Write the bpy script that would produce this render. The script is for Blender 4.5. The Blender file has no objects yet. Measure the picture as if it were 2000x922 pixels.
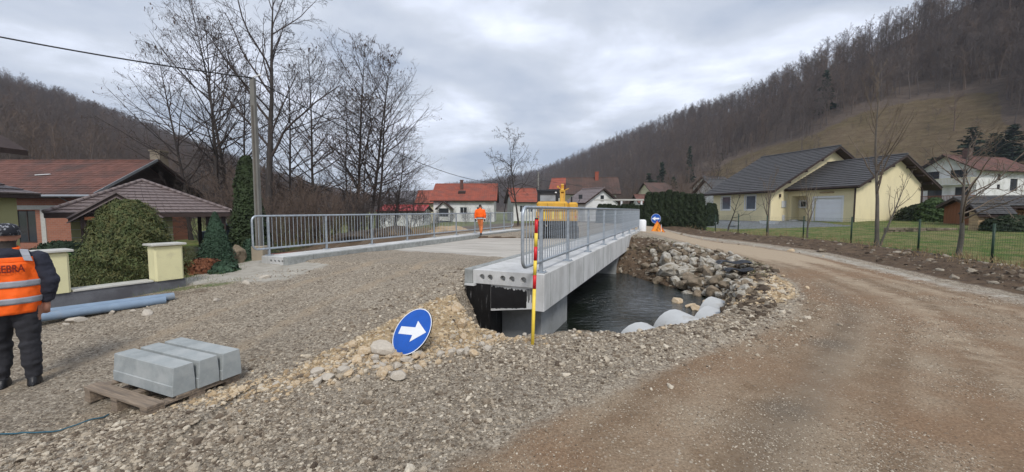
import bpy, math, random
import numpy as np
from mathutils import Vector, Matrix, Euler
R = math.radians
SC = bpy.context.scene
COL = SC.collection
random.seed(7)
# ------------------------------------------------------------------ camera
F_PX = 760.0; PITCH = math.atan(50 / F_PX); CAM_Z = 1.7
cam_d = bpy.data.cameras.new('camera'); cam = bpy.data.objects.new('camera', cam_d); COL.objects.link(cam)
cam.location = (0, 0, CAM_Z); cam.rotation_euler = (R(90) - PITCH, 0, 0)
cam_d.sensor_width = 36; cam_d.lens = 36 * F_PX / 2000; cam_d.clip_end = 6000; cam_d.clip_start = 0.05
SC.camera = cam
# ------------------------------------------------------------------ sky, sun, exposure
SUN_EL, SUN_AZ = 48, 168
w = bpy.data.worlds.new('World'); SC.world = w; w.use_nodes = True
nt = w.node_tree; nt.nodes.clear(); N = nt.nodes.new; L = nt.links.new
out = N('ShaderNodeOutputWorld'); bg = N('ShaderNodeBackground'); L(bg.outputs[0], out.inputs[0])
sky = N('ShaderNodeTexSky'); sky.sky_type = 'NISHITA'; sky.sun_disc = False
sky.sun_elevation = R(SUN_EL); sky.sun_rotation = R(SUN_AZ)
bg.inputs[1].default_value = 0.1
tc = N('ShaderNodeTexCoord'); sp = N('ShaderNodeSeparateXYZ'); L(tc.outputs['Generated'], sp.inputs[0])
mx = N('ShaderNodeMath'); mx.operation = 'MAXIMUM'; mx.inputs[1].default_value = 0.0; L(sp.outputs[2], mx.inputs[0])
ad = N('ShaderNodeMath'); ad.operation = 'ADD'; ad.inputs[1].default_value = 0.16; L(mx.outputs[0], ad.inputs[0])
cb = N('ShaderNodeCombineXYZ')
for i in (0, 1):
    dv = N('ShaderNodeMath'); dv.operation = 'DIVIDE'; L(sp.outputs[i], dv.inputs[0]); L(ad.outputs[0], dv.inputs[1]); L(dv.outputs[0], cb.inputs[i])
def cloud_noise(scale, det, rough, off, dist=0.4):
    mp = N('ShaderNodeMapping'); mp.inputs['Location'].default_value = off; L(cb.outputs[0], mp.inputs[0])
    n = N('ShaderNodeTexNoise'); n.inputs['Scale'].default_value = scale; n.inputs['Detail'].default_value = det
    n.inputs['Roughness'].default_value = rough; n.inputs['Distortion'].default_value = dist; L(mp.outputs[0], n.inputs[0]); return n
n1 = cloud_noise(0.75, 5, 0.5, (3.1, 1.2, 0)); n2 = cloud_noise(2.1, 6, 0.55, (7.7, 4.2, 3), 0.2)
mm = N('ShaderNodeMix'); mm.inputs[0].default_value = 0.38; L(n1.outputs[0], mm.inputs[2]); L(n2.outputs[0], mm.inputs[3])
cr = N('ShaderNodeValToRGB'); L(mm.outputs[0], cr.inputs[0])
e = cr.color_ramp.elements
SKYC = [(0.37, (3.4, 3.95, 4.95)), (0.45, (4.3, 4.75, 5.6)), (0.515, (5.1, 5.5, 6.25)), (0.575, (6.5, 6.95, 8.0)), (0.64, (8.4, 8.8, 10.2))]
while len(e) < len(SKYC): e.new(0.5)
for el, (p, c) in zip(e, SKYC): el.position = p; el.color = (c[0]/10, c[1]/10, c[2]/10, 1)
sc_ = N('ShaderNodeVectorMath'); sc_.operation = 'SCALE'; sc_.inputs[3].default_value = 10.0; L(cr.outputs[0], sc_.inputs[0])
ms = N('ShaderNodeMix'); ms.data_type = 'RGBA'; ms.inputs[0].default_value = 0.93   # thin blue of the Nishita sky through the overcast
L(sky.outputs[0], ms.inputs[6]); L(sc_.outputs[0], ms.inputs[7]); L(ms.outputs[2], bg.inputs[0])
sd = bpy.data.lights.new('sun', 'SUN'); sd.energy = 1.7; sd.angle = R(14); sd.color = (1, 0.96, 0.9)
so = bpy.data.objects.new('sun', sd); COL.objects.link(so)
az = R(SUN_AZ); so.rotation_euler = (R(90 - SUN_EL), 0, -az + math.pi)   # shines from azimuth SUN_AZ (clockwise from +Y)
SC.view_settings.view_transform = 'Standard'; SC.view_settings.look = 'None'; SC.view_settings.exposure = 0.50; SC.view_settings.gamma = 1
SC.render.engine = 'CYCLES'; HAZE = 0.00028
# ------------------------------------------------------------------ pixel of the 2000x922 photograph -> world point
def ray(u, v):
    a = u - 1000; b = 461 - v
    return (a, F_PX * math.cos(PITCH) + b * math.sin(PITCH), -F_PX * math.sin(PITCH) + b * math.cos(PITCH))
def at(u, v, z=0.0):
    d = ray(u, v); t = (z - CAM_Z) / d[2]; return Vector((d[0] * t, d[1] * t, z))
def aty(u, v, y):
    d = ray(u, v); t = y / d[1]; return Vector((d[0] * t, y, CAM_Z + d[2] * t))
def ns(n, s, z=0.0): return Vector((.917 * n + .399 * s, -.399 * n + .917 * s, z))
# ------------------------------------------------------------------ value noise
def _h(ix, iy, sd):
    a = np.sin(ix * 127.1 + iy * 311.7 + sd * 74.7) * 43758.5453
    return a - np.floor(a)
def vn(x, y, sd=0):
    x = np.asarray(x, float); y = np.asarray(y, float)
    ix = np.floor(x); iy = np.floor(y); fx = x - ix; fy = y - iy
    fx = fx * fx * (3 - 2 * fx); fy = fy * fy * (3 - 2 * fy)
    a = _h(ix, iy, sd); b = _h(ix + 1, iy, sd); c = _h(ix, iy + 1, sd); d = _h(ix + 1, iy + 1, sd)
    return (a + (b - a) * fx) * (1 - fy) + (c + (d - c) * fx) * fy
def fbm(x, y, sd=0, o=4):
    t = 0; a = .5; s = 0
    for k in range(o): t = t + a * (vn(x * 2 ** k, y * 2 ** k, sd + k) - .5); s += a; a *= .5
    return t / s * 2
def sm(x, a, b):
    t = np.clip((np.asarray(x, float) - a) / (b - a), 0, 1); return t * t * (3 - 2 * t)
# ------------------------------------------------------------------ mesh builder
class MB:
    def __init__(s): s.v = []; s.f = []; s.m = []; s.T = None; s.mi = 0
    def add(s, vs, fs, mi=None):
        b = len(s.v)
        if s.T is not None: vs = [s.T @ Vector(p) for p in vs]
        s.v += [tuple(p) for p in vs]; s.f += [tuple(b + i for i in f) for f in fs]
        s.m += [s.mi if mi is None else mi] * len(fs); return s
    def box(s, x0, x1, y0, y1, z0, z1, mi=None, c=0):
        if c:
            return s.cbox(x0, x1, y0, y1, z0, z1, c, mi)
        vs = [(x0,y0,z0),(x1,y0,z0),(x1,y1,z0),(x0,y1,z0),(x0,y0,z1),(x1,y0,z1),(x1,y1,z1),(x0,y1,z1)]
        return s.add(vs, [(0,3,2,1),(4,5,6,7),(0,1,5,4),(1,2,6,5),(2,3,7,6),(3,0,4,7)], mi)
    def cbox(s, x0, x1, y0, y1, z0, z1, c, mi=None):   # box with chamfered vertical and top edges
        def ring(z, k): return [(x0+k+c_,y0+k,z) for c_ in (c,)] 
        rings = []
        for z, k in ((z0, 0), (z1 - c, 0), (z1, c)):
            rings.append([(x0+c+k*.3,y0+k,z),(x1-c-k*.3,y0+k,z),(x1-k,y0+c+k*.3,z),(x1-k,y1-c-k*.3,z),(x1-c-k*.3,y1-k,z),(x0+c+k*.3,y1-k,z),(x0+k,y1-c-k*.3,z),(x0+k,y0+c+k*.3,z)])
        vs = rings[0] + rings[1] + rings[2]; fs = [tuple(range(7,-1,-1)), tuple(range(16,24))]
        for r in (0, 8):
            for i in range(8): j = (i+1) % 8; fs.append((r+i, r+j, r+8+j, r+8+i))
        return s.add(vs, fs, mi)
    def obox(s, p0, p1, w, h, mi=None, up=(0,0,1)):   # beam between two points
        p0 = Vector(p0); p1 = Vector(p1); d = (p1 - p0).normalized(); u = Vector(up)
        if abs(d.dot(u)) > .98: u = Vector((1,0,0))
        a = d.cross(u).normalized() * (w/2); b = a.cross(d).normalized() * (h/2)
        vs = [p0-a-b,p0+a-b,p0+a+b,p0-a+b,p1-a-b,p1+a-b,p1+a+b,p1-a+b]
        return s.add(vs, [(0,1,2,3),(7,6,5,4),(0,4,5,1),(1,5,6,2),(2,6,7,3),(3,7,4,0)], mi)
    def tube(s, pts, r, n=8, cap=True, mi=None, closed=False):
        P = [Vector(p) for p in pts]; k = len(P)
        rr = r if hasattr(r, '__len__') else [r] * k
        vs = []; prev = None
        for i, p in enumerate(P):
            if closed: d = (P[(i+1)%k] - P[i-1]).normalized()
            else: d = ((P[i+1] if i < k-1 else P[i]) - (P[i-1] if i else P[i])).normalized()
            if prev is None:
                prev = d.cross(Vector((0,0,1)) if abs(d.z) < .9 else Vector((1,0,0))).normalized()
            a = (prev - d * prev.dot(d)).normalized(); prev = a; b = d.cross(a)
            for j in range(n):
                t = 2 * math.pi * j / n; vs.append(p + (a * math.cos(t) + b * math.sin(t)) * rr[i])
        fs = []
        for i in range(k if closed else k - 1):
            i2 = (i + 1) % k
            for j in range(n): j2 = (j+1) % n; fs.append((i*n+j, i*n+j2, i2*n+j2, i2*n+j))
        if cap and not closed: fs += [tuple(range(n-1,-1,-1)), tuple(range((k-1)*n, k*n))]
        return s.add(vs, fs, mi)
    def loft(s, rings, cap=True, mi=None):
        n = len(rings[0]); vs = [p for r in rings for p in r]; fs = []
        for i in range(len(rings) - 1):
            for j in range(n): j2 = (j+1) % n; fs.append((i*n+j, i*n+j2, (i+1)*n+j2, (i+1)*n+j))
        if cap: fs += [tuple(range(n-1,-1,-1)), tuple(range((len(rings)-1)*n, len(rings)*n))]
        return s.add(vs, fs, mi)
    def prism(s, poly, d, mi=None):   # polygon (3D points) extruded by d
        n = len(poly); P = [Vector(p) for p in poly]; d = Vector(d); vs = P + [p + d for p in P]
        fs = [tuple(range(n-1,-1,-1)), tuple(range(n, 2*n))] + [(i, (i+1)%n, n+(i+1)%n, n+i) for i in range(n)]
        return s.add(vs, fs, mi)
    def build(s, name, mats, parent=None, smooth=False, loc=None):
        me = bpy.data.meshes.new(name); me.from_pydata(s.v, [], s.f)
        if not isinstance(mats, (list, tuple)): mats = [mats]
        for m in mats: me.materials.append(m)
        if len(mats) > 1: me.polygons.foreach_set('material_index', s.m)
        if smooth: me.polygons.foreach_set('use_smooth', [True] * len(me.polygons))
        me.update(); o = bpy.data.objects.new(name, me); COL.objects.link(o)
        if parent: o.parent = parent
        if loc is not None: o.location = loc
        return o
def bm_fix(o):   # consistent outward normals
    import bmesh
    b = bmesh.new(); b.from_mesh(o.data); bmesh.ops.recalc_face_normals(b, faces=b.faces); b.to_mesh(o.data); b.free(); return o
def np_mesh(name, V, Fq, mats, smooth=False, parent=None):
    me = bpy.data.meshes.new(name); V = np.asarray(V, np.float32); Fq = np.asarray(Fq, np.int32); k = Fq.shape[1]
    me.vertices.add(len(V)); me.vertices.foreach_set('co', V.ravel())
    me.loops.add(Fq.size); me.loops.foreach_set('vertex_index', Fq.ravel())
    me.polygons.add(len(Fq)); me.polygons.foreach_set('loop_start', np.arange(0, Fq.size, k, dtype=np.int32))
    me.polygons.foreach_set('loop_total', np.full(len(Fq), k, np.int32))
    if smooth: me.polygons.foreach_set('use_smooth', np.ones(len(Fq), bool))
    for m in (mats if isinstance(mats, (list, tuple)) else [mats]): me.materials.append(m)
    me.update(calc_edges=True); me.validate()
    o = bpy.data.objects.new(name, me); COL.objects.link(o)
    if parent: o.parent = parent
    return o
def tag(o, label=None, cat=None, group=None, kind=None):
    if label: o['label'] = label
    if cat: o['category'] = cat
    if group: o['group'] = group
    if kind: o['kind'] = kind
    return o
def thing(name, label, cat, loc=(0,0,0), rz=0.0, group=None):
    o = bpy.data.objects.new(name, None); COL.objects.link(o); o.location = loc; o.rotation_euler = (0, 0, rz)
    o.empty_display_size = .2; return tag(o, label, cat, group)
def copy_tree(o, loc, rz=None, scale=None, label=None):
    r = o.copy(); COL.objects.link(r); r.location = loc
    if rz is not None: r.rotation_euler = (o.rotation_euler.x, o.rotation_euler.y, rz)
    if scale: r.scale = scale if hasattr(scale, '__len__') else (scale,)*3
    if label: r['label'] = label
    for ch in KIDS.get(o.name, []) or [c for c in COL.objects if c.parent == o]:
        c = ch.copy(); c.parent = r; COL.objects.link(c)
    return r
KIDS = {}
# ------------------------------------------------------------------ materials
def mat(name, col, rough=.8, var=.12, sc=4, bump=.15, bsc=60, metal=0, spec=.4, col2=None, sc2=None, stretch=None, coat=0, mixlo=.45, mixhi=.62):
    m = bpy.data.materials.new(name); m.use_nodes = True; t = m.node_tree; P = t.nodes['Principled BSDF']; n = t.nodes.new; l = t.links.new
    tcn = n('ShaderNodeTexCoord'); vec = tcn.outputs['Object']
    if stretch: mp = n('ShaderNodeMapping'); mp.inputs['Scale'].default_value = stretch; l(vec, mp.inputs[0]); vec = mp.outputs[0]
    a = n('ShaderNodeTexNoise'); a.inputs['Scale'].default_value = sc; a.inputs['Detail'].default_value = 6; a.inputs['Roughness'].default_value = .6; l(vec, a.inputs[0])
    r = n('ShaderNodeValToRGB'); l(a.outputs[0], r.inputs[0]); c = Vector(col)
    r.color_ramp.elements[0].position = .3; r.color_ramp.elements[1].position = .7
    r.color_ramp.elements[0].color = (*(c * (1 - var)), 1); r.color_ramp.elements[1].color = (*(c * (1 + var)), 1)
    o = r.outputs[0]
    if col2:
        b = n('ShaderNodeTexNoise'); b.inputs['Scale'].default_value = sc2 or sc * .4; b.inputs['Detail'].default_value = 8; b.inputs['Roughness'].default_value = .65; l(vec, b.inputs[0])
        mr = n('ShaderNodeMapRange'); mr.inputs[1].default_value = mixlo; mr.inputs[2].default_value = mixhi; l(b.outputs[0], mr.inputs[0])
        mi = n('ShaderNodeMix'); mi.data_type = 'RGBA'; l(mr.outputs[0], mi.inputs[0]); l(o, mi.inputs[6]); mi.inputs[7].default_value = (*col2, 1); o = mi.outputs[2]
    l(o, P.inputs['Base Color']); P.inputs['Roughness'].default_value = rough; P.inputs['Metallic'].default_value = metal
    P.inputs['Specular IOR Level'].default_value = spec; P.inputs['Coat Weight'].default_value = coat
    if bump:
        bn = n('ShaderNodeTexNoise'); bn.inputs['Scale'].default_value = bsc; bn.inputs['Detail'].default_value = 5; l(vec, bn.inputs[0])
        bu = n('ShaderNodeBump'); bu.inputs['Strength'].default_value = bump; bu.inputs['Distance'].default_value = .02; l(bn.outputs[0], bu.inputs['Height']); l(bu.outputs[0], P.inputs['Normal'])
    return m
def glassy(name, col=(.03,.035,.04)):
    m = mat(name, col, rough=.08, var=.3, sc=.8, bump=0, spec=.8); return m
MT = dict(
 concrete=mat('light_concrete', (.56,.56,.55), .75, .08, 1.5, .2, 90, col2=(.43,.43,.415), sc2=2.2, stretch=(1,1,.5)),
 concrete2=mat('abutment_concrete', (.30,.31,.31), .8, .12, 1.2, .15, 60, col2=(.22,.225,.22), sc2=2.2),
 kerb=mat('kerb_concrete', (.30,.31,.30), .85, .12, 5, .25, 120, col2=(.22,.23,.22), sc2=6),
 block=mat('block_concrete', (.30,.325,.325), .85, .14, 7, .25, 160, col2=(.38,.40,.395), sc2=4),
 bitumen=mat('black_bitumen', (.008,.008,.009), .35, .3, 8, .35, 25, col2=(.22,.22,.22), sc2=3.2, stretch=(9,9,.55), mixlo=.60, mixhi=.70),
 galv=mat('galvanised_steel', (.43,.47,.51), .42, .14, 9, .06, 90, metal=.55, col2=(.33,.37,.41), sc2=14),
 red=mat('red_paint', (.60,.015,.02), .4, .1, 10, .05), yellow=mat('yellow_paint', (.82,.60,.07), .4, .08, 10, .05), black=mat('black_paint', (.012,.012,.014), .4, .3, 10, .05),
 blue=mat('sign_blue', (.006,.09,.44), .35, .12, 7, .03, coat=.15), white=mat('sign_white', (.78,.79,.80), .45, .05, 9, .03),
 wood=mat('weathered_wood', (.27,.21,.155), .85, .3, 5, .4, 30, stretch=(1,14,14), col2=(.17,.135,.105)),
 pipe=mat('blue_grey_plastic', (.19,.26,.35), .5, .14, 5, .06, 40, col2=(.27,.26,.23), sc2=2.5, mixlo=.54, mixhi=.7), granite=mat('grey_granite', (.14,.145,.16), .45, .35, 120, .05, 200, col2=(.09,.09,.10), sc2=2),
 cap=mat('pale_stone_cap', (.48,.47,.43), .6, .12, 8, .1), pillar=mat('yellow_render', (.68,.64,.38), .85, .05, 3, .15, 150, col2=(.50,.46,.29), sc2=2.2, mixlo=.56, mixhi=.75),
 culvert=mat('culvert_concrete', (.48,.49,.49), .8, .09, 2, .15, 80, col2=(.33,.31,.27), sc2=2.6, mixlo=.5, mixhi=.68),
 ytile=mat('yellow_wall', (.74,.65,.41), .9, .05, 1.2, .08, 120, col2=(.62,.54,.35), sc2=.9, mixlo=.52, mixhi=.75, stretch=(1,1,.35)), hwhite=mat('white_wall', (.72,.72,.71), .9, .06, .8, .05, 60, col2=(.55,.55,.52), sc2=.7),
 brick=mat('orange_brick', (.40,.155,.085), .9, .18, 9, .2, 30), cream=mat('cream_wall', (.60,.55,.40), .9, .08, 1, .05, 60),
 olive=mat('olive_wall', (.37,.35,.18), .9, .06, 1, .05, 60),
 tile=mat('grey_roof_tile', (.064,.062,.063), .6, .22, 2.5, .12, 40), redtile=mat('red_roof_tile', (.30,.078,.048), .8, .2, .8, .1, 30, col2=(.22,.075,.055), sc2=.9),
 oldtile=mat('old_red_roof_tile', (.150,.068,.052), .85, .3, 2.2, .15, 30, col2=(.085,.052,.045), sc2=.5), umber=mat('umber_roof_tile', (.115,.068,.055), .85, .3, 1.2, .15, 30, col2=(.07,.05,.043), sc2=.6), deck=mat('deck_concrete', (.46,.43,.38), .85, .10, 2, .25, 60, col2=(.34,.31,.27), sc2=1.6, stretch=(.35,2.2,1)), browntile=mat('brown_roof_tile', (.17,.135,.13), .5, .2, 6, .1, 60),
 fascia=mat('dark_brown_wood', (.04,.024,.020), .7, .25, 6, .1), frame=mat('white_frame', (.70,.71,.72), .5, .04, 5, 0), pane=glassy('window_glass'),
 paneb=glassy('blue_window_glass', (.10,.12,.15)), garage=mat('white_garage_door', (.80,.82,.86), .5, .03, 3, 0), gutter=mat('gutter_metal', (.35,.37,.39), .4, .1, 5, 0, metal=.6),
 darkwood=mat('orange_brown_boards', (.20,.075,.032), .8, .2, 4, .15, stretch=(12,12,1)), bark=mat('grey_bark', (.115,.10,.085), .9, .3, 6, .4, 25, stretch=(1,1,.35)),
 bark2=mat('dark_bark', (.050,.042,.038), .9, .35, 5, .4, 25, stretch=(1,1,.35)), twig=mat('twig', (.060,.047,.042), .9, .25, 2, 0), twig2=mat('pale_twig', (.16,.125,.095), .9, .25, 2, 0),
 catkin=mat('brown_catkin', (.075,.045,.032), .9, .3, 2, 0), fwood=mat('forest_wood', (.120,.096,.086), .95, .35, .08, 0), fwood2=mat('forest_wood_red', (.155,.112,.088), .95, .3, .08, 0),
 pine=mat('conifer_needles', (.018,.034,.017), .85, .4, 3, 0), yew=mat('yew_leaves', (.060,.080,.025), .75, .45, 4, 0, col2=(.125,.12,.042), sc2=9), spruce=mat('spruce_needles', (.035,.070,.040), .8, .35, 5, 0),
 thuja=mat('thuja_leaves', (.030,.046,.017), .85, .45, 4, 0), hedge=mat('hedge_leaves', (.022,.034,.014), .85, .4, 3, 0), shrub=mat('rust_shrub', (.16,.060,.028), .85, .35, 6, 0),
 greenbush=mat('green_bush', (.07,.13,.03), .85, .35, 4, 0), boulder=mat('grey_boulder', (.40,.375,.325), .9, .2, 2.6, .6, 7, col2=(.17,.135,.09), sc2=1.8, mixlo=.46, mixhi=.6), boulder2=mat('brown_boulder', (.24,.19,.135), .9, .3, 2.6, .8, 5, col2=(.085,.068,.045), sc2=1.4),
 lime=mat('yellow_limestone', (.50,.375,.235), .9, .18, 4, .5, 30, col2=(.60,.50,.37), sc2=3), limew=mat('pale_limestone', (.47,.42,.35), .9, .14, 4, .4, 30), plastic=mat('black_plastic', (.012,.013,.016), .35, .2, 6, .1),
 exyel=mat('excavator_yellow', (.62,.34,.04), .55, .14, 6, .1, 30, col2=(.42,.25,.06), sc2=3, mixlo=.55, mixhi=.72), exblack=mat('excavator_black', (.018,.02,.025), .5, .25, 5, .1), rubber=mat('track_rubber', (.018,.017,.016), .85, .3, 8, .3, 40, col2=(.06,.05,.04), sc2=5),
 orange=mat('hi_vis_orange', (.95,.13,.008), .75, .1, 9, .35, 22), reflect=mat('reflective_tape', (.30,.31,.34), .45, .08, 20, .1), navy=mat('navy_cloth', (.024,.026,.040), .9, .3, 8, .4, 25), trouser=mat('dark_trousers', (.026,.026,.031), .9, .35, 7, .4, 22),
 otrouser=mat('orange_trousers', (.60,.18,.06), .85, .15, 8, .3, 20), skin=mat('skin', (.38,.19,.13), .6, .1, 8, .05), hair=mat('dark_hair', (.03,.024,.02), .8, .3, 30, .2), letter=mat('dark_red_print', (.16,.012,.006), .7, .1, 5, 0),
 cord=mat('blue_cord', (.03,.10,.14), .6, .1, 5, 0), postg=mat('green_fence_metal', (.010,.035,.018), .5, .1, 5, 0), pole=mat('grey_concrete_pole', (.17,.165,.15), .85, .15, 3, .15, 40), wire=mat('black_wire', (.012,.012,.013), .6, .1, 5, 0),
 stonew=mat('stacked_stone', (.40,.29,.17), .9, .25, 5, .3, 20), darkearth=mat('dark_earth', (.06,.045,.032), .95, .3, 3, .5, 12), coping=mat('red_coping', (.30,.12,.085), .85, .2, 5, .15), beige=mat('beige_wall', (.33,.28,.21), .9, .12, 2, .1),
 cabglass=mat('cab_glass', (.24,.26,.28), .12, .3, 2, 0, spec=.8), osign=mat('sign_orange', (.80,.27,.02), .5, .12, 7, .05), darkconc=mat('mossy_dark_concrete', (.085,.08,.07), .9, .3, 4, .3, 20), carblue=mat('car_paint_grey', (.10,.13,.17), .35, .1, 3, 0, metal=.4, coat=.5), grass=mat('grass_blades', (.085,.135,.03), .9, .4, 1.3, 0, col2=(.20,.17,.07), sc2=.8),
 drygrass=mat('dry_grass', (.27,.19,.10), .9, .35, 3, 0), firewood=mat('firewood_ends', (.23,.12,.06), .9, .35, 9, .3, 30), planter=mat('white_planter', (.55,.56,.55), .7, .1, 5, .05), redroofmetal=mat('red_sheet_roof', (.40,.05,.05), .6, .08, 1, 0), bushg=mat('mid_green_bush', (.045,.075,.022), .85, .4, 4, 0), greenleaf=mat('grass_green_leaf', (.09,.20,.03), .8, .3, 4, 0),
)
# masonry walls: real mortar relief is too fine at this distance, so brick courses are printed by a Brick Texture
def brickify(m, c1, c2, mortar, bw, bh):
    t = m.node_tree; P = t.nodes['Principled BSDF']; n = t.nodes.new
    tcn = n('ShaderNodeTexCoord'); mp = n('ShaderNodeMapping'); mp.inputs['Rotation'].default_value = (R(90), 0, 0); t.links.new(tcn.outputs['Object'], mp.inputs[0])
    b = n('ShaderNodeTexBrick'); b.inputs['Color1'].default_value = (*c1, 1); b.inputs['Color2'].default_value = (*c2, 1); b.inputs['Mortar'].default_value = (*mortar, 1)
    b.inputs['Scale'].default_value = 1; b.inputs['Brick Width'].default_value = bw; b.inputs['Row Height'].default_value = bh; b.inputs['Mortar Size'].default_value = .008
    t.links.new(mp.outputs[0], b.inputs[0]); t.links.new(b.outputs[0], P.inputs['Base Color'])
brickify(MT['brick'], (.36,.145,.09), (.29,.115,.072), (.29,.21,.165), .30, .12)
# ================================================================== TERRAIN
TOP = [(-51.8,31.3),tuple(ns(-3.75,7.9)[:2]),tuple(ns(-3.72,6.35)[:2]),(-1.0,6.35),(-.72,5.75),(-.36,5.28),(0,4.98),(.5,5.22),(.93,5.45),(1.5,5.25),(2.2,5.5),(2.85,5.8),(3.5,6.3),(4.2,7.0),(4.7,7.9),(5.2,8.9),(6.0,9.8),(6.9,10.9),(7.3,12.6),(7.2,14.6),(6.6,16.2),(5.9,17.4),tuple(ns(-3,18.2)[:2]),tuple(ns(-11,17.2)[:2]),tuple(ns(-14,17.0)[:2]),(-48,39.9)]
WAT = [(-51.6,31.9),tuple(ns(-3.2,8.3)[:2]),tuple(ns(-3.3,6.25)[:2]),(-.35,6.25),(.35,6.1),(.9,5.95),(1.5,5.8),(2.3,6.05),(3.0,6.5),(3.6,7.1),(4.3,8.0),(4.8,9.0),(5.65,10.2),(5.5,11.2),(5.2,12.1),(4.7,13.4),(4.45,15.0),tuple(ns(-3,15.6)[:2]),tuple(ns(-14,15.4)[:2]),(-49,38.2)]
BROWN = [(-1.2,.3),(-.8,1.6),(-.35,2.5),(.5,3.2),(2.0,4.3),(3.2,5.1),(4.5,6.1),(5.7,7.5),(6.6,8.9),(7.3,11),(8,13.5),(7.9,17),(7.2,22),(7.6,40),(11,40),(9.9,22),(10.6,14.5),(10.0,9),(9.6,7),(11.5,4),(14,1),(14,-20),(-2,-20)]
YEL = [(3.9,6.7),(4.6,6.8),(5.6,7.6),(6.4,8.9),(7.0,10.6),(6.1,10.8),(5.3,9.6),(4.3,7.9)]
YEL2 = [(-2.4,3.9),(-1.9,4.0),(-.9,4.9),(-.1,5.1),(-.2,6.1),(-1.0,6.6),(-1.4,5.9),(-2.0,4.9)]
BAND = [(-4.2,1.6),(-3.2,2.6),(-2.2,3.5),(-1.4,4.2),(-.3,4.5),(.9,4.75),(2.0,4.95),(3.1,5.55),(4.1,6.4),(4.9,7.6),(5.6,8.6)]
def seg_d(X, Y, A, B):
    ax, ay = A; bx, by = B; dx = bx-ax; dy = by-ay; t = np.clip(((X-ax)*dx + (Y-ay)*dy) / (dx*dx+dy*dy+1e-9), 0, 1)
    return np.hypot(X-ax-t*dx, Y-ay-t*dy)
def line_d(X, Y, P, closed=False):
    d = np.full(np.shape(X), 1e9)
    for i in range(len(P) - (0 if closed else 1)): d = np.minimum(d, seg_d(X, Y, P[i], P[(i+1) % len(P)]))
    return d
def inside(X, Y, P):
    c = np.zeros(np.shape(X), bool); n = len(P)
    for i in range(n):
        x0, y0 = P[i]; x1, y1 = P[(i+1) % n]
        if y0 == y1: continue
        c ^= ((y0 > Y) != (y1 > Y)) & (X < (x1-x0)*(Y-y0)/(y1-y0) + x0)
    return c
def sdist(X, Y, P): d = line_d(X, Y, P, True); return np.where(inside(X, Y, P), -d, d)
FENCE = [(7.0,60),(9.5,40),(13.0,28.5),(14.2,23.4),(14.75,20.2),(14.85,17.2),(14.8,14.2),(14.3,11.6),(13.6,8.5),(12.5,4),(11,0),(9,-8)]
WZ = -0.75
def fence_side(X, Y):   # + right of the fence line
    ys = np.array([p[1] for p in FENCE][::-1], float); xs = np.array([p[0] for p in FENCE][::-1], float)
    return X - np.interp(Y, ys, xs)
def H0(X, Y):
    n = .917*X - .399*Y; s = .399*X + .917*Y
    ramp = (.43 + np.clip(n + 3.6, -7, 0)*.022) * sm(s, 1.6, 8.2) * (1 - sm(n, -3.75, -2.6)) * sm(n, -13.5, -10.6)
    ramp = np.where(s > 16, .40 * (1 - sm(n, -2.6, 1.5)) * sm(n, -18, -11), ramp)
    z = ramp + .15 * sm(Y, 8, 16) * sm(X, 3, 5)
    z = z - .17 * np.exp(-((X+5.6)**2/8 + (Y-3.6)**2/9))
    z = z + .02 * sm(-X, 6, 7)
    gl = sm(-X, 7.5, 12) * sm(Y, 11.5, 18) * (1 - sm(Y, 60, 90))
    z = z - .68 * gl * sm(-X - .0*Y, 9, 14)
    fs = fence_side(X, Y)
    z = z + .045 * np.clip(fs, 0, 16) * sm(Y, 5, 12)
    z = z + .27 * np.exp(-((fs + 1.6)/1.0)**2) * sm(Y, 6, 9) * (1 - sm(Y, 30, 36)) * (.7 + .6*vn(X*1.3, Y*1.3, 4))
    z = z + .06 * np.exp(-(line_d(X, Y, BAND) / .45)**2) * np.where((X < -.4) & (X > -2.5), .4, 1) * (.4 + 1.2*vn(X*1.7, Y*1.7, 9))
    z = z + .07 * np.exp(-((X+.95)**2/.4 + (Y-5.9)**2/.5)) - .05*np.exp(-((X+1.2)**2/.5 + (Y-4.7)**2/.2))
    return z
def H(X, Y):
    X = np.asarray(X, float); Y = np.asarray(Y, float)
    z = H0(X, Y)
    br = sm(sdist(X, Y, BROWN), -.35, .15)
    near = np.exp(-(X*X + (Y-5)**2) / 900)
    z = z + near * (.030 * fbm(X*.9, Y*.9, 1, 3) + (.010 + .018*br) * fbm(X*4.5, Y*4.5, 5, 3) + (.003+.008*br) * fbm(X*17, Y*17, 8, 2))
    # wheel ruts along the brown road
    dT = sdist(X, Y, TOP); dW = sdist(X, Y, WAT)
    t = np.clip(dW / (dW + np.clip(-dT, 0, None) + 1e-6), 0, 1); t = np.where(dW < 0, 0, t)
    bank = WZ + (z - WZ) * (t ** .75) + .22 * fbm(X*1.6, Y*1.6, 31, 3) * np.clip(t*(1-t)*4, 0, 1)
    z = np.where(dT < 0, np.where(dW < 0, WZ - np.clip(-dW*.7, 0, .8) - .02, bank), z)
    return z
def Hs(x, y): return gsamp(GZ, x, y)
def wet(x, y): return gsamp(GW, x, y)   # signed distance to the water edge
def grow(a, b, base, k, far, kf):
    o = [a]; 
    while o[-1] < far:
        p = o[-1]; o.append(p + max(base, (k if p < b else kf) * p))
    return o
xp = np.array(grow(0, 26, .055, .0125, 1600, .035)); xs = np.concatenate([-xp[:0:-1], xp])
ys = np.concatenate([[-400,-120,-40,-14,-5,-2,-.5,.5,1.0,1.4], grow(1.7, 30, .042, .0105, 1900, .03)])
GX, GY = np.meshgrid(xs, ys); GZ = H(GX, GY)
GW = sdist(GX, GY, WAT); XL, YL = xs.tolist(), list(map(float, ys))
import bisect
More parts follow.
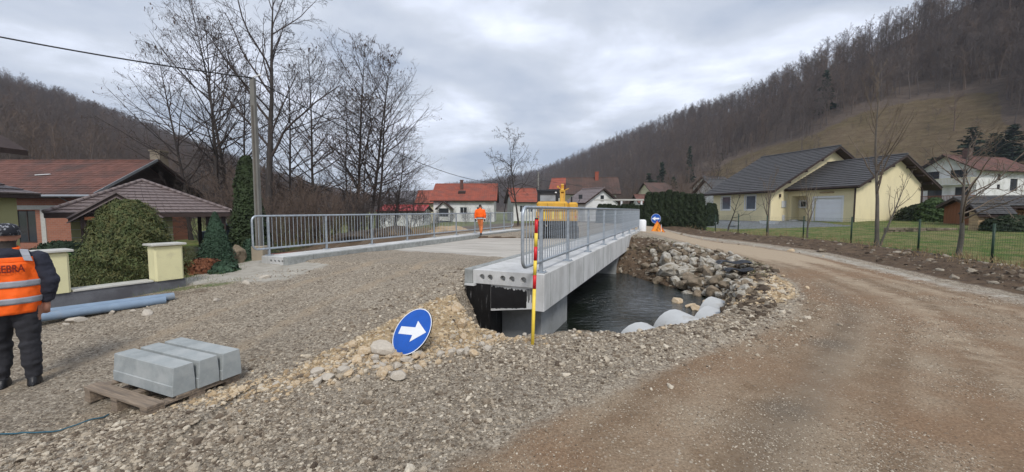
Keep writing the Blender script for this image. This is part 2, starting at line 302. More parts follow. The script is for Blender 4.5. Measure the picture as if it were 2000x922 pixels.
def gsamp(A, x, y):
    i = min(max(bisect.bisect_right(XL, x)-1, 0), len(XL)-2); j = min(max(bisect.bisect_right(YL, y)-1, 0), len(YL)-2); fx = (x-XL[i])/(XL[i+1]-XL[i]); fy = (y-YL[j])/(YL[j+1]-YL[j])
    return float((A[j,i]*(1-fx)+A[j,i+1]*fx)*(1-fy)+(A[j+1,i]*(1-fx)+A[j+1,i+1]*fx)*fy)
nx, ny = len(xs), len(ys); idx = np.arange(nx*ny).reshape(ny, nx)
Fq = np.stack([idx[:-1,:-1], idx[:-1,1:], idx[1:,1:], idx[1:,:-1]], -1).reshape(-1, 4)
# ---- ground material: real zones stored as attributes
def ground_mat():
    m = bpy.data.materials.new('ground_gravel'); m.use_nodes = True; t = m.node_tree; P = t.nodes['Principled BSDF']; n = t.nodes.new; l = t.links.new
    pos = n('ShaderNodeTexCoord').outputs['Object']
    def noise(s, d=6, r=.6, v=pos):
        a = n('ShaderNodeTexNoise'); a.inputs['Scale'].default_value = s; a.inputs['Detail'].default_value = d; a.inputs['Roughness'].default_value = r; l(v, a.inputs[0]); return a.outputs[0]
    def vor(s, feat='F1', v=pos):
        a = n('ShaderNodeTexVoronoi'); a.inputs['Scale'].default_value = s; a.feature = feat; l(v, a.inputs[0]); return a
    def mapr(x, a, b, c=0, d=1):
        r = n('ShaderNodeMapRange'); l(x, r.inputs[0]); r.inputs[1].default_value = a; r.inputs[2].default_value = b; r.inputs[3].default_value = c; r.inputs[4].default_value = d; return r.outputs[0]
    def mixc(f, a, b):
        r = n('ShaderNodeMix'); r.data_type = 'RGBA'
        if isinstance(f, float): r.inputs[0].default_value = f
        else: l(f, r.inputs[0])
        for k, c in ((6, a), (7, b)):
            if isinstance(c, tuple): r.inputs[k].default_value = (*c, 1)
            else: l(c, r.inputs[k])
        return r.outputs[2]
    def math_(op, a, b):
        r = n('ShaderNodeMath'); r.operation = op
        for k, c in ((0, a), (1, b)):
            if isinstance(c, (int, float)): r.inputs[k].default_value = c
            else: l(c, r.inputs[k])
        return r.outputs[0]
    def attr(nm): a = n('ShaderNodeAttribute'); a.attribute_name = nm; return a.outputs['Fac']
    big = noise(.55, 5); mid = noise(3.2, 8, .7); fine = noise(48, 8, .8); mot = noise(1.4, 9, .72)
    v1 = vor(34); v2 = vor(70); sepc = n('ShaderNodeSeparateColor'); l(v1.outputs['Color'], sepc.inputs[0]); sep2 = n('ShaderNodeSeparateColor'); l(v2.outputs['Color'], sep2.inputs[0])
    def stones(dark, mid_, light):
        r = n('ShaderNodeValToRGB'); e = r.color_ramp.elements; e[0].position = .05; e[0].color = (*dark, 1); e[1].position = .95; e[1].color = (*light, 1); x = e.new(.5); x.color = (*mid_, 1)
        l(mixf(.45, sepc.outputs[0], sep2.outputs[1]), r.inputs[0]); return r.outputs[0]
    def mixf(f, a, b): r = n('ShaderNodeMix'); r.inputs[0].default_value = f; l(a, r.inputs[2]); l(b, r.inputs[3]); return r.outputs[0]
    grey = mixc(mapr(mot, .35, .7), stones((.12,.098,.074), (.30,.255,.197), (.52,.46,.37)), stones((.10,.077,.055), (.24,.195,.145), (.42,.36,.28)))
    brown = mixc(mapr(mid, .3, .72), mixc(mapr(fine, .36, .64), (.115,.078,.048), (.29,.212,.140)), mixc(mapr(fine, .36, .64), (.165,.122,.080), (.37,.290,.205)))
    brown = mixc(mapr(math_('ADD', attr('streak'), math_('MULTIPLY', math_('SUBTRACT', mid, .5), .9)), .25, .8, 0, .48), brown, mixc(mapr(fine, .36, .64), (.22,.17,.115), (.44,.36,.265)))
    brown = mixc(mapr(math_('ADD', attr('streak'), math_('MULTIPLY', math_('SUBTRACT', mid, .5), .9)), .45, .05, 0, .5), brown, (.115,.072,.042))
    speck = math_('GREATER_THAN', sepc.outputs[2], .93); spk2 = math_('LESS_THAN', v1.outputs['Distance'], .011*34)
    brown = mixc(math_('MULTIPLY', math_('MULTIPLY', speck, spk2), .75), brown, (.42,.37,.30))
    brown = mixc(mapr(big, .42, .62), brown, mixc(mapr(fine, .36, .64), (.135,.082,.050), (.30,.205,.128)))
    col = grey
    def edge(nm, c, w=.5, nz=mid):
        nonlocal col
        a = math_('ADD', attr(nm), math_('MULTIPLY', math_('SUBTRACT', nz, .5), w)); f = mapr(a, .35, .65); col = mixc(f, col, c)
    big2 = noise(.9, 4)
    col = mixc(mapr(big2, .38, .62, 0, .5), col, stones((.17,.135,.10), (.36,.305,.235), (.54,.475,.38)))
    edge('brown', brown, .9)
    edge('rut', mixc(mapr(fine, .3, .7), (.27,.205,.14), (.47,.385,.28)), .8)
    edge('wet', mixc(mapr(fine, .3, .7), (.10,.078,.058), (.20,.165,.125)), 1.2, fine)
    edge('pale', mixc(mapr(mid, .3, .7), (.33,.30,.25), (.50,.47,.41)), .9)
    edge('yellow', mixc(mapr(mid, .3, .7), (.33,.235,.125), (.50,.385,.24)), .9)
    edge('soil', mixc(mapr(mid, .32, .68), mixc(mapr(fine, .3, .7), (.032,.022,.015), (.078,.053,.036)), (.165,.115,.075)), .7)
    edge('grass', mixc(mapr(mot, .40, .60), mixc(mapr(fine, .3, .7), (.038,.085,.014), (.098,.165,.034)), (.215,.185,.082)), .35)
    edge('paving', mixc(mapr(mid, .3, .7), (.14,.15,.16), (.22,.23,.24)), .2)
    l(col, P.inputs['Base Color']); P.inputs['Roughness'].default_value = .95; P.inputs['Specular IOR Level'].default_value = .2
    hgt = math_('ADD', math_('MULTIPLY', math_('SUBTRACT', 1.0, v1.outputs['Distance']), .8), math_('ADD', math_('MULTIPLY', fine, 1.0), math_('MULTIPLY', mid, 1.2)))
    bu = n('ShaderNodeBump'); bu.inputs['Distance'].default_value = .022; l(hgt, bu.inputs['Height']); l(bu.outputs[0], P.inputs['Normal'])
    st = math_('SUBTRACT', 1.0, math_('MULTIPLY', attr('brown'), .62)); l(st, bu.inputs['Strength'])
    return m
GM = ground_mat()
def zones(X, Y):
    n = .917*X - .399*Y; s = .399*X + .917*Y; fs = fence_side(X, Y); z = {}
    z['brown'] = 1 - sm(sdist(X, Y, BROWN), -.35, .35)
    cen = [(2.2,-3),(3.4,2),(5.6,4.5),(7.6,7.5),(8.6,10.5),(9.2,15),(8.6,20),(8.6,40)]
    cen2 = [(4.5,-3),(6.0,2),(7.9,5),(8.9,8),(9.6,11),(9.9,15),(9.2,20),(9.2,40)]
    dc = np.minimum(line_d(X, Y, cen), line_d(X, Y, cen2))
    z['rut'] = .50 * np.exp(-(dc/.38)**2) * z['brown'] * sm(Y, .5, 5) + .62*sm(Y, 10.5, 14) * z['brown']
    dm = line_d(X, Y, [(-.5,-6),(.6,1.5),(3.0,4.2),(5.2,6.2),(6.6,8.6),(7.4,11),(8.0,15),(7.4,22),(8,40)]); z['streak'] = .5 + 1.1*(vn(dm*3.6, Y*.12, 77)-.5) + .5*(vn(dm*8.5, Y*.2, 78)-.5)
    ct = np.minimum(line_d(X, Y, [(-3.9,1.6),(-3.3,6.0),(-1.9,10)]), line_d(X, Y, [(-5.6,2.6),(-4.8,6.6),(-3.3,10.5)])); z['rut'] = np.maximum(z['rut'], .52*np.exp(-(ct/.3)**2))
    cen3 = [(.6,-2),(1.6,2.4),(3.6,4.3),(5.9,6.6),(7.4,9.4),(8.0,12)]
    z['wet'] = .46 * np.exp(-(line_d(X, Y, cen3)/.4)**2) * z['brown'] * (1 - sm(Y, 8, 11)); 
    for (a, b, r) in ((5.3,5.0,.35),(1.65,3.05,.22),(7.6,5.9,.4),(6.2,5.55,.3),(2.3,3.3,.18),(4.0,4.9,.2)): z['wet'] += .22 * np.exp(-(((X-a)/1.6)**2 + (Y-b)**2) / r**2)
    out_ = (-fs > 3.1) & (-fs < 4.6)
    z['pale'] = np.where((X > 5) & (Y > 5) & (Y < 30), sm(-fs, 3.1, 3.7) * (1 - sm(-fs, 3.7, 4.9)), 0) * .50
    z['pale'] = np.maximum(z['pale'], .5*np.exp(-((X+3.4)**2/1.2 + (Y-2.5)**2/.25)))
    z['pale'] = np.maximum(z['pale'], .85 * sm(-X, 4.2, 5.2) * sm(Y, 7.6, 8.6) * (1 - sm(Y, 10.8, 12)) * (1 - sm(-X, 9, 11)))
    z['pale'] = np.maximum(z['pale'], .30 * np.exp(-((X-4.6)**2 + (Y-6.2)**2) / .9))
    z['yellow'] = np.maximum(1 - sm(sdist(X, Y, YEL), -.2, .3), (1 - sm(sdist(X, Y, YEL2), -.25, .25)) * .9)
    dW = sdist(X, Y, WAT); inT = sdist(X, Y, TOP) < 0.05
    z['yellow'] = np.maximum(z['yellow'], np.where((X < -4.5) & (n > -10.5), .0, 0))
    far_b = inT & (.9*(X-3.6) + .6*(Y-9) > 1.4)
    z['soil'] = np.maximum(np.where((X > 5) & (Y > 4) & (Y < 45), sm(-fs, -.05, .25) * (1 - sm(-fs, 2.9, 3.5)), 0), np.where(far_b, .75, 0))
    z['soil'] = np.maximum(z['soil'], np.where((dW < .1) & ((s > 7.9) | (n > -3.2)), .9, 0))
    z['soil'] = np.maximum(z['soil'], sm(-n, 11.2, 12.5) * sm(Y, 9, 12) * (1 - sm(-n, 30, 40)) * .62 * (X > -16))
    z['soil'] = np.maximum(z['soil'], .55 * np.exp(-(line_d(X, Y, [(-9,5.9),(-7.7,6.9),(-6.2,7.6)])/.35)**2))
    g = sm(fs, .0, .4) * sm(Y, 3, 5)
    g = np.maximum(g, sm(np.hypot(X, Y), 45, 60)); g = np.maximum(g, .8 * sm(-n, 18, 24) * sm(Y, 14, 20))
    gl = [(-12.3,5.4),(-8.6,7.3),(-7.1,8.25),(-7.6,12.5),(-10,15),(-12.5,19),(-40,19),(-40,5)]
    g = np.maximum(g, .62 * (1 - sm(sdist(X, Y, gl), -.3, .1)))
    g = np.maximum(g, .56 * np.exp(-(line_d(X, Y, [(-8.2,6.9),(-7.0,7.65),(-6.0,8.2)])/.28)**2))
    z['grass'] = g * (1 - z['brown'])
    z['paving'] = np.maximum(((fs > 3.6) & (X > 16.2) & (Y > 26.5) & (Y < 44) & (X < 25.5)) * 1.0 * sm(Y*.96 + X*.26, 31.8, 32.2) * (X*.965 - .26*Y < 15.9), sm(-X, 12.5, 13) * sm(Y, 15.5, 16) * (1 - sm(Y, 22, 23)))
    z['grass'] = z['grass'] * (1 - z['paving'])
    return z
def set_zones(o, X, Y):
    for k, v in zones(X, Y).items():
        a = o.data.attributes.new(k, 'FLOAT', 'POINT'); a.data.foreach_set('value', np.clip(v, 0, 1).astype(np.float32).ravel())
ground = np_mesh('ground', np.stack([GX, GY, GZ], -1).reshape(-1, 3), Fq, GM, smooth=True); tag(ground, kind='structure'); set_zones(ground, GX, GY)
# gravel spread over the start of the bridge deck (the ground sheet dips to the river below it)
def deck_gravel():
    nn = np.arange(-9.32, -3.58, .06); ss = np.arange(7.2, 11.4, .06); A, B = np.meshgrid(nn, ss)
    edge = 9.55 - (A + 4) * .21 + .25 * fbm(A*2, B*0, 3); X = .917*A + .399*B; Y = -.399*A + .917*B
    Z = (.43 + (A + 3.6)*.022) * sm(B, 1.6, 8.2) + .012 + .045*(1 - sm(B - edge, -1.4, .0)) + .006*fbm(X*6, Y*6, 3) - .10 * (1 - sm(B, 7.2, 7.5))
    nx_, ny_ = len(nn), len(ss); ii = np.arange(nx_*ny_).reshape(ny_, nx_); keep = (B < edge)
    q = np.stack([ii[:-1,:-1], ii[:-1,1:], ii[1:,1:], ii[1:,:-1]], -1).reshape(-1, 4); kp = keep[:-1,:-1].ravel(); q = q[kp]
    o = np_mesh('gravel_layer', np.stack([X, Y, Z], -1).reshape(-1, 3), q, GM, smooth=True); tag(o, kind='structure'); set_zones(o, X, Y)
    for k in ('soil','grass','pale'): o.data.attributes[k].data.foreach_set('value', np.zeros(X.size, np.float32))
deck_gravel()
# ---- river
def water_mat():
    m = bpy.data.materials.new('river_water'); m.use_nodes = True; t = m.node_tree; P = t.nodes['Principled BSDF']; n = t.nodes.new; l = t.links.new
    P.inputs['Base Color'].default_value = (.010,.014,.010,1); P.inputs['Roughness'].default_value = .06; P.inputs['IOR'].default_value = 1.45; P.inputs['Specular IOR Level'].default_value = .8
    tcn = n('ShaderNodeTexCoord'); mp = n('ShaderNodeMapping'); mp.inputs['Rotation'].default_value = (0,0,R(-35)); mp.inputs['Scale'].default_value = (1.0, 2.6, 1); l(tcn.outputs['Object'], mp.inputs[0])
    a = n('ShaderNodeTexNoise'); a.inputs['Scale'].default_value = 3.2; a.inputs['Detail'].default_value = 4; a.inputs['Roughness'].default_value = .55; a.inputs['Distortion'].default_value = .8; l(mp.outputs[0], a.inputs[0])
    b = n('ShaderNodeTexNoise'); b.inputs['Scale'].default_value = .5; l(tcn.outputs['Object'], b.inputs[0]); mr = n('ShaderNodeMapRange'); mr.inputs[1].default_value = .4; mr.inputs[2].default_value = .62; mr.inputs[3].default_value = .22; mr.inputs[4].default_value = 1; l(b.outputs[0], mr.inputs[0])
    bu = n('ShaderNodeBump'); bu.inputs['Distance'].default_value = .13; l(a.outputs[0], bu.inputs['Height']); l(mr.outputs[0], bu.inputs['Strength']); l(bu.outputs[0], P.inputs['Normal'])
    return m
b = MB(); b.add([(-55,28,WZ),(0,4.6,WZ),(8,4.6,WZ),(8,20,WZ),(-50,45,WZ)], [(0,1,2,3,4)]); wtr = b.build('river_water', water_mat()); tag(wtr, kind='structure')
# ================================================================== BARE TREE GENERATOR
class TB:
    def __init__(s): s.V = []; s.F = []; s.n = 0
    def tube(s, P, r, m):
        k = len(P); d = np.gradient(P, axis=0); d /= np.linalg.norm(d, axis=1)[:, None] + 1e-9
        ref = np.array([.3,.9,.1]) if abs(d[0][2]) > .8 else np.array([0,0,1.]); a = np.cross(d, ref); a /= np.linalg.norm(a, axis=1)[:, None] + 1e-9; b = np.cross(d, a)
        t = np.arange(m) * 2*np.pi/m; ct = np.cos(t)[None,:,None]; st = np.sin(t)[None,:,None]
        s.V.append((P[:,None,:] + (a[:,None,:]*ct + b[:,None,:]*st) * r[:,None,None]).reshape(-1, 3))
        i = np.arange(k-1)[:,None]*m; j = np.arange(m)[None,:]; j2 = (j+1) % m
        s.F.append(np.stack([i+j, i+j2, i+m+j2, i+m+j], -1).reshape(-1, 4) + s.n); s.n += k*m
    def quads(s, P, u, v):
        q = np.stack([P-u-v, P+u-v, P+u+v, P-u+v], 1).reshape(-1, 3); s.V.append(q); s.F.append(np.arange(len(q)).reshape(-1, 4) + s.n); s.n += len(q)
    def obj(s, name, m, parent=None, smooth=True): return np_mesh(name, np.concatenate(s.V), np.concatenate(s.F), m, smooth, parent)
def make_tree(seed, Ht, r0, n=(40, 8, 9), ang=(55, 50, 45), lf=(.36, .42, .4), start=.22, wig=.05, trop=.05, lean=(0,0), stems=1, sides=(8,5,3,3), rmin=.006, shape='alder', fork=0, catk=0, spread=.2):
    rg = np.random.RandomState(seed); tr = TB(); cr = TB(); ck = []
    def norm(v): return v / (np.linalg.norm(v) + 1e-9)
    def walk(p, d, Lg, k, wg, tp):
        P = [p]; D = [d]
        for i in range(k):
            d = norm(d + rg.randn(3)*wg + np.array([0,0,tp])); p = p + d*Lg/k; P.append(p); D.append(d)
        return np.array(P), D
    def side(d, a):
        q = norm(np.cross(d, rg.randn(3))); return norm(d*math.cos(a) + q*math.sin(a))
    def sub(P, D, Lg, r, lvl, tb):
        if lvl > len(n) - 1: 
            return
        k = len(P) - 1; cnt = n[lvl] if lvl == 0 else max(2, int(n[lvl] * (.6 + .6*rg.rand())))
        t0 = start if lvl == 0 else .18
        for c in range(cnt):
            t = t0 + (1-t0) * ((c + rg.rand()) / cnt); f = t*k; i = min(int(f), k-1); p = P[i] + (P[i+1]-P[i])*(f-i)
            rr = r*(1 - t*.85); a = R(ang[lvl]) * (.75 + .5*rg.rand()) * ((1.15 - .45*t) if lvl == 0 else 1)
            if lvl == 0:
                env = (math.sin(math.pi*min(1, .18+ (t-t0)/(1-t0)*.82))**.7) if shape == 'alder' else (1.05 - .7*(t-t0)/(1-t0))
                ll = Ht*lf[0]*env*(.65 + .6*rg.rand())
            else: ll = Lg*lf[lvl]*(1.15 - .6*t)*(.6 + .7*rg.rand())
            dd = side(D[i], a)
            cr_ = max(rmin, min(rr*.55, ll*.013 + rmin*.5))
            kk = (7, 4, 3, 2)[min(lvl, 3)]
            P2, D2 = walk(p, dd, ll, kk, wig*(1.8 + lvl), trop*(1.6 if lvl == 0 else .8))
            cr.tube(P2, np.linspace(cr_, max(rmin*.55, cr_*.3), len(P2)), sides[min(lvl+1, 3)])
            if lvl == len(n) - 1 and catk and rg.rand() < catk: ck.append(P2[-1]); 
            if lvl == len(n) - 1 and catk and rg.rand() < catk: ck.append(P2[-2] + (P2[-1]-P2[-2])*.5)
            sub(P2, D2, ll, cr_, lvl+1, cr)
    for sI in range(stems):
        az_ = rg.rand()*6.28 + sI*2.4; sp_ = spread*(.4 + rg.rand()) if stems > 1 else 0
        d0 = norm(np.array([lean[0] + math.cos(az_)*sp_, lean[1] + math.sin(az_)*sp_, 1.]))
        h = Ht * (1 if sI == 0 else .72 + .26*rg.rand()); rr0 = r0*(1 if sI == 0 else .6 + .3*rg.rand())
        P, D = walk(np.array([math.cos(az_)*.18*(stems > 1), math.sin(az_)*.18*(stems > 1), -.15]), d0, h, 14, wig*.45, .02)
        rad = rr0 * (1 - np.linspace(0, 1, len(P))**.9 * .93); rad[0] *= 1.35
        tr.tube(P, np.maximum(rad, rmin), sides[0]); sub(P, D, h, rr0, 0, cr)
    leaf = None
    if ck:
        leaf = TB(); C = np.array(ck); C = C + rg.randn(*C.shape)*.03; s_ = (.018 + .022*rg.rand(len(C), 1)) * (Ht/14); u = rg.randn(len(C), 3); u = u/np.linalg.norm(u, axis=1)[:,None]*s_*.55; v = np.array([0,0,-1.])*s_*1.5 + rg.randn(len(C), 3)*s_*.4; leaf.quads(C, u, v)
    return tr, cr, leaf
def tree_thing(name, label, loc, gen, m_tr, m_cr, rz=0, group=None, cat='tree', m_leaf=None):
    t = thing(name, label, cat, loc, rz, group); a = gen[0].obj('trunk', m_tr, t); c = gen[1].obj('crown', m_cr, t); KIDS[t.name] = [a, c]
    if gen[2] is not None:
        k = gen[2].obj('catkins', m_leaf or MT['catkin'], t, False); k['kind'] = 'stuff'; KIDS[t.name].append(k)
    return t
def single(gen, name, m):
    t = TB(); t.V = gen[0].V + gen[1].V; t.F = gen[0].F + [f + gen[0].n for f in gen[1].F]; return t.obj(name, m)
# ================================================================== GEOMETRY-NODE SCATTER
def gn_scatter(name, pts, scl, rot, src=None, material=None, tone=None, kind='stone', label=None, cat=None):
    me = bpy.data.meshes.new(name); me.vertices.add(len(pts)); me.vertices.foreach_set('co', np.asarray(pts, np.float32).ravel())
    a = me.attributes.new('scl', 'FLOAT_VECTOR', 'POINT'); a.data.foreach_set('vector', np.asarray(scl, np.float32).ravel())
    a = me.attributes.new('rot', 'FLOAT_VECTOR', 'POINT'); a.data.foreach_set('vector', np.asarray(rot, np.float32).ravel())
    a = me.attributes.new('tone', 'FLOAT', 'POINT'); a.data.foreach_set('value', np.asarray(tone if tone is not None else np.random.rand(len(pts)), np.float32))
    if material: me.materials.append(material)
    o = bpy.data.objects.new(name, me); COL.objects.link(o); o['kind'] = 'stuff'
    if label: tag(o, label, cat)
    g = bpy.data.node_groups.new(name + '_scatter', 'GeometryNodeTree')
    g.interface.new_socket('Geometry', in_out='INPUT', socket_type='NodeSocketGeometry'); g.interface.new_socket('Geometry', in_out='OUTPUT', socket_type='NodeSocketGeometry')
    n = g.nodes.new; l = g.links.new; gi = n('NodeGroupInput'); go = n('NodeGroupOutput')
    ip = n('GeometryNodeInstanceOnPoints'); l(gi.outputs[0], ip.inputs['Points'])
    if src is not None:
        oi = n('GeometryNodeObjectInfo'); oi.inputs['Object'].default_value = src; oi.transform_space = 'ORIGINAL'; l(oi.outputs['Geometry'], ip.inputs['Instance'])
    elif kind == 'stone':
        ic = n('GeometryNodeMeshIcoSphere'); ic.inputs['Radius'].default_value = 1; ic.inputs['Subdivisions'].default_value = 2
        spn = n('GeometryNodeSetPosition'); nz = n('ShaderNodeTexNoise'); nz.inputs['Scale'].default_value = .9; nz.inputs['Detail'].default_value = 1
        sub_ = n('ShaderNodeVectorMath'); sub_.operation = 'SUBTRACT'; sub_.inputs[1].default_value = (.5,.5,.5); sc = n('ShaderNodeVectorMath'); sc.operation = 'SCALE'; sc.inputs[3].default_value = 1.5
        l(nz.outputs[1], sub_.inputs[0]); l(sub_.outputs[0], sc.inputs[0]); l(ic.outputs[0], spn.inputs[0]); l(sc.outputs[0], spn.inputs['Offset'])
        sm_ = n('GeometryNodeSetMaterial'); sm_.inputs['Material'].default_value = material; l(spn.outputs[0], sm_.inputs[0]); l(sm_.outputs[0], ip.inputs['Instance'])
    elif kind == 'blade':
        co = n('GeometryNodeMeshCone'); co.inputs['Vertices'].default_value = 3; co.inputs['Radius Bottom'].default_value = .12; co.inputs['Depth'].default_value = 1
        co.fill_type = 'NONE'; sm_ = n('GeometryNodeSetMaterial'); sm_.inputs['Material'].default_value = material; l(co.outputs[0], sm_.inputs[0]); l(sm_.outputs[0], ip.inputs['Instance'])
    for nm, sk in (('scl', 'Scale'), ('rot', 'Rotation')):
        na = n('GeometryNodeInputNamedAttribute'); na.data_type = 'FLOAT_VECTOR'; na.inputs['Name'].default_value = nm; l(na.outputs[0], ip.inputs[sk])
    l(ip.outputs[0], go.inputs[0]); md = o.modifiers.new('scatter', 'NODES'); md.node_group = g; return o
def stone_mat(name, stops, bump=.5):
    m = bpy.data.materials.new(name); m.use_nodes = True; t = m.node_tree; P = t.nodes['Principled BSDF']; n = t.nodes.new; l = t.links.new
    a = n('ShaderNodeAttribute'); a.attribute_type = 'INSTANCER'; a.attribute_name = 'tone'; r = n('ShaderNodeValToRGB'); l(a.outputs['Fac'], r.inputs[0])
    e = r.color_ramp.elements
    while len(e) < len(stops): e.new(.5)
    for k, c in enumerate(stops): e[k].position = k/(len(stops)-1); e[k].color = (*c, 1)
    nz = n('ShaderNodeTexNoise'); nz.inputs['Scale'].default_value = 2.5; nz.inputs['Detail'].default_value = 5; tcn = n('ShaderNodeTexCoord'); l(tcn.outputs['Object'], nz.inputs[0])
    mr = n('ShaderNodeMapRange'); mr.inputs[1].default_value = .3; mr.inputs[2].default_value = .7; mr.inputs[3].default_value = .75; mr.inputs[4].default_value = 1.2; l(nz.outputs[0], mr.inputs[0])
    vm = n('ShaderNodeVectorMath'); vm.operation = 'SCALE'; l(r.outputs[0], vm.inputs[0]); l(mr.outputs[0], vm.inputs[3]); l(vm.outputs[0], P.inputs['Base Color'])
    P.inputs['Roughness'].default_value = .92; P.inputs['Specular IOR Level'].default_value = .2; return m
MS_grey = stone_mat('gravel_stone', [(.08,.060,.044),(.18,.142,.104),(.29,.24,.18),(.38,.325,.25),(.54,.48,.385)])
MS_yel = stone_mat('rubble_stone', [(.24,.17,.10),(.38,.28,.17),(.50,.39,.25),(.56,.48,.36)])
# ---- loose stones
rg = np.random.RandomState(11)
def vis_stones(count, dens, smin, smax, pw, xr, yr, flat=.6, sink=.25):
    P = []; tot = 0
    while tot < count:
        k = 60000; a = rg.uniform(xr[0], xr[1], k)  # tan of bearing
        y = yr[0] * (yr[1]/yr[0]) ** rg.rand(k); x = a*y; keep = rg.rand(k) < dens(x, y) * 1.0
        P.append(np.stack([x[keep], y[keep]], 1)); tot += keep.sum()
        if len(P) > 60: break
    P = np.concatenate(P)[:count]; x, y = P[:,0], P[:,1]; s = smin * (smax/smin) ** (rg.rand(len(P)) ** pw); n_ = len(P)
    s = s * np.clip(y/5, .75, 1.6)
    scl = np.stack([s*rg.uniform(.7,1.25,n_), s*rg.uniform(.6,1.0,n_), s*rg.uniform(flat*.6, flat*1.3, n_)], 1)
    rot = np.stack([rg.uniform(-.5,.5,n_), rg.uniform(-.5,.5,n_), rg.uniform(0,6.28,n_)], 1)
    z = H(x, y) - scl[:,2]*sink; return np.stack([x, y, z], 1), scl, rot
def dn_band(x, y):
    n = .917*x - .399*y; s = .399*x + .917*y
    d = line_d(x, y, BAND); br = sdist(x, y, BROWN); v = np.exp(-(d/.55)**2) + .34*(br > .1)*(n > -4.5); v = v * (.25 + 1.1*vn(x*2.3, y*2.3, 41))
    v = np.where(sdist(x, y, WAT) < .05, 0, v); return np.where((x < -5.5) | (s > 7.4)*(n < -3.3), 0, v)
def dn_grey(x, y):
    n = .917*x - .399*y; s = .399*x + .917*y; br = sdist(x, y, BROWN)
    v = ((br > 0) & (n > -9.2) & (s < 7.5) & (s > .5)) * (.35 + .5*vn(x*1.4, y*1.4, 3)); return np.where((sdist(x, y, WAT) < .1) | (x < -9), 0, v)
def dn_brown(x, y):
    br = sdist(x, y, BROWN); cl = sum(np.exp(-(((x-a)/1.5)**2 + (y-b)**2)/r**2) for a,b,r in ((5.3,5.0,.4),(1.65,3.05,.25),(7.6,5.9,.4),(6.2,5.55,.35),(2.3,3.3,.2),(4.0,4.9,.2))); v = (br < 0) * (.10 + .8*cl + .5*(vn(x*1.1, y*1.1, 13) > .68) + .35*np.exp(-(br/.5)**2)); return np.where(x > 13, 0, v)
def dn_bank(x, y):
    dT = sdist(x, y, TOP); dW = sdist(x, y, WAT); fs = fence_side(x, y)
    return ((dT < .5) & (dW > 0) & (x > 3.6)) * .4 + ((fs < -.4) & (fs > -3.0) & (x > 6)) * .07
def put(nm, cnt, fn, a, b, pw, xr, yr, m, **k):
    p, s, r = vis_stones(cnt, fn, a, b, pw, xr, yr, **k); return gn_scatter(nm, p, s, r, material=m)
tag(put('gravel_stones', 42000, dn_band, .005, .030, 2.5, (-1.45, 1.0), (2.0, 9.5), MS_grey), 'loose pale and grey gravel stones heaped in a band along the embankment edge', 'gravel')
tag(put('gravel_chips', 34000, dn_grey, .0045, .016, 2.4, (-1.45, .3), (2.2, 9.5), MS_grey, flat=.5), 'grey crushed gravel laid over the approach to the bridge', 'gravel')
tag(put('road_grit', 46000, dn_brown, .003, .013, 3.0, (-.4, 1.45), (2.2, 12), MS_grey, flat=.5, sink=.4), 'small pale grit pressed into the brown dirt road', 'grit')
tag(put('bank_stones', 4500, dn_bank, .015, .08, 2.4, (-.1, 1.4), (5, 28), stone_mat('bank_stone', [(.05,.036,.026),(.09,.068,.048),(.15,.118,.085),(.33,.29,.23)])), 'small stones and clods scattered over the river bank and the soil heap', 'stones')
tag(put('embankment_cobbles', 750, lambda x,y: dn_band(x,y)*(vn(x*3,y*3,66) > .45), .022, .060, 2.6, (-1.4, 1.0), (2.1, 9.5), MS_grey, flat=.7, sink=.1), 'bigger rough cobbles among the gravel of the embankment edge', 'cobbles')
def dn_yel(x, y):
    d1 = sdist(x, y, YEL2); d2 = sdist(x, y, YEL); dl = line_d(x, y, [(-2.7,3.5),(-1.6,4.3),(-.4,4.95),(.1,5.0)])
    v = (d1 < 0)*.55 + (d2 < 0)*.9 + 1.0*np.exp(-(dl/.22)**2); return np.where(sdist(x, y, WAT) < .05, 0, v)
tag(put('yellow_rubble_chips', 7500, dn_yel, .008, .04, 2.2, (-.95, .85), (3.2, 11), MS_yel, flat=.75), 'yellow limestone chips spilled on the embankment and beside the culvert pipes', 'rubble')
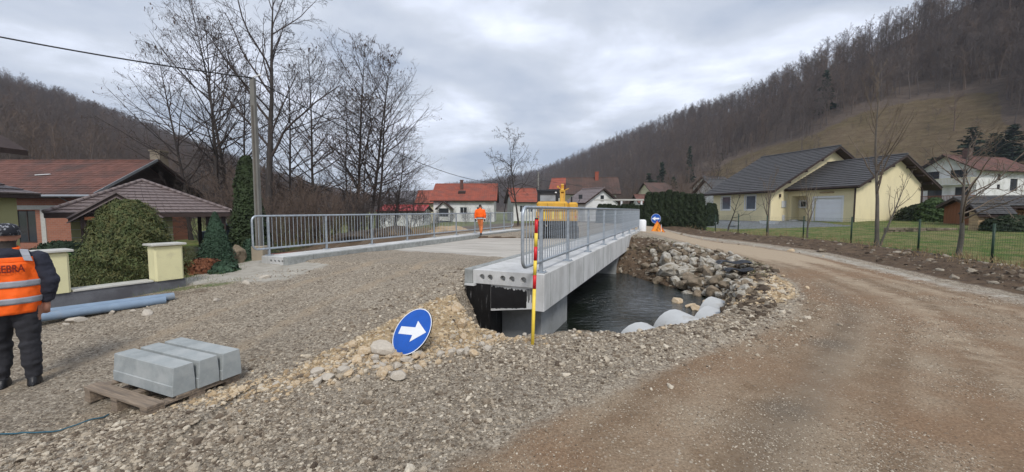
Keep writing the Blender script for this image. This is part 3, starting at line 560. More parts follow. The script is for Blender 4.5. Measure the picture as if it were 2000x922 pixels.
# ================================================================== HILLS AND FOREST
def litter_mat():
    m = bpy.data.materials.new('hill_ground'); m.use_nodes = True; t = m.node_tree; P = t.nodes['Principled BSDF']; n = t.nodes.new; l = t.links.new
    tcn = n('ShaderNodeTexCoord'); a = n('ShaderNodeTexNoise'); a.inputs['Scale'].default_value = .06; a.inputs['Detail'].default_value = 10; a.inputs['Roughness'].default_value = .75; l(tcn.outputs['Object'], a.inputs[0])
    mp = n('ShaderNodeMapping'); mp.inputs['Scale'].default_value = (1, 1, 4); l(tcn.outputs['Object'], mp.inputs[0])
    f = n('ShaderNodeTexNoise'); f.inputs['Scale'].default_value = .35; f.inputs['Detail'].default_value = 9; f.inputs['Roughness'].default_value = .8; l(mp.outputs[0], f.inputs[0])
    def ramp(x, cs):
        r = n('ShaderNodeValToRGB'); l(x, r.inputs[0]); e = r.color_ramp.elements
        while len(e) < len(cs): e.new(.5)
        for k, (p, c) in enumerate(cs): e[k].position = p; e[k].color = (*c, 1)
        return r.outputs[0]
    lit = ramp(f.outputs[0], [(.3, (.085,.068,.060)), (.5, (.13,.102,.084)), (.7, (.18,.14,.11))])
    mead = ramp(f.outputs[0], [(.32, (.095,.066,.042)), (.5, (.138,.104,.066)), (.68, (.205,.16,.10))]); mead2 = ramp(f.outputs[0], [(.32, (.085,.066,.038)), (.6, (.145,.112,.062))])
    mr = n('ShaderNodeMapRange'); mr.inputs[1].default_value = .45; mr.inputs[2].default_value = .6; l(a.outputs[0], mr.inputs[0])
    mm_ = n('ShaderNodeMix'); mm_.data_type = 'RGBA'; l(mr.outputs[0], mm_.inputs[0]); l(mead, mm_.inputs[6]); l(mead2, mm_.inputs[7])
    at_ = n('ShaderNodeAttribute'); at_.attribute_name = 'meadow'
    ad_ = n('ShaderNodeMath'); ad_.operation = 'ADD'; l(at_.outputs['Fac'], ad_.inputs[0]); sb = n('ShaderNodeMath'); sb.operation = 'MULTIPLY_ADD'; l(f.outputs[0], sb.inputs[0]); sb.inputs[1].default_value = 2.4; sb.inputs[2].default_value = -1.28; l(sb.outputs[0], ad_.inputs[1])
    m3 = n('ShaderNodeMapRange'); m3.inputs[1].default_value = .4; m3.inputs[2].default_value = .6; l(ad_.outputs[0], m3.inputs[0])
    mx_ = n('ShaderNodeMix'); mx_.data_type = 'RGBA'; l(m3.outputs[0], mx_.inputs[0]); l(lit, mx_.inputs[6]); l(mm_.outputs[2], mx_.inputs[7]); l(mx_.outputs[2], P.inputs['Base Color'])
    P.inputs['Roughness'].default_value = 1; P.inputs['Specular IOR Level'].default_value = .1
    bu = n('ShaderNodeBump'); bu.inputs['Strength'].default_value = .8; bu.inputs['Distance'].default_value = 1.2; l(f.outputs[0], bu.inputs['Height']); l(bu.outputs[0], P.inputs['Normal']); return m
HM = litter_mat()
MEAD = [(1330,400),(1372,345),(1430,312),(1500,285),(1560,272),(1600,258),(1650,232),(1700,214),(1780,197),(1900,182),(1950,180),(1958,236),(2010,262),(2200,300),(2200,430),(1330,430)]
def hill(name, us, base, ridge, rv, amp, meadow=False, nu=220, nt=70):
    U = np.linspace(us[0], us[-1], nu); T = np.concatenate([np.linspace(0, 1, nt), [1.12, 1.35]])
    b = np.interp(U, us, base); r = np.interp(U, us, ridge); v = np.interp(U, us, rv)
    k = np.ones(9)/9; pad = lambda q: np.convolve(np.pad(q, 4, 'edge'), k, 'valid')
    b, r, v = pad(b), pad(r), pad(v)
    a = (U - 1000); hl = np.hypot(a, F_PX); dx, dy = a/hl, F_PX/hl
    # ridge height from its elevation (camera pitch taken out)
    yr = r*dy; p = math.atan(50/F_PX); el = []
    for uu, vv in zip(U, v): d = ray(uu, vv); el.append(d[2]/math.hypot(d[0], d[1]))
    zr = CAM_Z + r*np.array(el)
    D = b[None] + T[:,None]*(r-b)[None]; X = D*dx[None]; Y = D*dy[None]
    t = T[:,None]; prof = np.where(t <= 1, .82*t**1.15 + .18*np.sin(t*math.pi/2)**2, 1 - (t-1)*1.2)
    Z = .3 + (zr[None]-.3)*prof - (t <= 0)*2; Z = Z + amp*fbm(X*.012, Y*.012, 3, 3)*np.clip(t*(1.0-np.clip(t,0,1))*4, 0, 1) + .6*fbm(X*.09, Y*.09, 6, 2)*np.clip(t*3, 0, 1)
    nT = len(T); ii = np.arange(nu*nT).reshape(nT, nu); q = np.stack([ii[:-1,:-1], ii[:-1,1:], ii[1:,1:], ii[1:,:-1]], -1).reshape(-1, 4)
    o = np_mesh(name, np.stack([X, Y, Z], -1).reshape(-1, 3), q, HM, True); tag(o, kind='structure')
    # meadow mask on the slope (plan position of the clearing)
    zc = Z - CAM_Z; c, s = math.cos(PITCH), math.sin(PITCH); dep = Y*c - zc*s; up = Y*s + zc*c; PU = 1000 + F_PX*X/dep; PV = 461 - F_PX*up/dep
    md = (1 - sm(sdist(PU, PV, MEAD), -8, 8)) if meadow else np.zeros(X.shape)
    at_ = o.data.attributes.new('meadow', 'FLOAT', 'POINT'); at_.data.foreach_set('value', md.astype(np.float32).ravel())
    def surf(uf, tf):   # sample by fractional u index / t
        i = np.clip(uf, 0, nu-1.001); j = np.interp(tf, T, np.arange(nT)); j = np.clip(j, 0, nT-1.001); i0 = i.astype(int); j0 = j.astype(int); fi = i-i0; fj = j-j0
        g = lambda A: (A[j0,i0]*(1-fi) + A[j0,i0+1]*fi)*(1-fj) + (A[j0+1,i0]*(1-fi) + A[j0+1,i0+1]*fi)*fj
        return g(X), g(Y), g(Z), g(md)
    return o, surf, U, (b, r)
hr, surfR, UR, brR = hill('hill_right', [870,950,1050,1200,1330,1450,1600,1700,1800,2000,2500], [600,450,300,185,120,100,92,100,112,118,122], [900,750,600,440,350,285,240,228,220,220,240],
    [368,363,346,288,240,214,140,100,50,-60,-250], 3, True)
hl_, surfL, UL, brL = hill('hill_left', [-900,-400,0,100,200,300,400,500,600,700,830], [90,85,78,80,86,95,110,150,210,300,500], [360,340,350,370,400,450,500,570,650,750,900],
    [60,110,180,208,236,270,304,338,372,392,406], 3)
hf, surfF, UF, brF = hill('hill_far', [560,650,720,800,860,930,1000,1100], [1300]*8, [1750]*8, [398,388,376,372,371,360,352,350], 2, nu=60, nt=12)
FT = []
for k, (nm, lb) in enumerate((('bare_tree', 'slender bare tree at the lower edge of the right wooded slope, straight trunk'), ('bare_tree', 'broad bare tree at the lower edge of the right wooded slope, wide crown'), ('bare_tree', 'tall bare forest tree standing at the foot of the left wooded hill'))):
    g = make_tree(50+k, 13, .17, n=(20, 7, 6), ang=(48, 42, 40), lf=(.30, .42, .45), start=.38 if k != 1 else .25, wig=.07, sides=(5,3,3,3), rmin=.019, shape='cone')
    o = single(g, nm, MT['fwood'] if k != 1 else MT['fwood2']); tag(o, lb, 'tree'); FT.append(o)
def forest(nm, surf, U, br, cnt, seed, hill_lab, sc=1.0, tmin=.02, dens_t=None):
    rgf = np.random.RandomState(seed); nu = len(U)
    area = (br[1]**2 - br[0]**2); w_ = area/area.sum(); ui = rgf.choice(nu, cnt, p=w_) + rgf.rand(cnt); b = np.interp(ui, np.arange(nu), br[0]); r = np.interp(ui, np.arange(nu), br[1])
    tt = np.sqrt(rgf.rand(cnt)*(r**2*1.1-b**2) + b**2); tt = (tt-b)/(r-b); tt = np.clip(tt, tmin, 1.1)
    x, y, z, md = surf(ui, tt); keep = (md < .3) | (rgf.rand(cnt) < .30); x, y, z = x[keep], y[keep], z[keep]; n_ = len(x); s = rgf.uniform(.6, 1.15, n_)*sc
    s = np.where(md[keep] > .3, s*rgf.uniform(.08,.34,n_), s)
    which = rgf.randint(0, 3, n_)
    for k in range(3):
        q = which == k; gn_scatter(nm, np.stack([x, y, z-.3], 1)[q], np.stack([s*rgf.uniform(.85,1.2,n_), s, s], 1)[q], np.stack([rgf.uniform(-.07,.07,n_), rgf.uniform(-.07,.07,n_), rgf.uniform(0,6.28,n_)], 1)[q], src=FT[k], label=hill_lab % ('upright', 'broad-crowned', 'slender')[k], cat='forest')
forest('forest', surfR, UR, brR, 9000, 1, 'leafless brown woodland of %s trees covering the right hillside above the meadow')
forest('forest', surfL, UL, brL, 9000, 2, 'leafless dark woodland of %s trees covering the left hill behind the brick house')
# individuals on the skyline and the clearing
rgi = random.Random(5)
def put_tree(src, surf, U, u, t, s, label, group):
    ui = np.interp(u, U, np.arange(len(U))); x, y, z, _ = surf(np.array([ui]), np.array([t])); p = (float(x[0]), float(y[0]), float(z[0])-.3)
    c = src.copy(); COL.objects.link(c); c.location = p; c.rotation_euler = (0, 0, rgi.uniform(0, 6.28)); c.scale = (s*rgi.uniform(.9,1.15),)*2 + (s,); tag(c, label, 'tree', group); return c
u = 1085
while u < 1830:
    put_tree(FT[rgi.choice((0,0,2,1))], surfR, UR, u, rgi.uniform(.97, 1.03), rgi.uniform(.8, 1.3), 'bare tree standing against the sky on the ridge of the right hill', 'bare trees along the right ridge'); u += rgi.uniform(5, 12)
u = 20
while u < 640:
    put_tree(FT[rgi.choice((0,2,1))], surfL, UL, u, rgi.uniform(.98, 1.03), rgi.uniform(.7, 1.05), 'bare tree standing against the sky on the ridge of the left hill', 'bare trees along the left ridge'); u += rgi.uniform(9, 20)
# source trees stand where they are labelled
for o, (s_, U_, u_, t_) in zip(FT, ((surfR, UR, 1395, .10), (surfR, UR, 1345, .08), (surfL, UL, 420, .05))):
    ui = np.interp(u_, U_, np.arange(len(U_))); x, y, z, _ = s_(np.array([ui]), np.array([t_])); o.location = (float(x[0]), float(y[0]), float(z[0])-.3)
for k, (u_, t_, s_, lb) in enumerate(((1418,.42,.75,'small lone bare tree in the left part of the hillside meadow'),(1462,.35,.8,'bare tree in the meadow above the left end of the yellow house roof'),(1538,.42,1.0,'bare tree between the two meadow clearings'),(1560,.30,1.1,'bushy bare tree right behind the yellow house ridge'),(1850,.34,.9,'lone bare tree high in the right meadow clearing'),(1585,.5,1.1,'bare tree at the upper edge of the left meadow'))):
    put_tree(FT[k % 3], surfR, UR, u_, t_, s_, lb, 'lone trees in the hillside meadow')
# ---- conifers
def conifer(seed, Ht, rad, nb=70, leafy=26, sag=.25):
    rgc = np.random.RandomState(seed); tr = TB(); cr = TB(); tr.tube(np.array([[0,0,-.2],[0,0,Ht*.5],[0,0,Ht*.97]]), np.array([Ht*.014,Ht*.008,.01]), 6); C = []; U_ = []; V_ = []
    for k in range(nb):
        t = (k+.5)/nb; z = Ht*(.06 + .92*t); L_ = rad*(1-t)**.8*(.75 + .45*rgc.rand()) + .08*rad; a = rgc.rand()*6.283; d = np.array([math.cos(a), math.sin(a), -sag*(1-t)+.15*t])
        for j in range(max(4, int(leafy*(1-t*.75)))):
            f = .15 + .85*rgc.rand(); p = np.array([0,0,z]) + d*L_*f + rgc.randn(3)*np.array([.09,.09,.07])*rad*.6
            sz = rad*.13*(1.2-.5*t)*(.6+.8*rgc.rand()); w_ = rgc.randn(3)*.5; C.append(p); u_ = d + w_; u_ /= np.linalg.norm(u_); v_ = np.cross(u_, rgc.randn(3)); v_ /= np.linalg.norm(v_); U_.append(u_*sz*1.1); V_.append(v_*sz*.38)
    cr.quads(np.array(C), np.array(U_), np.array(V_)); return tr, cr, None
cf = []
for k, (u_, t_, h_, r_, lb) in enumerate(((1266,.03,15,3.4,'dark spruce, leftmost of the conifers on the lower right slope'),(1290,.06,17,3.4,'tall dark spruce second from the left on the lower right slope'),(1313,.05,11,2.4,'shorter spruce on the right of the conifer group on the slope'),(1343,.22,15,2.2,'slim spruce standing alone higher up the wooded slope'),(1664,.06,7,2.6,'small round dark fir peeking between the two yellow house roofs'),
    (1600,.55,15,3,'dark conifer among bare trees above the yellow house'),(1712,.05,8,2.0,'dark fir tip above the garage roof behind the thin bare tree'),(1795,.06,9,3.4,'dark fir left of the white balcony house roof'),(1815,.10,9.5,3.0,'dark fir just right of its twin above the white balcony house'),(1888,.22,9,3.4,'broad dark pine above the white balcony house chimney'),(1930,.2,8,3.6,'wide pine right of the chimney of the white balcony house'),(1965,.22,8,3.4,'pine at the right behind the white balcony house'))):
    if k < 3: g = conifer(200+k, 14, 3, 80, 30); cf.append(g)
    ui = np.interp(u_, UR, np.arange(len(UR))); x, y, z, _ = surfR(np.array([ui]), np.array([t_])); p = (float(x[0]), float(y[0]), float(z[0])-.3)
    if k < 3: t = tree_thing('spruce_tree', lb, p, g, MT['bark2'], MT['pine'], group='dark conifers on the right slope'); cf[k] = t
    else: t = copy_tree(cf[k % 3], p, k*1.3, label=lb)
    t.scale = (r_/3, r_/3, h_/14)
# ================================================================== BRIDGE
BR_RZ = math.atan2(-.399, .917)
bridge = thing('bridge', 'new pale concrete road bridge over the stream with hollow pavement slab ends', 'bridge', ns(-6, 7, 0), BR_RZ)
def BMB(): b = MB(); b.T = Matrix.Translation((6, -7, 0)); return b
def zd(n): return .43 + (n + 3.6)*.022
def holed_face(b, n0, n1, z0, z1, s, holes, r, depth=.10, seg=20):
    # end face (normal -s) with round cable duct openings and their recessed tubes
    xs_ = [n0] + [ (holes[i]+holes[i+1])/2 for i in range(len(holes)-1)] + [n1]; zc = (z0+z1)/2
    for i, h in enumerate(holes):
        a0, a1 = xs_[i], xs_[i+1]; V = []; 
        for k in range(seg):
            t = 2*math.pi*(k+.5)/seg; c, q = math.cos(t), math.sin(t); m_ = 1e9
            if c > 1e-6: m_ = min(m_, (a1-h)/c)
            if c < -1e-6: m_ = min(m_, (a0-h)/c)
            if q > 1e-6: m_ = min(m_, (z1-zc)/q)
            if q < -1e-6: m_ = min(m_, (z0-zc)/q)
            V.append((h+c*m_, s, zc+q*m_)); V.append((h+c*r, s, zc+q*r)); V.append((h+c*r, s+depth, zc+q*r))
        corners = [(a1,s,z1),(a0,s,z1),(a0,s,z0),(a1,s,z0)]; F_ = []
        for k in range(seg):
            k2 = (k+1) % seg; F_ += [(3*k,3*k2,3*k2+1,3*k+1),(3*k+1,3*k2+1,3*k2+2,3*k+2)]
            p, q_ = V[3*k], V[3*k2]
            if abs(p[0]-q_[0]) > 1e-5 and abs(p[2]-q_[2]) > 1e-5:
                cx = a1 if max(p[0],q_[0]) > h else a0; cz = z1 if max(p[2],q_[2]) > zc else z0; V.append((cx,s,cz)); F_.append((3*k, len(V)-1, 3*k2))
        F_.append(tuple(3*k+2 for k in range(seg))); b.add(V, F_)
def sidewalk(nl, nr, ztop, s0, s1, holes, outer, r=.052):
    b = BMB(); eb = .2; il, ir = (nl, nr-eb) if outer > 0 else (nl+eb, nr)
    # hollow slab : top, bottom, back, inner side; front face with openings
    zt = ztop; zb = ztop - .24
    b.add([(il,s0,zt),(ir,s0,zt),(ir,s1,zt),(il,s1,zt),(il,s0,zb),(ir,s0,zb),(ir,s1,zb),(il,s1,zb)], [(0,1,2,3),(7,6,5,4),(2,6,7,3),(3,7,4,0)])
    holed_face(b, il, ir, zb, zt, s0, holes, r); b.build('pavement_slab', MT['concrete'], bridge)
    b = BMB(); x0, x1 = (nr-eb, nr) if outer > 0 else (nl, nl+eb); b.cbox(x0+.001, x1, s0-.004, s1, ztop-.63, ztop+.004, .012); b.build('edge_beam', MT['concrete'], bridge)
    k = s0 + .35
    b = BMB()
    while k < s1 - 1: b.box(x1 if outer > 0 else x0-.004, x1+.004 if outer > 0 else x0, k, k+.012, ztop-.6, ztop-.03); k += 1.25
    j = b.build('formwork_seam', MT['kerb'], bridge); j['kind'] = 'stuff'
RH = [-3.237,-3.077,-2.83,-2.655,-2.44]
sidewalk(-3.42, -2.07, .635, 6.1, 22.5, RH, 1)
sidewalk(-10.4, -9.5, .47, 6.9, 23.9, [-10.02,-9.86,-9.71,-9.57], -1, .045)
for (n0, n1, zt, s0, s1) in ((-3.58,-3.422,.655,6.06,22.5), (-9.498,-9.34,.487,6.86,23.9)):
    s = s0; first = True
    while s < s1 - .3:
        b = BMB(); L_ = .98 if not first else .8; b.cbox(n0, n1, s, min(s+L_, s1), zt-.27-random.uniform(0,.004), zt+random.uniform(-.003,.003), .012); b.build('kerb_stone', MT['kerb'], bridge); s += L_ + .012; first = False
# below the right pavement end: bitumen-coated web, cap and abutment
b = BMB(); b.prism([(-3.42,6.14,.392),(-2.28,6.14,.392),(-2.28,6.14,.02),(-3.08,6.14,-.09),(-3.42,6.14,-.09)], (0,1.2,0)); b.build('slab_web', MT['concrete'], bridge)
# painted tar patch with dripped lower edge, a thin coat proud of the concrete
rgp = random.Random(3)
b = BMB(); xs_ = [-3.08 + i*.02 for i in range(35)]; lo = [-.055 + (x+3.08)*.10 + rgp.uniform(0,.018) for x in xs_]; hi = [.375 - rgp.uniform(0,.045)*(1 if i % 3 else .4) - .03*((x+3.08)/.7) for i, x in enumerate(xs_)]
for i in range(34):
    b.add([(xs_[i],6.136,lo[i]),(xs_[i+1],6.136,lo[i+1]),(xs_[i+1],6.136,hi[i+1]),(xs_[i],6.136,hi[i])], [(0,1,2,3)])
for i in range(9): x = -2.40 + i*.013+rgp.uniform(0,.006); b.box(x, x+.006, 6.134, 6.138, .12+rgp.uniform(0,.15), .36)
b.build('tar_patch', MT['black'], bridge)
b = BMB(); b.box(-3.57, -3.085, 6.115, 6.62, -1.6, .384); b.build('coated_wall', MT['bitumen'], bridge)
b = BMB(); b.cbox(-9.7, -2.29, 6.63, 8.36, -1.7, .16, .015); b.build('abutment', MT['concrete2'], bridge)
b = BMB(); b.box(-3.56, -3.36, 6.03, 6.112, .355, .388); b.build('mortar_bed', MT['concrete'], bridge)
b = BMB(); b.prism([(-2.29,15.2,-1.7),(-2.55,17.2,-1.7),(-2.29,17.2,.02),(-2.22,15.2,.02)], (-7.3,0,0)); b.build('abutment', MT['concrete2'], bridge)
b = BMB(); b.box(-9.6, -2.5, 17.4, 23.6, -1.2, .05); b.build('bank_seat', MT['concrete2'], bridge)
# below the left pavement end
b = BMB(); b.box(-10.38, -10.2, 6.93, 8.3, -.6, -.165); b.build('wing_wall', MT['concrete'], bridge)
b = BMB(); b.box(-10.2, -9.36, 7.05, 8.3, -.6, .228); b.build('coated_wall', MT['bitumen'], bridge)
# deck: precast strips across the roadway
s = 7.45; k = 0
while s < 23.4:
    L_ = .62; b = BMB(); dz = random.uniform(-.003,.003); z0, z1 = zd(-9.33)+dz, zd(-3.59)+dz; sk = -.21*5.7*0
    b.add([(-9.335,s+1.2-.0,z0),(-3.585,s,z1),(-3.585,s+L_,z1),(-9.335,s+1.2+L_,z0),(-9.335,s+1.2,z0-.3),(-3.585,s,z1-.3),(-3.585,s+L_,z1-.3),(-9.335,s+1.2+L_,z0-.3)],
          [(0,1,2,3),(7,6,5,4),(0,4,5,1),(1,5,6,2),(2,6,7,3),(3,7,4,0)])
    b.build('deck_slab', MT['deck'], bridge); s += L_ + .014
# ---- railings
def railing(nr, s0, s1, z0, z1, posts, zdeck, label):
    t = thing('railing', label, 'railing', ns(nr, s0, zdeck), BR_RZ, 'galvanised railings of the bridge')
    L_ = s1 - s0; a, c = z0 - zdeck, z1 - zdeck; R_ = .13; pts = []
    for (cy, cz, a0) in ((R_, c-R_, 90), (R_, a+R_, 180), (L_-R_, a+R_, 270), (L_-R_, c-R_, 0)):
        for k in range(7): an = R(a0 + 90*k/6); pts.append((0, cy + R_*math.cos(an), cz + R_*math.sin(an)))
    b = MB(); b.tube(pts, .027, 10, closed=True); b.build('rail_frame', MT['galv'], t, True)
    pm = None
    for p in posts:
        y = p - s0
        if pm is None:
            b = MB(); b.cbox(-.03, .03, -.022, .022, 0.01, c-.02, .004); pm = b.build('post', MT['galv'], t, loc=(0,y,0))
            b = MB(); b.cbox(-.09, .09, -.08, .08, 0, .012, .003)
            for i in (-1,1):
                for j in (-1,1): b.tube([(i*.065,j*.055,.01),(i*.065,j*.055,.035)], .009, 6)
            bp = b.build('base_plate', MT['galv'], t, loc=(0,y,.003))
        else:
            for o_, z_ in ((pm, 0), (bp, .003)): c_ = o_.copy(); COL.objects.link(c_); c_.location = (0, y, z_)
    y = .16; bm_ = None
    while y < L_ - .1:
        if min(abs(y - (p-s0)) for p in posts) > .05:
            if bm_ is None: b = MB(); b.tube([(0,0,a),(0,0,c)], .0085, 6, cap=False); bm_ = b.build('baluster', MT['galv'], t, True, loc=(0,y,0))
            else: c_ = bm_.copy(); COL.objects.link(c_); c_.location = (0, y, 0)
        y += .128
railing(-2.18, 5.41, 22.9, .83, 1.745, [6.25,7.95,9.9,12.1,14.3,16.4,18.5,20.6,22.7], .639, 'galvanised steel railing on the near right pavement of the bridge, ending in a rounded loop')
railing(-10.3, 6.62, 23.85, .665, 1.55, [7.05,8.93,10.9,12.9,14.8,16.7,18.6,20.5,22.4,23.6], .474, 'galvanised steel railing on the far left pavement of the bridge, past the walking man')
# ---- snow marker pole
p0 = at(1040, 677, .02); p1 = aty(1048, 428, p0.y + .02); t = thing('marker_pole', 'tall thin yellow and red striped marker pole stuck in gravel at the bridge corner', 'marker pole', p0)
d = p1 - p0; cuts = [0,.445,.575,.685,.80,.975,1.0]; cs = ['yellow','red','yellow','red','red','black']; 
cuts = [-.03,.445,.585,.73,.845,1.0-.02,1.0]; cs = ['yellow','red','yellow','red','red','black']
cuts = [-.03,.50,.625,.775,.895,.0]; 
segs = [(-.03,.475,'yellow'),(.475,.605,'red'),(.605,.74,'yellow'),(.74,.985,'red'),(.985,1.0,'black')]
segs = [(-.03,.46,'yellow'),(.46,.57,'red'),(.57,.68,'yellow'),(.68,.79,'red'),(.79,.80,'yellow')]
fr = lambda v: (677 - v)/249.
for v0, v1, c in ((690,563,'yellow'),(563,536,'red'),(536,508,'yellow'),(508,481,'red'),(481,455,'yellow'),(455,428.5,'red'),(428.5,426,'black')):
    b = MB(); b.tube([d*fr(v0), d*fr(v1)], .0215 if c != 'black' else .0225, 14); b.build('pole_cap' if c == 'black' else 'band', MT[c], t, True)
# ---- arrow signs
def arrow_sign(name, label, loc, D, rot, M3=None):
    t = thing(name, label, 'road sign', loc); t.rotation_euler = rot; r = D/2
    b = MB(); n = 40; f = [(math.cos(2*math.pi*i/n)*r, -.004, math.sin(2*math.pi*i/n)*r) for i in range(n)]; b.prism(f, (0,.008,0)); b.build('sign_plate', MT['black'], t)
    b = MB(); b.prism([(x*.955, -.0065, z*.955) for x, _, z in f], (0,.002,0)); b.build('sign_face', MT['blue'], t)
    b = MB(); 
    for i in range(n): 
        j = (i+1) % n; p = lambda q, k: (f[q][0]*k, -.0075, f[q][2]*k); b.add([p(i,.985), p(j,.985), p(j,.945), p(i,.945)], [(0,1,2,3)])
    b.build('border', MT['white'], t)
    pts = [(-.70,-.16),(.12,-.16),(.12,-.44),(.80,0),(.12,.44),(.12,.16),(-.70,.16)]
    b = MB(); b.prism([(x*r, -.0085, z*r) for x, z in pts], (0,.001,0)); bm_fix(b.build('arrow', MT['white'], t)); 
    b = MB(); b.box(-.02,.02,.004,.03,-r*.9,r*.9); b.build('back_channel', MT['galv'], t); return t
c = aty(805, 647, 4.72)
arrow_sign('arrow_sign', 'round blue sign with white right arrow leaning on yellow limestone rubble', c, .62, (R(-38), R(-6), R(-33)))
# ================================================================== SMALL THINGS
rgr = random.Random(21)
# far arrow sign on an A-frame with the orange roadworks triangle
p = at(1282, 463, .12); 
arrow_sign('arrow_sign', 'small round blue sign with white left arrow above the orange triangle by the hedge', aty(1281, 427, p.y), .58, (0, R(180), 0))
sg = [o for o in COL.objects if o.name.startswith('arrow_sign')][-1]; sg.rotation_euler = (0, R(180), 0)
sg.rotation_euler = (0, 0, 0)
for c_ in [o for o in COL.objects if o.parent == sg and o.name.startswith('arrow')]: c_.scale = (-1, 1, 1)
b = MB()
q = MB(); q.obox((0,.03,-.25), (0,.10,-p.z*0-1.0-.0), .04, .04); q.build('pole', MT['white'], sg)
t = thing('roadworks_sign', 'orange triangular roadworks sign on a stand in front of the dark hedge', 'road sign', (p.x, p.y-.25, p.z)); t.rotation_euler = (R(-8), 0, R(4))
tri = [(-.55,0,.12),(.55,0,.12),(0,0,1.0)]
b = MB(); b.prism(tri, (0,.02,0)); bm_fix(b.build('sign_plate', MT['osign'], t))
b = MB(); 
for i in range(3):
    a, c_ = Vector(tri[i]), Vector(tri[(i+1)%3]); m_ = sum((Vector(x) for x in tri), Vector())/3; a = a + (m_-a)*.06; c_ = c_ + (m_-c_)*.06; b.obox(a + Vector((0,-.004,0)), c_ + Vector((0,-.004,0)), .006, .05, up=(0,1,0))
b.build('border', MT['red'], t)
b = MB(); b.tube([(.06,-.006,.72),(.061,-.007,.72)], .05, 10); b.obox((.03,-.006,.66),(-.06,-.006,.46),.004,.09,up=(0,1,0)); b.obox((-.05,-.006,.48),(.06,-.006,.26),.004,.05,up=(0,1,0)); b.obox((-.07,-.006,.48),(-.14,-.006,.26),.004,.05,up=(0,1,0))
b.obox((.02,-.006,.60),(.16,-.006,.45),.004,.035,up=(0,1,0)); b.obox((.10,-.006,.52),(.26,-.006,.30),.004,.02,up=(0,1,0)); b.prism([(.16,-.006,.24),(.36,-.006,.24),(.27,-.006,.36)], (0,.001,0)); b.build('digging_man_symbol', MT['black'], t)
b = MB(); b.obox((.18,-.03,.1),(.20,-.05,.75),.025,.025); b.obox((.0,-.03,.0),(.0,-.05,-.02),.02,.02); b.obox((-.3,.02,.15),(-.3,.2,0),.03,.03); b.obox((.3,.02,.15),(.3,.2,0),.03,.03); b.build('stand_leg', MT['white'], t)
# pallet with three kerb blocks
pc = [at(160,758,-.02+Hs(-4,3.3)*0+.10), at(292,800,.10), at(465,730,.10), at(330,700,.10)]
PZ = Hs(-3.5, 3.4); A_ = at(163,757,PZ+.13); B_ = at(285,798,PZ+.13); C_ = at(463,727,PZ+.13)
e1 = (B_ - A_).normalized(); ang = math.atan2(e1.y, e1.x); pal = thing('wooden_pallet', 'weathered wooden pallet on gravel carrying three concrete blocks', 'pallet', (A_.x, A_.y, PZ), ang)
PL, PW = 0.92, max(1.25, (C_-B_).length)   # short side towards the camera, long side away
print('pallet', (B_-A_).length, (C_-B_).length, PZ, A_, ang)
PL = (B_-A_).length; e2l = Matrix.Rotation(-ang,3,'Z') @ (C_-B_); print('e2 local', e2l)
PLY = e2l.y
for k in range(7):
    w_ = .115 if k not in (0,) else .13; y = k*(PLY-.12)/6; b = MB(); b.cbox(0+rgr.uniform(-.01,.01), PL+rgr.uniform(-.01,.01), y, y+w_, .118, .138, .004); 
    if k in (1,): continue
    b.build('deck_board', MT['wood'], pal)
for x in (0, PL/2-.05, PL-.1):
    b = MB(); b.cbox(x, x+.1, 0, PLY, .096, .116, .003); b.build('stringer_board', MT['wood'], pal)
    for y in (0, PLY/2-.07, PLY-.14): b = MB(); b.cbox(x+.003, x+.097, y+.003, y+.137, .022, .0945, .004); b.build('pallet_block', MT['wood'], pal)
    b = MB(); b.cbox(x, x+.1, 0, PLY, 0, .02, .003); b.build('bottom_board', MT['wood'], pal)
def kerb_block(label, x, y, L_, W_, H_):
    # block with broad chamfer along the top front edge and a step in the lower side
    t = thing('kerb_block', label, 'concrete block', pal.matrix_basis @ Vector((x, y, .139)), ang, 'concrete kerb blocks on the pallet')
    prof = [(0,0),(0,.092),(.006,.098),(.018,H_-.006),(.024,H_),(W_-.016,H_),(W_-.010,H_-.006),(W_,.098),(W_,0)]
    n = len(prof); c_ = .005; rings = []
    for xx, ins in ((0,c_),(c_,0),(L_-c_,0),(L_,c_)):
        rings.append([(xx, W_/2 + (y_-W_/2)*(1-ins*2/W_), H_/2 + (z_-H_/2)*(1-ins*1.2/H_)) for y_, z_ in prof])
    b = MB(); b.loft(rings); bm_fix(b.build('block_body', MT['block'], t)); 
    return t
# ================================================================== pipes by the garden wall
def pipe(name, label, a, b_, r, m, group, wall=.012):
    t = thing(name, label, 'pipe', a, 0, group); d_ = Vector(b_) - Vector(a); n = 22; u_ = d_.normalized(); x = u_.cross(Vector((0,0,1))).normalized(); y = x.cross(u_); rings = []
    for f, rr in ((1,r-wall),(0.0,r-wall),(0,r),(1,r),(1,r-wall)):
        rings.append([d_*f + (x*math.cos(2*math.pi*i/n)+y*math.sin(2*math.pi*i/n))*rr for i in range(n)])
    q = MB(); q.loft(rings, cap=False); o = q.build('pipe_body', m, t, True); bm_fix(o)
    em = o.modifiers.new('edge', 'EDGE_SPLIT'); em.split_angle = R(40); return t
g1 = 'blue plastic pipes lying by the garden wall'
a = at(20, 628, .09); c = at(323, 586, .09); pipe('plastic_pipe', 'front blue-grey plastic pipe lying on the ground by the garden wall, shorter right end', a, c, .068, MT['pipe'], g1)
a = at(-60, 633, .12); c = at(337, 579, .12); pipe('plastic_pipe', 'rear blue-grey plastic pipe against the granite garden wall, reaching farther right', a + Vector((0,.12,0)), c + Vector((0,.03,0)), .068, MT['pipe'], g1)
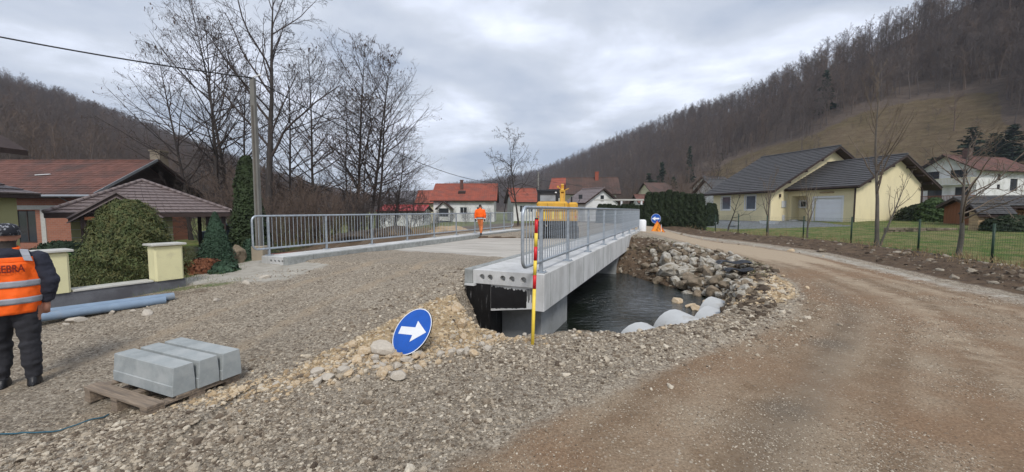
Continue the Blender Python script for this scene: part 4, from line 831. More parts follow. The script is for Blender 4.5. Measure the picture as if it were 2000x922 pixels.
# concrete culvert pipes in the stream
g2 = 'concrete culvert pipes under the dirt road'
for lb, (x, y), dr, L_, r in (('pale concrete culvert pipe nearest the bridge, mostly buried in gravel',(2.2,6.75),(.32,-.95),2.2,.46),('largest visible pale concrete culvert pipe, second from the bridge',(3.13,7.55),(.36,-.93),2.4,.48),
    ('upper right pale concrete culvert pipe beside the yellow soil',(4.52,8.85),(.55,-.83),2.2,.44),('small low pale culvert pipe in front of the upper right one',(3.98,7.95),(.5,-.86),2.0,.45)):
    L2 = math.hypot(*dr); pipe('culvert_pipe', lb, (x, y, WZ+.04), (x+dr[0]/L2*L_, y+dr[1]/L2*L_, WZ-.18), r, MT['culvert'], g2, .07)
# ================================================================== rocks
def rock_mesh(seed, sub=2, rough=.3, ang_=.0):
    import bmesh
    bm_ = bmesh.new(); bmesh.ops.create_icosphere(bm_, subdivisions=sub, radius=1); rk = np.random.RandomState(seed); npl = 14 if sub > 2 else 13; planes = [(lambda v: v/np.linalg.norm(v))(rk.randn(3)) for _ in range(npl)]; dd = rk.uniform(.5,.85,npl)
    for v in bm_.verts:
        p = np.array(v.co)
        for pl, d_ in zip(planes, dd):
            e_ = p @ pl - d_
            if e_ > 0: p = p - pl*e_*1.0
        k = 1 + rough*.35*float(fbm(p[0]*2.1+seed, p[1]*2.1+p[2]*1.7, seed, 3)); v.co = Vector(p*k)
    me = bpy.data.meshes.new('rock'); bm_.to_mesh(me); bm_.free(); return me
RK = {}
def rocks(name, m, seeds, sub, key):
    out_ = []
    for s in seeds: me = rock_mesh(s, sub, .45 if sub > 2 else .3); me.materials.append(m); out_.append(me)
    RK[key] = out_
rocks('b', MT['boulder'], range(1,9), 3, 'b'); rocks('b2', MT['boulder2'], range(11,17), 3, 'b2'); rocks('l', MT['lime'], range(21,29), 2, 'l'); rocks('lw', MT['limew'], range(31,39), 2, 'lw')
def rock(key, loc, s, label, group=None, cat='rock', name='boulder', sq=(1,1,.75)):
    o = bpy.data.objects.new(name, rgr.choice(RK[key])); COL.objects.link(o); o.location = loc; o.rotation_euler = (rgr.uniform(-.4,.4), rgr.uniform(-.4,.4), rgr.uniform(0,6.28)); o.scale = (s*sq[0]*rgr.uniform(.85,1.2), s*sq[1]*rgr.uniform(.8,1.1), s*sq[2]*rgr.uniform(.85,1.15)); return tag(o, label, cat, group)
# riprap on the far bank (size in px, picture position -> spot on the bank)
RIP = [(1290,382+58,0)]
RIP = [ # u, v(centre), width px, tone, label
 (1305,535,34,'b','biggest pale grey boulder at the water edge of the riprap bank'),(1318,560-10,22,'b','grey boulder under the biggest pale one, at the water edge'),(1300,515,30,'b','large grey boulder above the biggest one near the soil face'),(1337,532,24,'b','rounded pale boulder right of the biggest one'),
 (1335,508,15,'b','pale flat boulder in the middle row of the riprap'),(1320,498,18,'b','grey boulder high on the left of the riprap'),(1297,486,22,'b2','flat brown boulder at the top left end of the riprap'),(1345,489,15,'b','small grey boulder on the top row'),
 (1355,512,16,'b','grey boulder in the upper middle of the riprap'),(1372,512,18,'b','bright rounded boulder under the grass strip'),(1390,516,20,'b','pale boulder with a slanted face on the top right row'),(1403,524,14,'b','small pale boulder at the right of the top row'),
 (1355,530,15,'b','small rounded boulder in the centre of the riprap'),(1373,528,20,'b2','brown tilted boulder in the centre of the riprap'),(1385,540,24,'b2','long brown boulder across the middle of the riprap'),(1350,545,24,'b2','brown boulder low on the left of the riprap'),
 (1362,556,30,'b2','wide brown boulder near the water in the middle'),(1335,560,26,'b2','mossy brown boulder beside the water'),(1400,552,26,'b2','mossy brown boulder low on the right of the riprap'),(1392,572,28,'b2','dark brown boulder close above the culvert pipe'),
 (1342,575,24,'b','bright white-grey boulder at the foot of the riprap'),(1362,580,22,'b2','brown boulder at the foot next to the bright one'),(1425,540,26,'b','pale boulder under the black plastic sheet'),(1445,536,20,'b2','brown boulder right of the pale one under the plastic'),
 (1420,560,26,'b2','dark boulder low on the right end of the riprap'),(1440,556,20,'b2','dark boulder at the right end beside the yellow soil'),(1408,538,18,'b','grey boulder near the right end of the riprap'),(1377,500,14,'b2','brown boulder in the grass at the top'),
 (1280,530,18,'b2','earthy boulder at the corner of the soil face'),(1285,548,16,'b2','small dark boulder at the water near the soil face'),(1240,483,14,'b2','brown stone under the far end of the bridge beam'),(1262,520,14,'b2','brown stone stuck in the soil face'),
 (1330,483,22,'b','pale top boulder at the road edge'),(1316,489,14,'b2','brown slab at the road edge')]
for (u_, v_, w_, k_, lb) in RIP:
    # march the pixel ray down to the bank
    d_ = ray(u_, v_); best = None
    for i in range(400):
        y = 6 + i*.04; tt = y/d_[1]; x = d_[0]*tt; z = CAM_Z + d_[2]*tt
        if z <= Hs(x, y) + .05 or z < WZ - .05: best = (x, y, max(Hs(x, y), WZ-.1)); break
    if best: s_ = w_/760*best[1]*.72; rock(k_, (best[0], best[1], best[2] + s_*.25), s_, lb)
rip_pts = []
for i in range(230):
    u_ = rgr.uniform(1275, 1460); v_ = rgr.uniform(478, 580)
    if v_ > 590 - abs(u_-1380)*.2 or v_ < 478 + max(0, u_-1340)*.22: continue
    d_ = ray(u_, v_)
    for j in range(300):
        y = 7 + j*.05; tt = y/d_[1]; x = d_[0]*tt; z = CAM_Z + d_[2]*tt
        if z <= Hs(x, y) or z < WZ:
            if wet(x, y) > 0: s_ = rgr.uniform(.08,.20); rock(rgr.choice(['b','b','b2']), (x, y, Hs(x,y)+s_*.1), s_, 'smaller rough stone wedged among the boulders of the far stream bank', 'filler stones among the riprap', name='stone')
            break
for (u_, v_, w_, lb) in ((1322,588,27,'yellowish rock lying in the shallow water near the culvert pipes'),(1347,597,24,'low yellow rock at the waterline left of the upper culvert'),(1362,603,26,'flat yellow rock touching the upper culvert pipe'),(1380,590,16,'small pale rock between water and culvert'),(1425,577,20,'pale rock resting above the upper culvert pipe')):
    p = at(u_, v_, WZ + (.02 if v_ > 580 else .35)); rock('l', p, w_/760*p.y*.6, lb, sq=(1,.8,.5), name='rock')
# limestone rubble round the leaning sign
BIG = [(748,680,48,'lw','largest pale limestone lump left of the leaning sign'),(712,684,32,'l','yellow limestone lump left of the largest one'),(775,693,20,'l','small limestone between the largest lump and the sign'),(775,732,34,'lw','flat pinkish stone lying alone below the leaning sign'),
 (893,601,26,'l','tall yellow rock against the black tarred wall'),(902,632,28,'l','pale yellow rock under the tall one by the tarred wall'),(672,722,30,'lw','pale stone at the lower end of the rubble'),(640,735,24,'lw','pale stone near the tip of the rubble tail'),(700,700,26,'l','yellow stone below the lump'),(735,700,22,'lw','pale wedge stone below the largest lump'),
 (815,690,24,'lw','pale stone under the sign edge'),(790,700,18,'l','yellow stone just right below the sign'),(860,690,22,'lw','pale stone right of the sign'),(900,687,22,'lw','pale stone towards the bridge corner'),(925,690,26,'l','yellow stone near the tarred wall foot'),(940,672,18,'lw','pale stone at the concrete corner'),(952,679,24,'lw','pale flat stone at the concrete corner foot'),(620,745,22,'lw','pale stone at the far left tip of the rubble'),(660,700,18,'l','yellow stone upper left of the rubble'),(690,672,18,'l','yellow stone above the lump')]
for (u_, v_, w_, k_, lb) in BIG:
    d_ = ray(u_, v_ + w_*.25)
    for j in range(400):
        y = 2.5 + j*.015; tt = y/d_[1]; x = d_[0]*tt; z = CAM_Z + d_[2]*tt
        if z <= Hs(x, y): break
    s_ = w_/760*y*.56; rock(k_, (x, y, Hs(x,y) + s_*.35), s_, lb, name='limestone_rock', cat='rock')
def strew(cnt, fn, smin, smax, keys, label, group, pw=2.0):
    k = 0; i = 0
    while k < cnt and i < cnt*40:
        i += 1; x, y = fn()
        if wet(x, y) < .1: continue
        s_ = smin*(smax/smin)**(rgr.random()**pw); rock(rgr.choice(keys), (x, y, Hs(x,y)+s_*.3), s_, label, group, name='rubble_stone', cat='stone'); k += 1
def along(P, sg):
    def f():
        i = rgr.randrange(len(P)-1); t_ = rgr.random(); return P[i][0]+(P[i+1][0]-P[i][0])*t_ + rgr.gauss(0,sg), P[i][1]+(P[i+1][1]-P[i][1])*t_ + rgr.gauss(0,sg)
    return f
strew(110, along([(-1.95,3.85),(-1.45,4.15),(-1.05,4.4),(-.5,4.7)], .15), .022, .075, ['l','l','lw'], 'yellow limestone rubble piece in the heap around the leaning sign', 'limestone rubble by the leaning sign')
strew(40, along([(-2.6,3.4),(-2.0,3.85),(-1.6,4.1)], .11), .018, .045, ['l','lw'], 'pale rubble stone in the tail of the heap towards the pallet', 'rubble tail stones towards the pallet')
strew(50, along([(-.8,4.9),(-.1,5.1),(-.45,5.6),(-.85,6.1)], .16), .02, .065, ['l','lw'], 'pale limestone piece between the sign and the tarred bridge wall', 'limestone between sign and bridge')
strew(30, along([(.1,4.95),(.9,5.2),(1.6,5.15),(2.6,5.55),(3.4,6.1)], .16), .02, .05, ['lw','lw','l'], 'pale stone on the rim of the embankment above the water', 'stones on the embankment rim')
strew(25, along([(4.6,6.9),(5.5,8.2),(6.3,9.6)], .4), .02, .07, ['l'], 'yellow stone on the yellow soil beside the culvert pipes', 'yellow stones by the culverts')
strew(22, along([(10.4,11),(10.9,14.5),(10.2,20),(9.6,25),(9.4,28)], .35), .04, .16, ['lw','l','b2'], 'pale stone in the rubble row between dirt road and fence', 'stones in the row along the fence side of the road')
for (u_, v_, w_, lb) in ((148,618,34,'white stone on the ground in front of the blue pipes'),(218,606,22,'small pale stone in front of the middle of the pipes'),(285,606,32,'flat pale stone near the right pipe end'),(258,604,14,'tiny stone beside the flat pale one'),(128,622,14,'little brown stone left of the white stone'),(152,729,13,'single reddish stone on the gravel behind the pallet'),(425,590,22,'pale stone at the pavement corner of the garden'),(520,555,30,'pale slab stone at the gravel edge near the left pavement end'),(480,565,24,'pale stone along the edge of the driveway')):
    p = at(u_, v_, .05); rock('lw', (p.x, p.y, Hs(p.x,p.y)+.01), w_/760*p.y*.5, lb, name='stone', sq=(1,.7,.5))
# broken kerb pieces carried on the pallet edge, cord, plastic
b = MB(); cp = [at(u_, v_, 0) for u_, v_ in ((-40,825),(20,824),(70,822),(120,818),(165,806),(200,797),(215,790))]; pts = []
for i in range(len(cp)-1):
    for k in range(5): q_ = cp[i].lerp(cp[i+1], k/5); pts.append((q_.x, q_.y, Hs(q_.x,q_.y)+.012))
b.tube(pts, .006, 6); tag(b.build('cord', MT['cord'], smooth=True), 'thin blue cord lying on the gravel left of the pallet', 'cord')
for lb, (u_, v_, y), sz in (('black plastic sheet lying on top of the riprap beside the road',(1435,511,11.4),.5),('crumpled lower black plastic scrap under the sheet',(1448,526,10.9),.42)):
    nn_ = 14; V = []; F_ = []; c_ = aty(u_, v_, y)
    for i in range(nn_):
        for j in range(9): X_, Y_ = (i/(nn_-1)-.5)*sz*2, (j/8-.5)*sz*.7; V.append((c_.x+X_, c_.y+Y_, c_.z + .025*math.sin(i*.8)+.02*math.cos(j*.9+i*.3)-.06*abs(Y_)/sz - (.05 if i in (0,nn_-1) else 0)))
    for i in range(nn_-1):
        for j in range(8): a = i*9+j; F_.append((a,a+1,a+10,a+9))
    q = MB(); q.add(V, F_); o = q.build('plastic_sheet', MT['plastic']); md = o.modifiers.new('thickness', 'SOLIDIFY'); md.thickness = .012; tag(o, lb, 'plastic sheet')
# kerb blocks (sizes measured from the picture)
KW = (PLY-.22)/3
for i, lb in enumerate(('front grey concrete kerb block on the pallet, nearest the camera','middle grey concrete kerb block of the three on the pallet','rear grey concrete kerb block on the pallet, farthest from the camera')):
    kerb_block(lb, .06 + .02*i, .19 + i*(KW+.010), PL-.06, KW, .26)
# ================================================================== BUILDINGS
def wall(b, p0, p1, z0, z1, openings=(), rev=.12):
    # upright wall face from p0 to p1 (2D), outward normal to the right of p0->p1; openings (a0,a1,h0,h1) with reveals
    p0 = Vector((*p0, 0)); p1 = Vector((*p1, 0)); Lw = (p1-p0).length; u_ = (p1-p0)/Lw; nrm = Vector((u_.y, -u_.x, 0))
    X_ = sorted({0, Lw, *[o[0] for o in openings], *[o[1] for o in openings]}); Z_ = sorted({z0, z1, *[o[2] for o in openings], *[o[3] for o in openings]})
    P = lambda a, z, d=0: p0 + u_*a + Vector((0,0,z)) - nrm*d
    for i in range(len(X_)-1):
        for j in range(len(Z_)-1):
            cx, cz = (X_[i]+X_[i+1])/2, (Z_[j]+Z_[j+1])/2
            if any(o[0] < cx < o[1] and o[2] < cz < o[3] for o in openings): continue
            b.add([P(X_[i],Z_[j]), P(X_[i+1],Z_[j]), P(X_[i+1],Z_[j+1]), P(X_[i],Z_[j+1])], [(0,1,2,3)])
    for (a0,a1,h0,h1) in openings:
        for (q, r) in (((a0,h0),(a0,h1)),((a0,h1),(a1,h1)),((a1,h1),(a1,h0)),((a1,h0),(a0,h0))):
            b.add([P(*q), P(*r), P(*r,rev), P(*q,rev)], [(0,1,2,3)])
    return P
def window(par, P, o, name='window', fm='frame', pm='pane', bars=1, rev=.12, fw=.07, trim=None):
    a0,a1,h0,h1 = o; d = rev
    def bx(b, x0, x1, z0, z1, y0, y1): V = [P(x,z,y) for y in (y0,y1) for (x,z) in ((x0,z0),(x1,z0),(x1,z1),(x0,z1))]; b.add(V, [(0,1,2,3),(7,6,5,4),(0,4,5,1),(1,5,6,2),(2,6,7,3),(3,7,4,0)])
    b = MB(); y0, y1 = d-.05, d-.002
    bx(b,a0,a0+fw,h0,h1,y0,y1); bx(b,a1-fw,a1,h0,h1,y0,y1); bx(b,a0+fw,a1-fw,h0,h0+fw,y0,y1); bx(b,a0+fw,a1-fw,h1-fw,h1,y0,y1)
    for k in range(bars): x = a0 + (a1-a0)*(k+1)/(bars+1); bx(b,x-.03,x+.03,h0+fw,h1-fw,y0+.005,y1)
    w_ = b.build(name, MT[fm], par); bm_fix(w_)
    b = MB(); bx(b,a0+fw*.6,a1-fw*.6,h0+fw*.6,h1-fw*.6,d-.022,d-.012); p_ = b.build('pane', MT[pm], w_); bm_fix(p_)
    if trim: 
        b = MB(); t_ = trim
        for q in ((a0-t_,a0,h0-t_,h1+t_),(a1,a1+t_,h0-t_,h1+t_),(a0,a1,h1,h1+t_),(a0,a1,h0-t_,h0)): bx(b,*q,-.02,.01)
        bm_fix(b.build('trim', MT['frame'], w_))
    return w_
def tiles(par, A, B, C, D, m, rows, cols=0, th=.03, single_max=0, name='roof_tiles', jit=.01, keep=None):
    # slope A(eave left) B(eave right) C(top right) D(top left); overlapping tile courses
    A, B, C, D = map(Vector, (A, B, C, D)); nrm = (B-A).cross(D-A).normalized(); b = MB(); cnt = 0; sg_ = []
    for r in range(rows):
        f0, f1 = r/rows, min(1, (r+1.12)/rows); l0, r0_ = A.lerp(D, f0), B.lerp(C, f0); l1, r1_ = A.lerp(D, f1), B.lerp(C, f1); wd = (r0_-l0).length
        n_ = 1 if not cols else max(1, int(round(cols*wd/(B-A).length)))
        for c in range(n_):
            g0, g1 = c/n_, (c+1)/n_ - (.06/n_ if n_ > 1 else 0); j_ = random.uniform(0, jit)
            p = [l0.lerp(r0_, g0), l0.lerp(r0_, g1), l1.lerp(r1_, g1), l1.lerp(r1_, g0)]
            up = [nrm*(th+j_+.012), nrm*(th+j_+.012), nrm*(.012+j_), nrm*(.012+j_)]
            V = [q + u_ for q, u_ in zip(p, up)] + [p[0]+nrm*.002, p[1]+nrm*.002, p[2]+nrm*.002, p[3]+nrm*.002]; F_ = [(0,1,2,3),(4,5,1,0),(5,6,2,1),(7,4,0,3)]
            if len(sg_) < single_max: q = MB(); q.add(V, F_); sg_.append(q.build('tile', m, par))
            else: b.add(V, F_)
    if b.v: o = b.build(name, m, par); o['kind'] = 'stuff'
def gable_roof(par, x0, x1, y0, y1, ze, zr, over, ovg, m, rows, cols=0, th=.14, fm='fascia', single=0, yr=None):
    # ridge along local x at y = yr
    yr = (y0+y1)/2 if yr is None else yr; sl = (zr-ze)/(yr-y0); sb = (zr-ze)/(y1-yr); E0 = (y0-over, ze-sl*over); E1 = (y1+over, ze-sb*over); X0, X1 = x0-ovg, x1+ovg
    b = MB(); b.prism([(X0,E0[0],E0[1]),(X0,yr,zr),(X0,E1[0],E1[1]),(X0,E1[0],E1[1]-th),(X0,yr,zr-th*1.15),(X0,E0[0],E0[1]-th)], (X1-X0,0,0))
    ro = b.build('roof', MT[fm], par); bm_fix(ro)
    tiles(ro, (X0-.03,E0[0]-.04,E0[1]),(X1+.03,E0[0]-.04,E0[1]),(X1+.03,yr,zr),(X0-.03,yr,zr), MT[m], rows, cols, single_max=single)
    tiles(ro, (X1+.03,E1[0]+.04,E1[1]),(X0-.03,E1[0]+.04,E1[1]),(X0-.03,yr,zr),(X1+.03,yr,zr), MT[m], rows, cols)
    b = MB(); k = X0
    while k < X1: b.tube([(k,yr,zr+.02),(min(k+.42,X1),yr,zr+.035)], .09, 7); k += .4
    o = b.build('ridge_cap', MT[m], ro); o['kind'] = 'stuff'; return ro
def gable_walls(par, x0, x1, y0, y1, z0, ze, zr, m, wins=None, yr=None, door=None, th=.1, bars=1, pm='pane', fm='frame', trim=None):
    # wins: dict side -> [(a0,a1,h0,h1)], sides f (y0, looking -y), r (x1), b (y1), l (x0)
    wins = wins or {}; b = MB(); yr = (y0+y1)/2 if yr is None else yr; Ps = {}
    Ps['f'] = wall(b,(x0,y0),(x1,y0),z0,ze,wins.get('f',())); Ps['r'] = wall(b,(x1,y0),(x1,y1),z0,ze,wins.get('r',())); Ps['b'] = wall(b,(x1,y1),(x0,y1),z0,ze,wins.get('b',())); Ps['l'] = wall(b,(x0,y1),(x0,y0),z0,ze,wins.get('l',()))
    for x, s in ((x0,-1),(x1,1)): b.add([(x,y0,ze),(x,y1,ze),(x,yr,zr)], [(0,1,2) if s > 0 else (2,1,0)])
    o = b.build('wall', MT[m], par)
    for k, ws in wins.items():
        for w_ in ws: window(par, Ps[k], w_, bars=bars, pm=pm, fm=fm, trim=trim)
    return Ps
def chimney(par, x, y, z0, z1, m='brick', s=.25):
    b = MB(); b.box(x-s,x+s,y-s,y+s,z0,z1); b.box(x-s-.06,x+s+.06,y-s-.06,y+s+.06,z1,z1+.1); return b.build('chimney', MT[m], par)
# ---- yellow house
YC = (26.6, 30.3); yh = thing('yellow_house', 'pale yellow house with dark tiled double roof and white garage door beyond the lawn', 'house', (*YC, .62), R(15.1+90))
# local x = e1 (away along the front), local y = -e2 (front is at y=0 side facing... ) -> mirror: y' = -e2
# walls are written with y' negative for the depth of the house
def YH():
    par = yh; Zb = -.3
    # main volume: x 5.42..12.0, y' from +2.06 (front) to -11.7
    f0, f1 = 2.06, -11.7; X0, X1 = 5.42, 12.2; ze, zr = 3.1, 6.95; yr = -4.85
    b = MB(); W = {}
    op_f = [(1.6,2.75,1.15,2.5),(4.55,5.7,1.15,2.5)]
    P = wall(b, (X1,f0), (X0,f0), Zb, ze, [(X1-X0-a1, X1-X0-a0, h0, h1) for (a0,a1,h0,h1) in op_f])
    wall(b, (X0,f0), (X0,f1), Zb, ze); wall(b, (X0,f1), (X1,f1), Zb, ze); wall(b, (X1,f1), (X1,f0), Zb, ze)
    for x in (X0, X1): b.add([(x,f0,ze),(x,f1,ze),(x,yr,zr)], [(0,1,2)])
    b.build('wall', MT['ytile'], par)
    for (a0,a1,h0,h1) in op_f: window(par, P, (X1-X0-a1, X1-X0-a0, h0, h1), bars=0, pm='paneb', trim=.09)
    # garage wing: x 0..5.42, y' 0..-7.4
    b = MB(); g0, g1 = 0., -7.3; ze2, zr2 = 3.2, 5.45; yr2 = -4.4
    door = (.95, 3.1, .0, 2.1); ent = (3.75, 5.15, .0, 2.35)
    Q = wall(b, (5.42,g0), (0,g0), Zb, ze2, [(5.42-door[1],5.42-door[0],.0,2.1),(5.42-ent[1],5.42-ent[0],.0,2.35)], rev=.9)
    wall(b, (0,g0), (0,g1), Zb, ze2); wall(b, (0,g1), (5.42,g1), Zb, ze2); b.add([(0,g0,ze2),(0,g1,ze2),(0,yr2,zr2)], [(0,1,2)]); b.build('wall', MT['ytile'], par)
    # entrance back wall, small window and door
    b = MB(); b.add([Q(5.42-ent[1],0,.9),Q(5.42-ent[0],0,.9),Q(5.42-ent[0],2.35,.9),Q(5.42-ent[1],2.35,.9)], [(0,1,2,3)]); b.build('porch_wall', MT['ytile'], par)
    window(par, lambda a,z,d=0: Q(a,z,d+.72), (5.42-ent[1]+.15, 5.42-ent[1]+.75, 1.35, 1.95), bars=0, trim=.05)
    b = MB(); x = 5.42-ent[0]-.03
    b.add([Q(x,0,.15),Q(x,0,.85),Q(x,2.2,.85),Q(x,2.2,.15)], [(0,1,2,3)]); b.build('entrance_door', MT['fascia'], par)
    # garage door: sectional panels
    a0, a1 = 5.42-door[1], 5.42-door[0]
    def bx(b, x0, x1, z0, z1, y0, y1): V = [Q(x,z,y) for y in (y0,y1) for (x,z) in ((x0,z0),(x1,z0),(x1,z1),(x0,z1))]; b.add(V, [(0,1,2,3),(7,6,5,4),(0,4,5,1),(1,5,6,2),(2,6,7,3),(3,7,4,0)])
    gd = MB(); bx(gd,a0,a1,0,.03,.13,.16); gdo = gd.build('garage_door', MT['garage'], par)
    for k in range(5): q = MB(); bx(q,a0,a1,.03+k*.414,.03+k*.414+.408,.13,.16); bm_fix(q.build('panel', MT['garage'], gdo))
    q = MB(); bx(q,a0-.17,a0,0,2.27,-.03,.02); bx(q,a1,a1+.17,0,2.27,-.03,.02); bx(q,a0,a1,2.1,2.27,-.03,.02); bm_fix(q.build('garage_frame', MT['frame'], par))
    q = MB(); bx(q,a0+.45,a1-.6,2.5,2.6,-.08,.0); bm_fix(q.build('awning_case', MT['stonew'], par))
    # two meter boxes and a lamp on the gable wall of the main volume (faces the wing)
    q = MB(); q.box(5.36,5.42,.35,.85,1.35,1.95); q.build('meter_box', MT['planter'], par); q = MB(); q.box(5.36,5.42,.45,.72,.15,.65); q.build('meter_box', MT['planter'], par)
    q = MB(); q.tube([(5.37,1.1,2.25),(5.37,1.1,2.55)], .09, 8); q.build('wall_lamp', MT['fascia'], par)
    # roofs (ridge along local x)
    def roof(x0,x1,y0,y1,ze_,zr_,yr_,over,ovg,rows,cols):
        sl = (zr_-ze_)/(y0-yr_); sb = (zr_-ze_)/(yr_-y1); E0 = (y0+over, ze_-sl*over); E1 = (y1-over, ze_-sb*over); th = .17; Xa, Xb = x0-ovg, x1+ovg
        b = MB(); b.prism([(Xa,E0[0],E0[1]),(Xa,yr_,zr_),(Xa,E1[0],E1[1]),(Xa,E1[0],E1[1]-th),(Xa,yr_,zr_-th*1.1),(Xa,E0[0],E0[1]-th)], (Xb-Xa,0,0)); ro = b.build('roof', MT['fascia'], par); bm_fix(ro)
        tiles(ro, (Xb,E0[0]+.05,E0[1]+.01),(Xa-.03,E0[0]+.05,E0[1]+.01),(Xa-.03,yr_,zr_+.01),(Xb,yr_,zr_+.01), MT['tile'], rows, cols, th=.05)
        tiles(ro, (Xa-.03,E1[0]-.05,E1[1]+.01),(Xb,E1[0]-.05,E1[1]+.01),(Xb,yr_,zr_+.01),(Xa-.03,yr_,zr_+.01), MT['tile'], rows, cols, th=.05)
        q = MB(); q.tube([(Xa-.03,yr_,zr_+.05),(Xb,yr_,zr_+.05)], .1, 7); q.build('ridge_cap', MT['tile'], ro)
        q = MB(); q.tube([(Xa,E0[0]+.1,E0[1]-.05),(Xb,E0[0]+.1,E0[1]-.05)], .07, 7); q.build('gutter', MT['fascia'], ro)
        k = -1
        for yy in (.75, .5, .25):
            for (ya, yb, za, zb_) in ((E0[0], yr_, E0[1], zr_),(E1[0], yr_, E1[1], zr_)): q = MB(); yq = ya+(yb-ya)*yy; zq = za+(zb_-za)*yy; q.box(Xa+.05, x0, yq-.06, yq+.06, zq-.36, zq-.18); q.build('purlin', MT['fascia'], ro)
        return ro
    roof(X0, X1, f0, f1, ze, zr, yr, .55, .75, 22, 34)
    roof(0, 5.6, g0, -8.2, ze2, zr2, yr2, .5, .6, 14, 26)
    for (x, y) in ((-.06, .10), (-.06, -7.36)): q = MB(); q.tube([(x-.1,y+.35,3.0),(x,y,2.75),(x,y,-.1)], .06, 8); q.build('downpipe', MT['fascia'], par)
    q = MB(); q.box(4.4,4.9,.05,.5,-.1,.25); q.build('entrance_step', MT['concrete'], par)
YH()
# little house behind its left corner
t = thing('outbuilding', 'small house with grey lean roof behind the left end of the yellow house', 'house', (28.8, 54, 1.2), R(10))
gable_walls(t, 0, 7, 0, 6, -.5, 2.8, 5.0, 'hwhite', {'f':[(1,2,1,2.1)]}); gable_roof(t, 0, 7, 0, 6, 2.8, 5.0, .4, .5, 'tile', 10)
# white balcony house on the right
wp_ = aty(1903, 400, 62); t = thing('white_house', 'large white house with brown tiled roof, balconies and brick chimney at the far right', 'house', (wp_.x, wp_.y, 2.3), R(15))
Ps = gable_walls(t, 0, 14, 0, 7.4, -1.5, 6.2, 8.6, 'hwhite', {'f':[(5.2,6.0,4.3,5.3),(5.2,6.0,2.8,3.6),(8.5,10.4,2.6,4.6)], 'l':[(1.0,2.9,4.6,6.0),(4.3,6.3,4.6,6.0),(1.5,3.4,1.4,3.2),(5,6.6,1.4,3.2)]}, fm='fascia')
gable_roof(t, 0, 14, 0, 7.4, 6.2, 8.6, .8, 1.2, 'oldtile', 12, 30); chimney(t, 2.4, 2.4, 7.2, 9.5, 'umber', .42)
def balcony(t, x0, x1, y0, y1, z, n=12, m='cream', side='f'):
    b = MB(); b.box(x0,x1,y0,y1,z-.15,z); f = b.build('balcony', MT['hwhite'], t); q = MB(); q.box(x0,x1,y0-.03,y0+.03,z+.85,z+.95); q.box(x0-.03,x0+.03,y0,y1,z+.85,z+.95)
    k = x0
    while k < x1: q.box(k,k+.06,y0-.02,y0+.02,z,z+.85); k += .18
    k = y0
    while k < y1: q.box(x0-.02,x0+.02,k,k+.06,z,z+.85); k += .18
    o = q.build('balcony_railing', MT[m], f)
balcony(t, -1.3, 0, .0, 7.4, 3.7); balcony(t, -1.3, 0, 0, 7.4, .9, m='darkwood')
# shed with firewood + stone oven + low stone wall
t = thing('wood_shed', 'long low shed of orange-brown boards with dark tiled roof and firewood inside', 'shed', (28.0, 23.6, .42), R(-20))
b = MB(); wall(b,(0,2.6),(0,0),-.3,1.65); wall(b,(9,2.6),(0,2.6),-.3,1.65); wall(b,(0,0),(1.2,0),-.3,1.6); b.build('wall', MT['darkwood'], t)
for k in range(9): q = MB(); q.box(-.03,0,k*.288+.005,k*.288+.28,-.3,1.66); q.build('board', MT['darkwood'], t)
q = MB(); q.add([(0,0,1.65),(0,2.6,1.65),(0,1.3,2.05)],[(0,1,2)]); q.build('gable', MT['darkwood'], t)
gable_roof(t, 0, 9, 0, 2.6, 1.65, 2.1, .3, .3, 'tile', 6, 30)
for x in (3.2, 5.6, 8.2): q = MB(); q.box(x,x+.14,.0,.14,-.3,1.6); q.build('post', MT['fascia'], t)
q = MB()
for i in range(26):
    for j in range(8): x = 1.35+i*.27+rgr.uniform(-.02,.02); z = -.1+j*.19; q.obox((x,.25+rgr.uniform(0,.12),z),(x,1.1,z),.22,.16)
o = q.build('firewood', MT['firewood'], t); o['kind'] = 'stuff'
t = thing('stone_oven', 'stone garden oven with small grey tiled roof in front of the shed', 'oven', (25.0, 20.9, .38), R(-8))
for j in range(9):
    x = 0.
    while x < 1.05: w_ = rgr.uniform(.2,.42); w_ = min(w_, 1.1-x); q = MB(); q.cbox(x+.01,x+w_-.01,-rgr.uniform(0,.04),.5,j*.15-.1,j*.15+.04,.02); q.build('stone', MT['stonew'], t); x += w_
q = MB(); q.box(1.1,1.75,.1,1.0,-.1,.55); q.build('side_block', MT['stonew'], t); 
gable_roof(t, -.05, 1.5, 0, .7, 1.3, 1.70, .16, .08, 'tile', 6, 8)
q = MB(); q.box(1.62,1.72,.0,.1,-.1,1.4); q.build('post', MT['fascia'], t)
t = thing('low_stone_wall', 'low dry stone wall in the lawn left of the stone oven', 'stone wall', (21.2, 21.9, .42), R(-6))
for j in range(3):
    x = 0.
    while x < 3.3: w_ = rgr.uniform(.25,.5); q = MB(); q.cbox(x+.01,x+w_-.01,rgr.uniform(-.03,.03),.35,j*.13-.08,j*.13+.04,.02); q.build('stone', MT['boulder2'], t); x += w_
t = thing('garden_hut', 'tiny white and grey garden hut with dark roof by the garage wall', 'hut', at(1688, 431, .75).to_tuple(), R(10))
hy = t.location.y/32.; q = MB(); q.box(-.35,.05,-.3,.3,-.1,.75); q.build('white_panel', MT['frame'], t); q = MB(); q.box(.055,.4,-.3,.3,-.1,.75); q.build('grey_panel', MT['cap'], t); gable_roof(t, -.4, .45, -.35, .35, .75, 1.05, .15, .12, 'tile', 3)
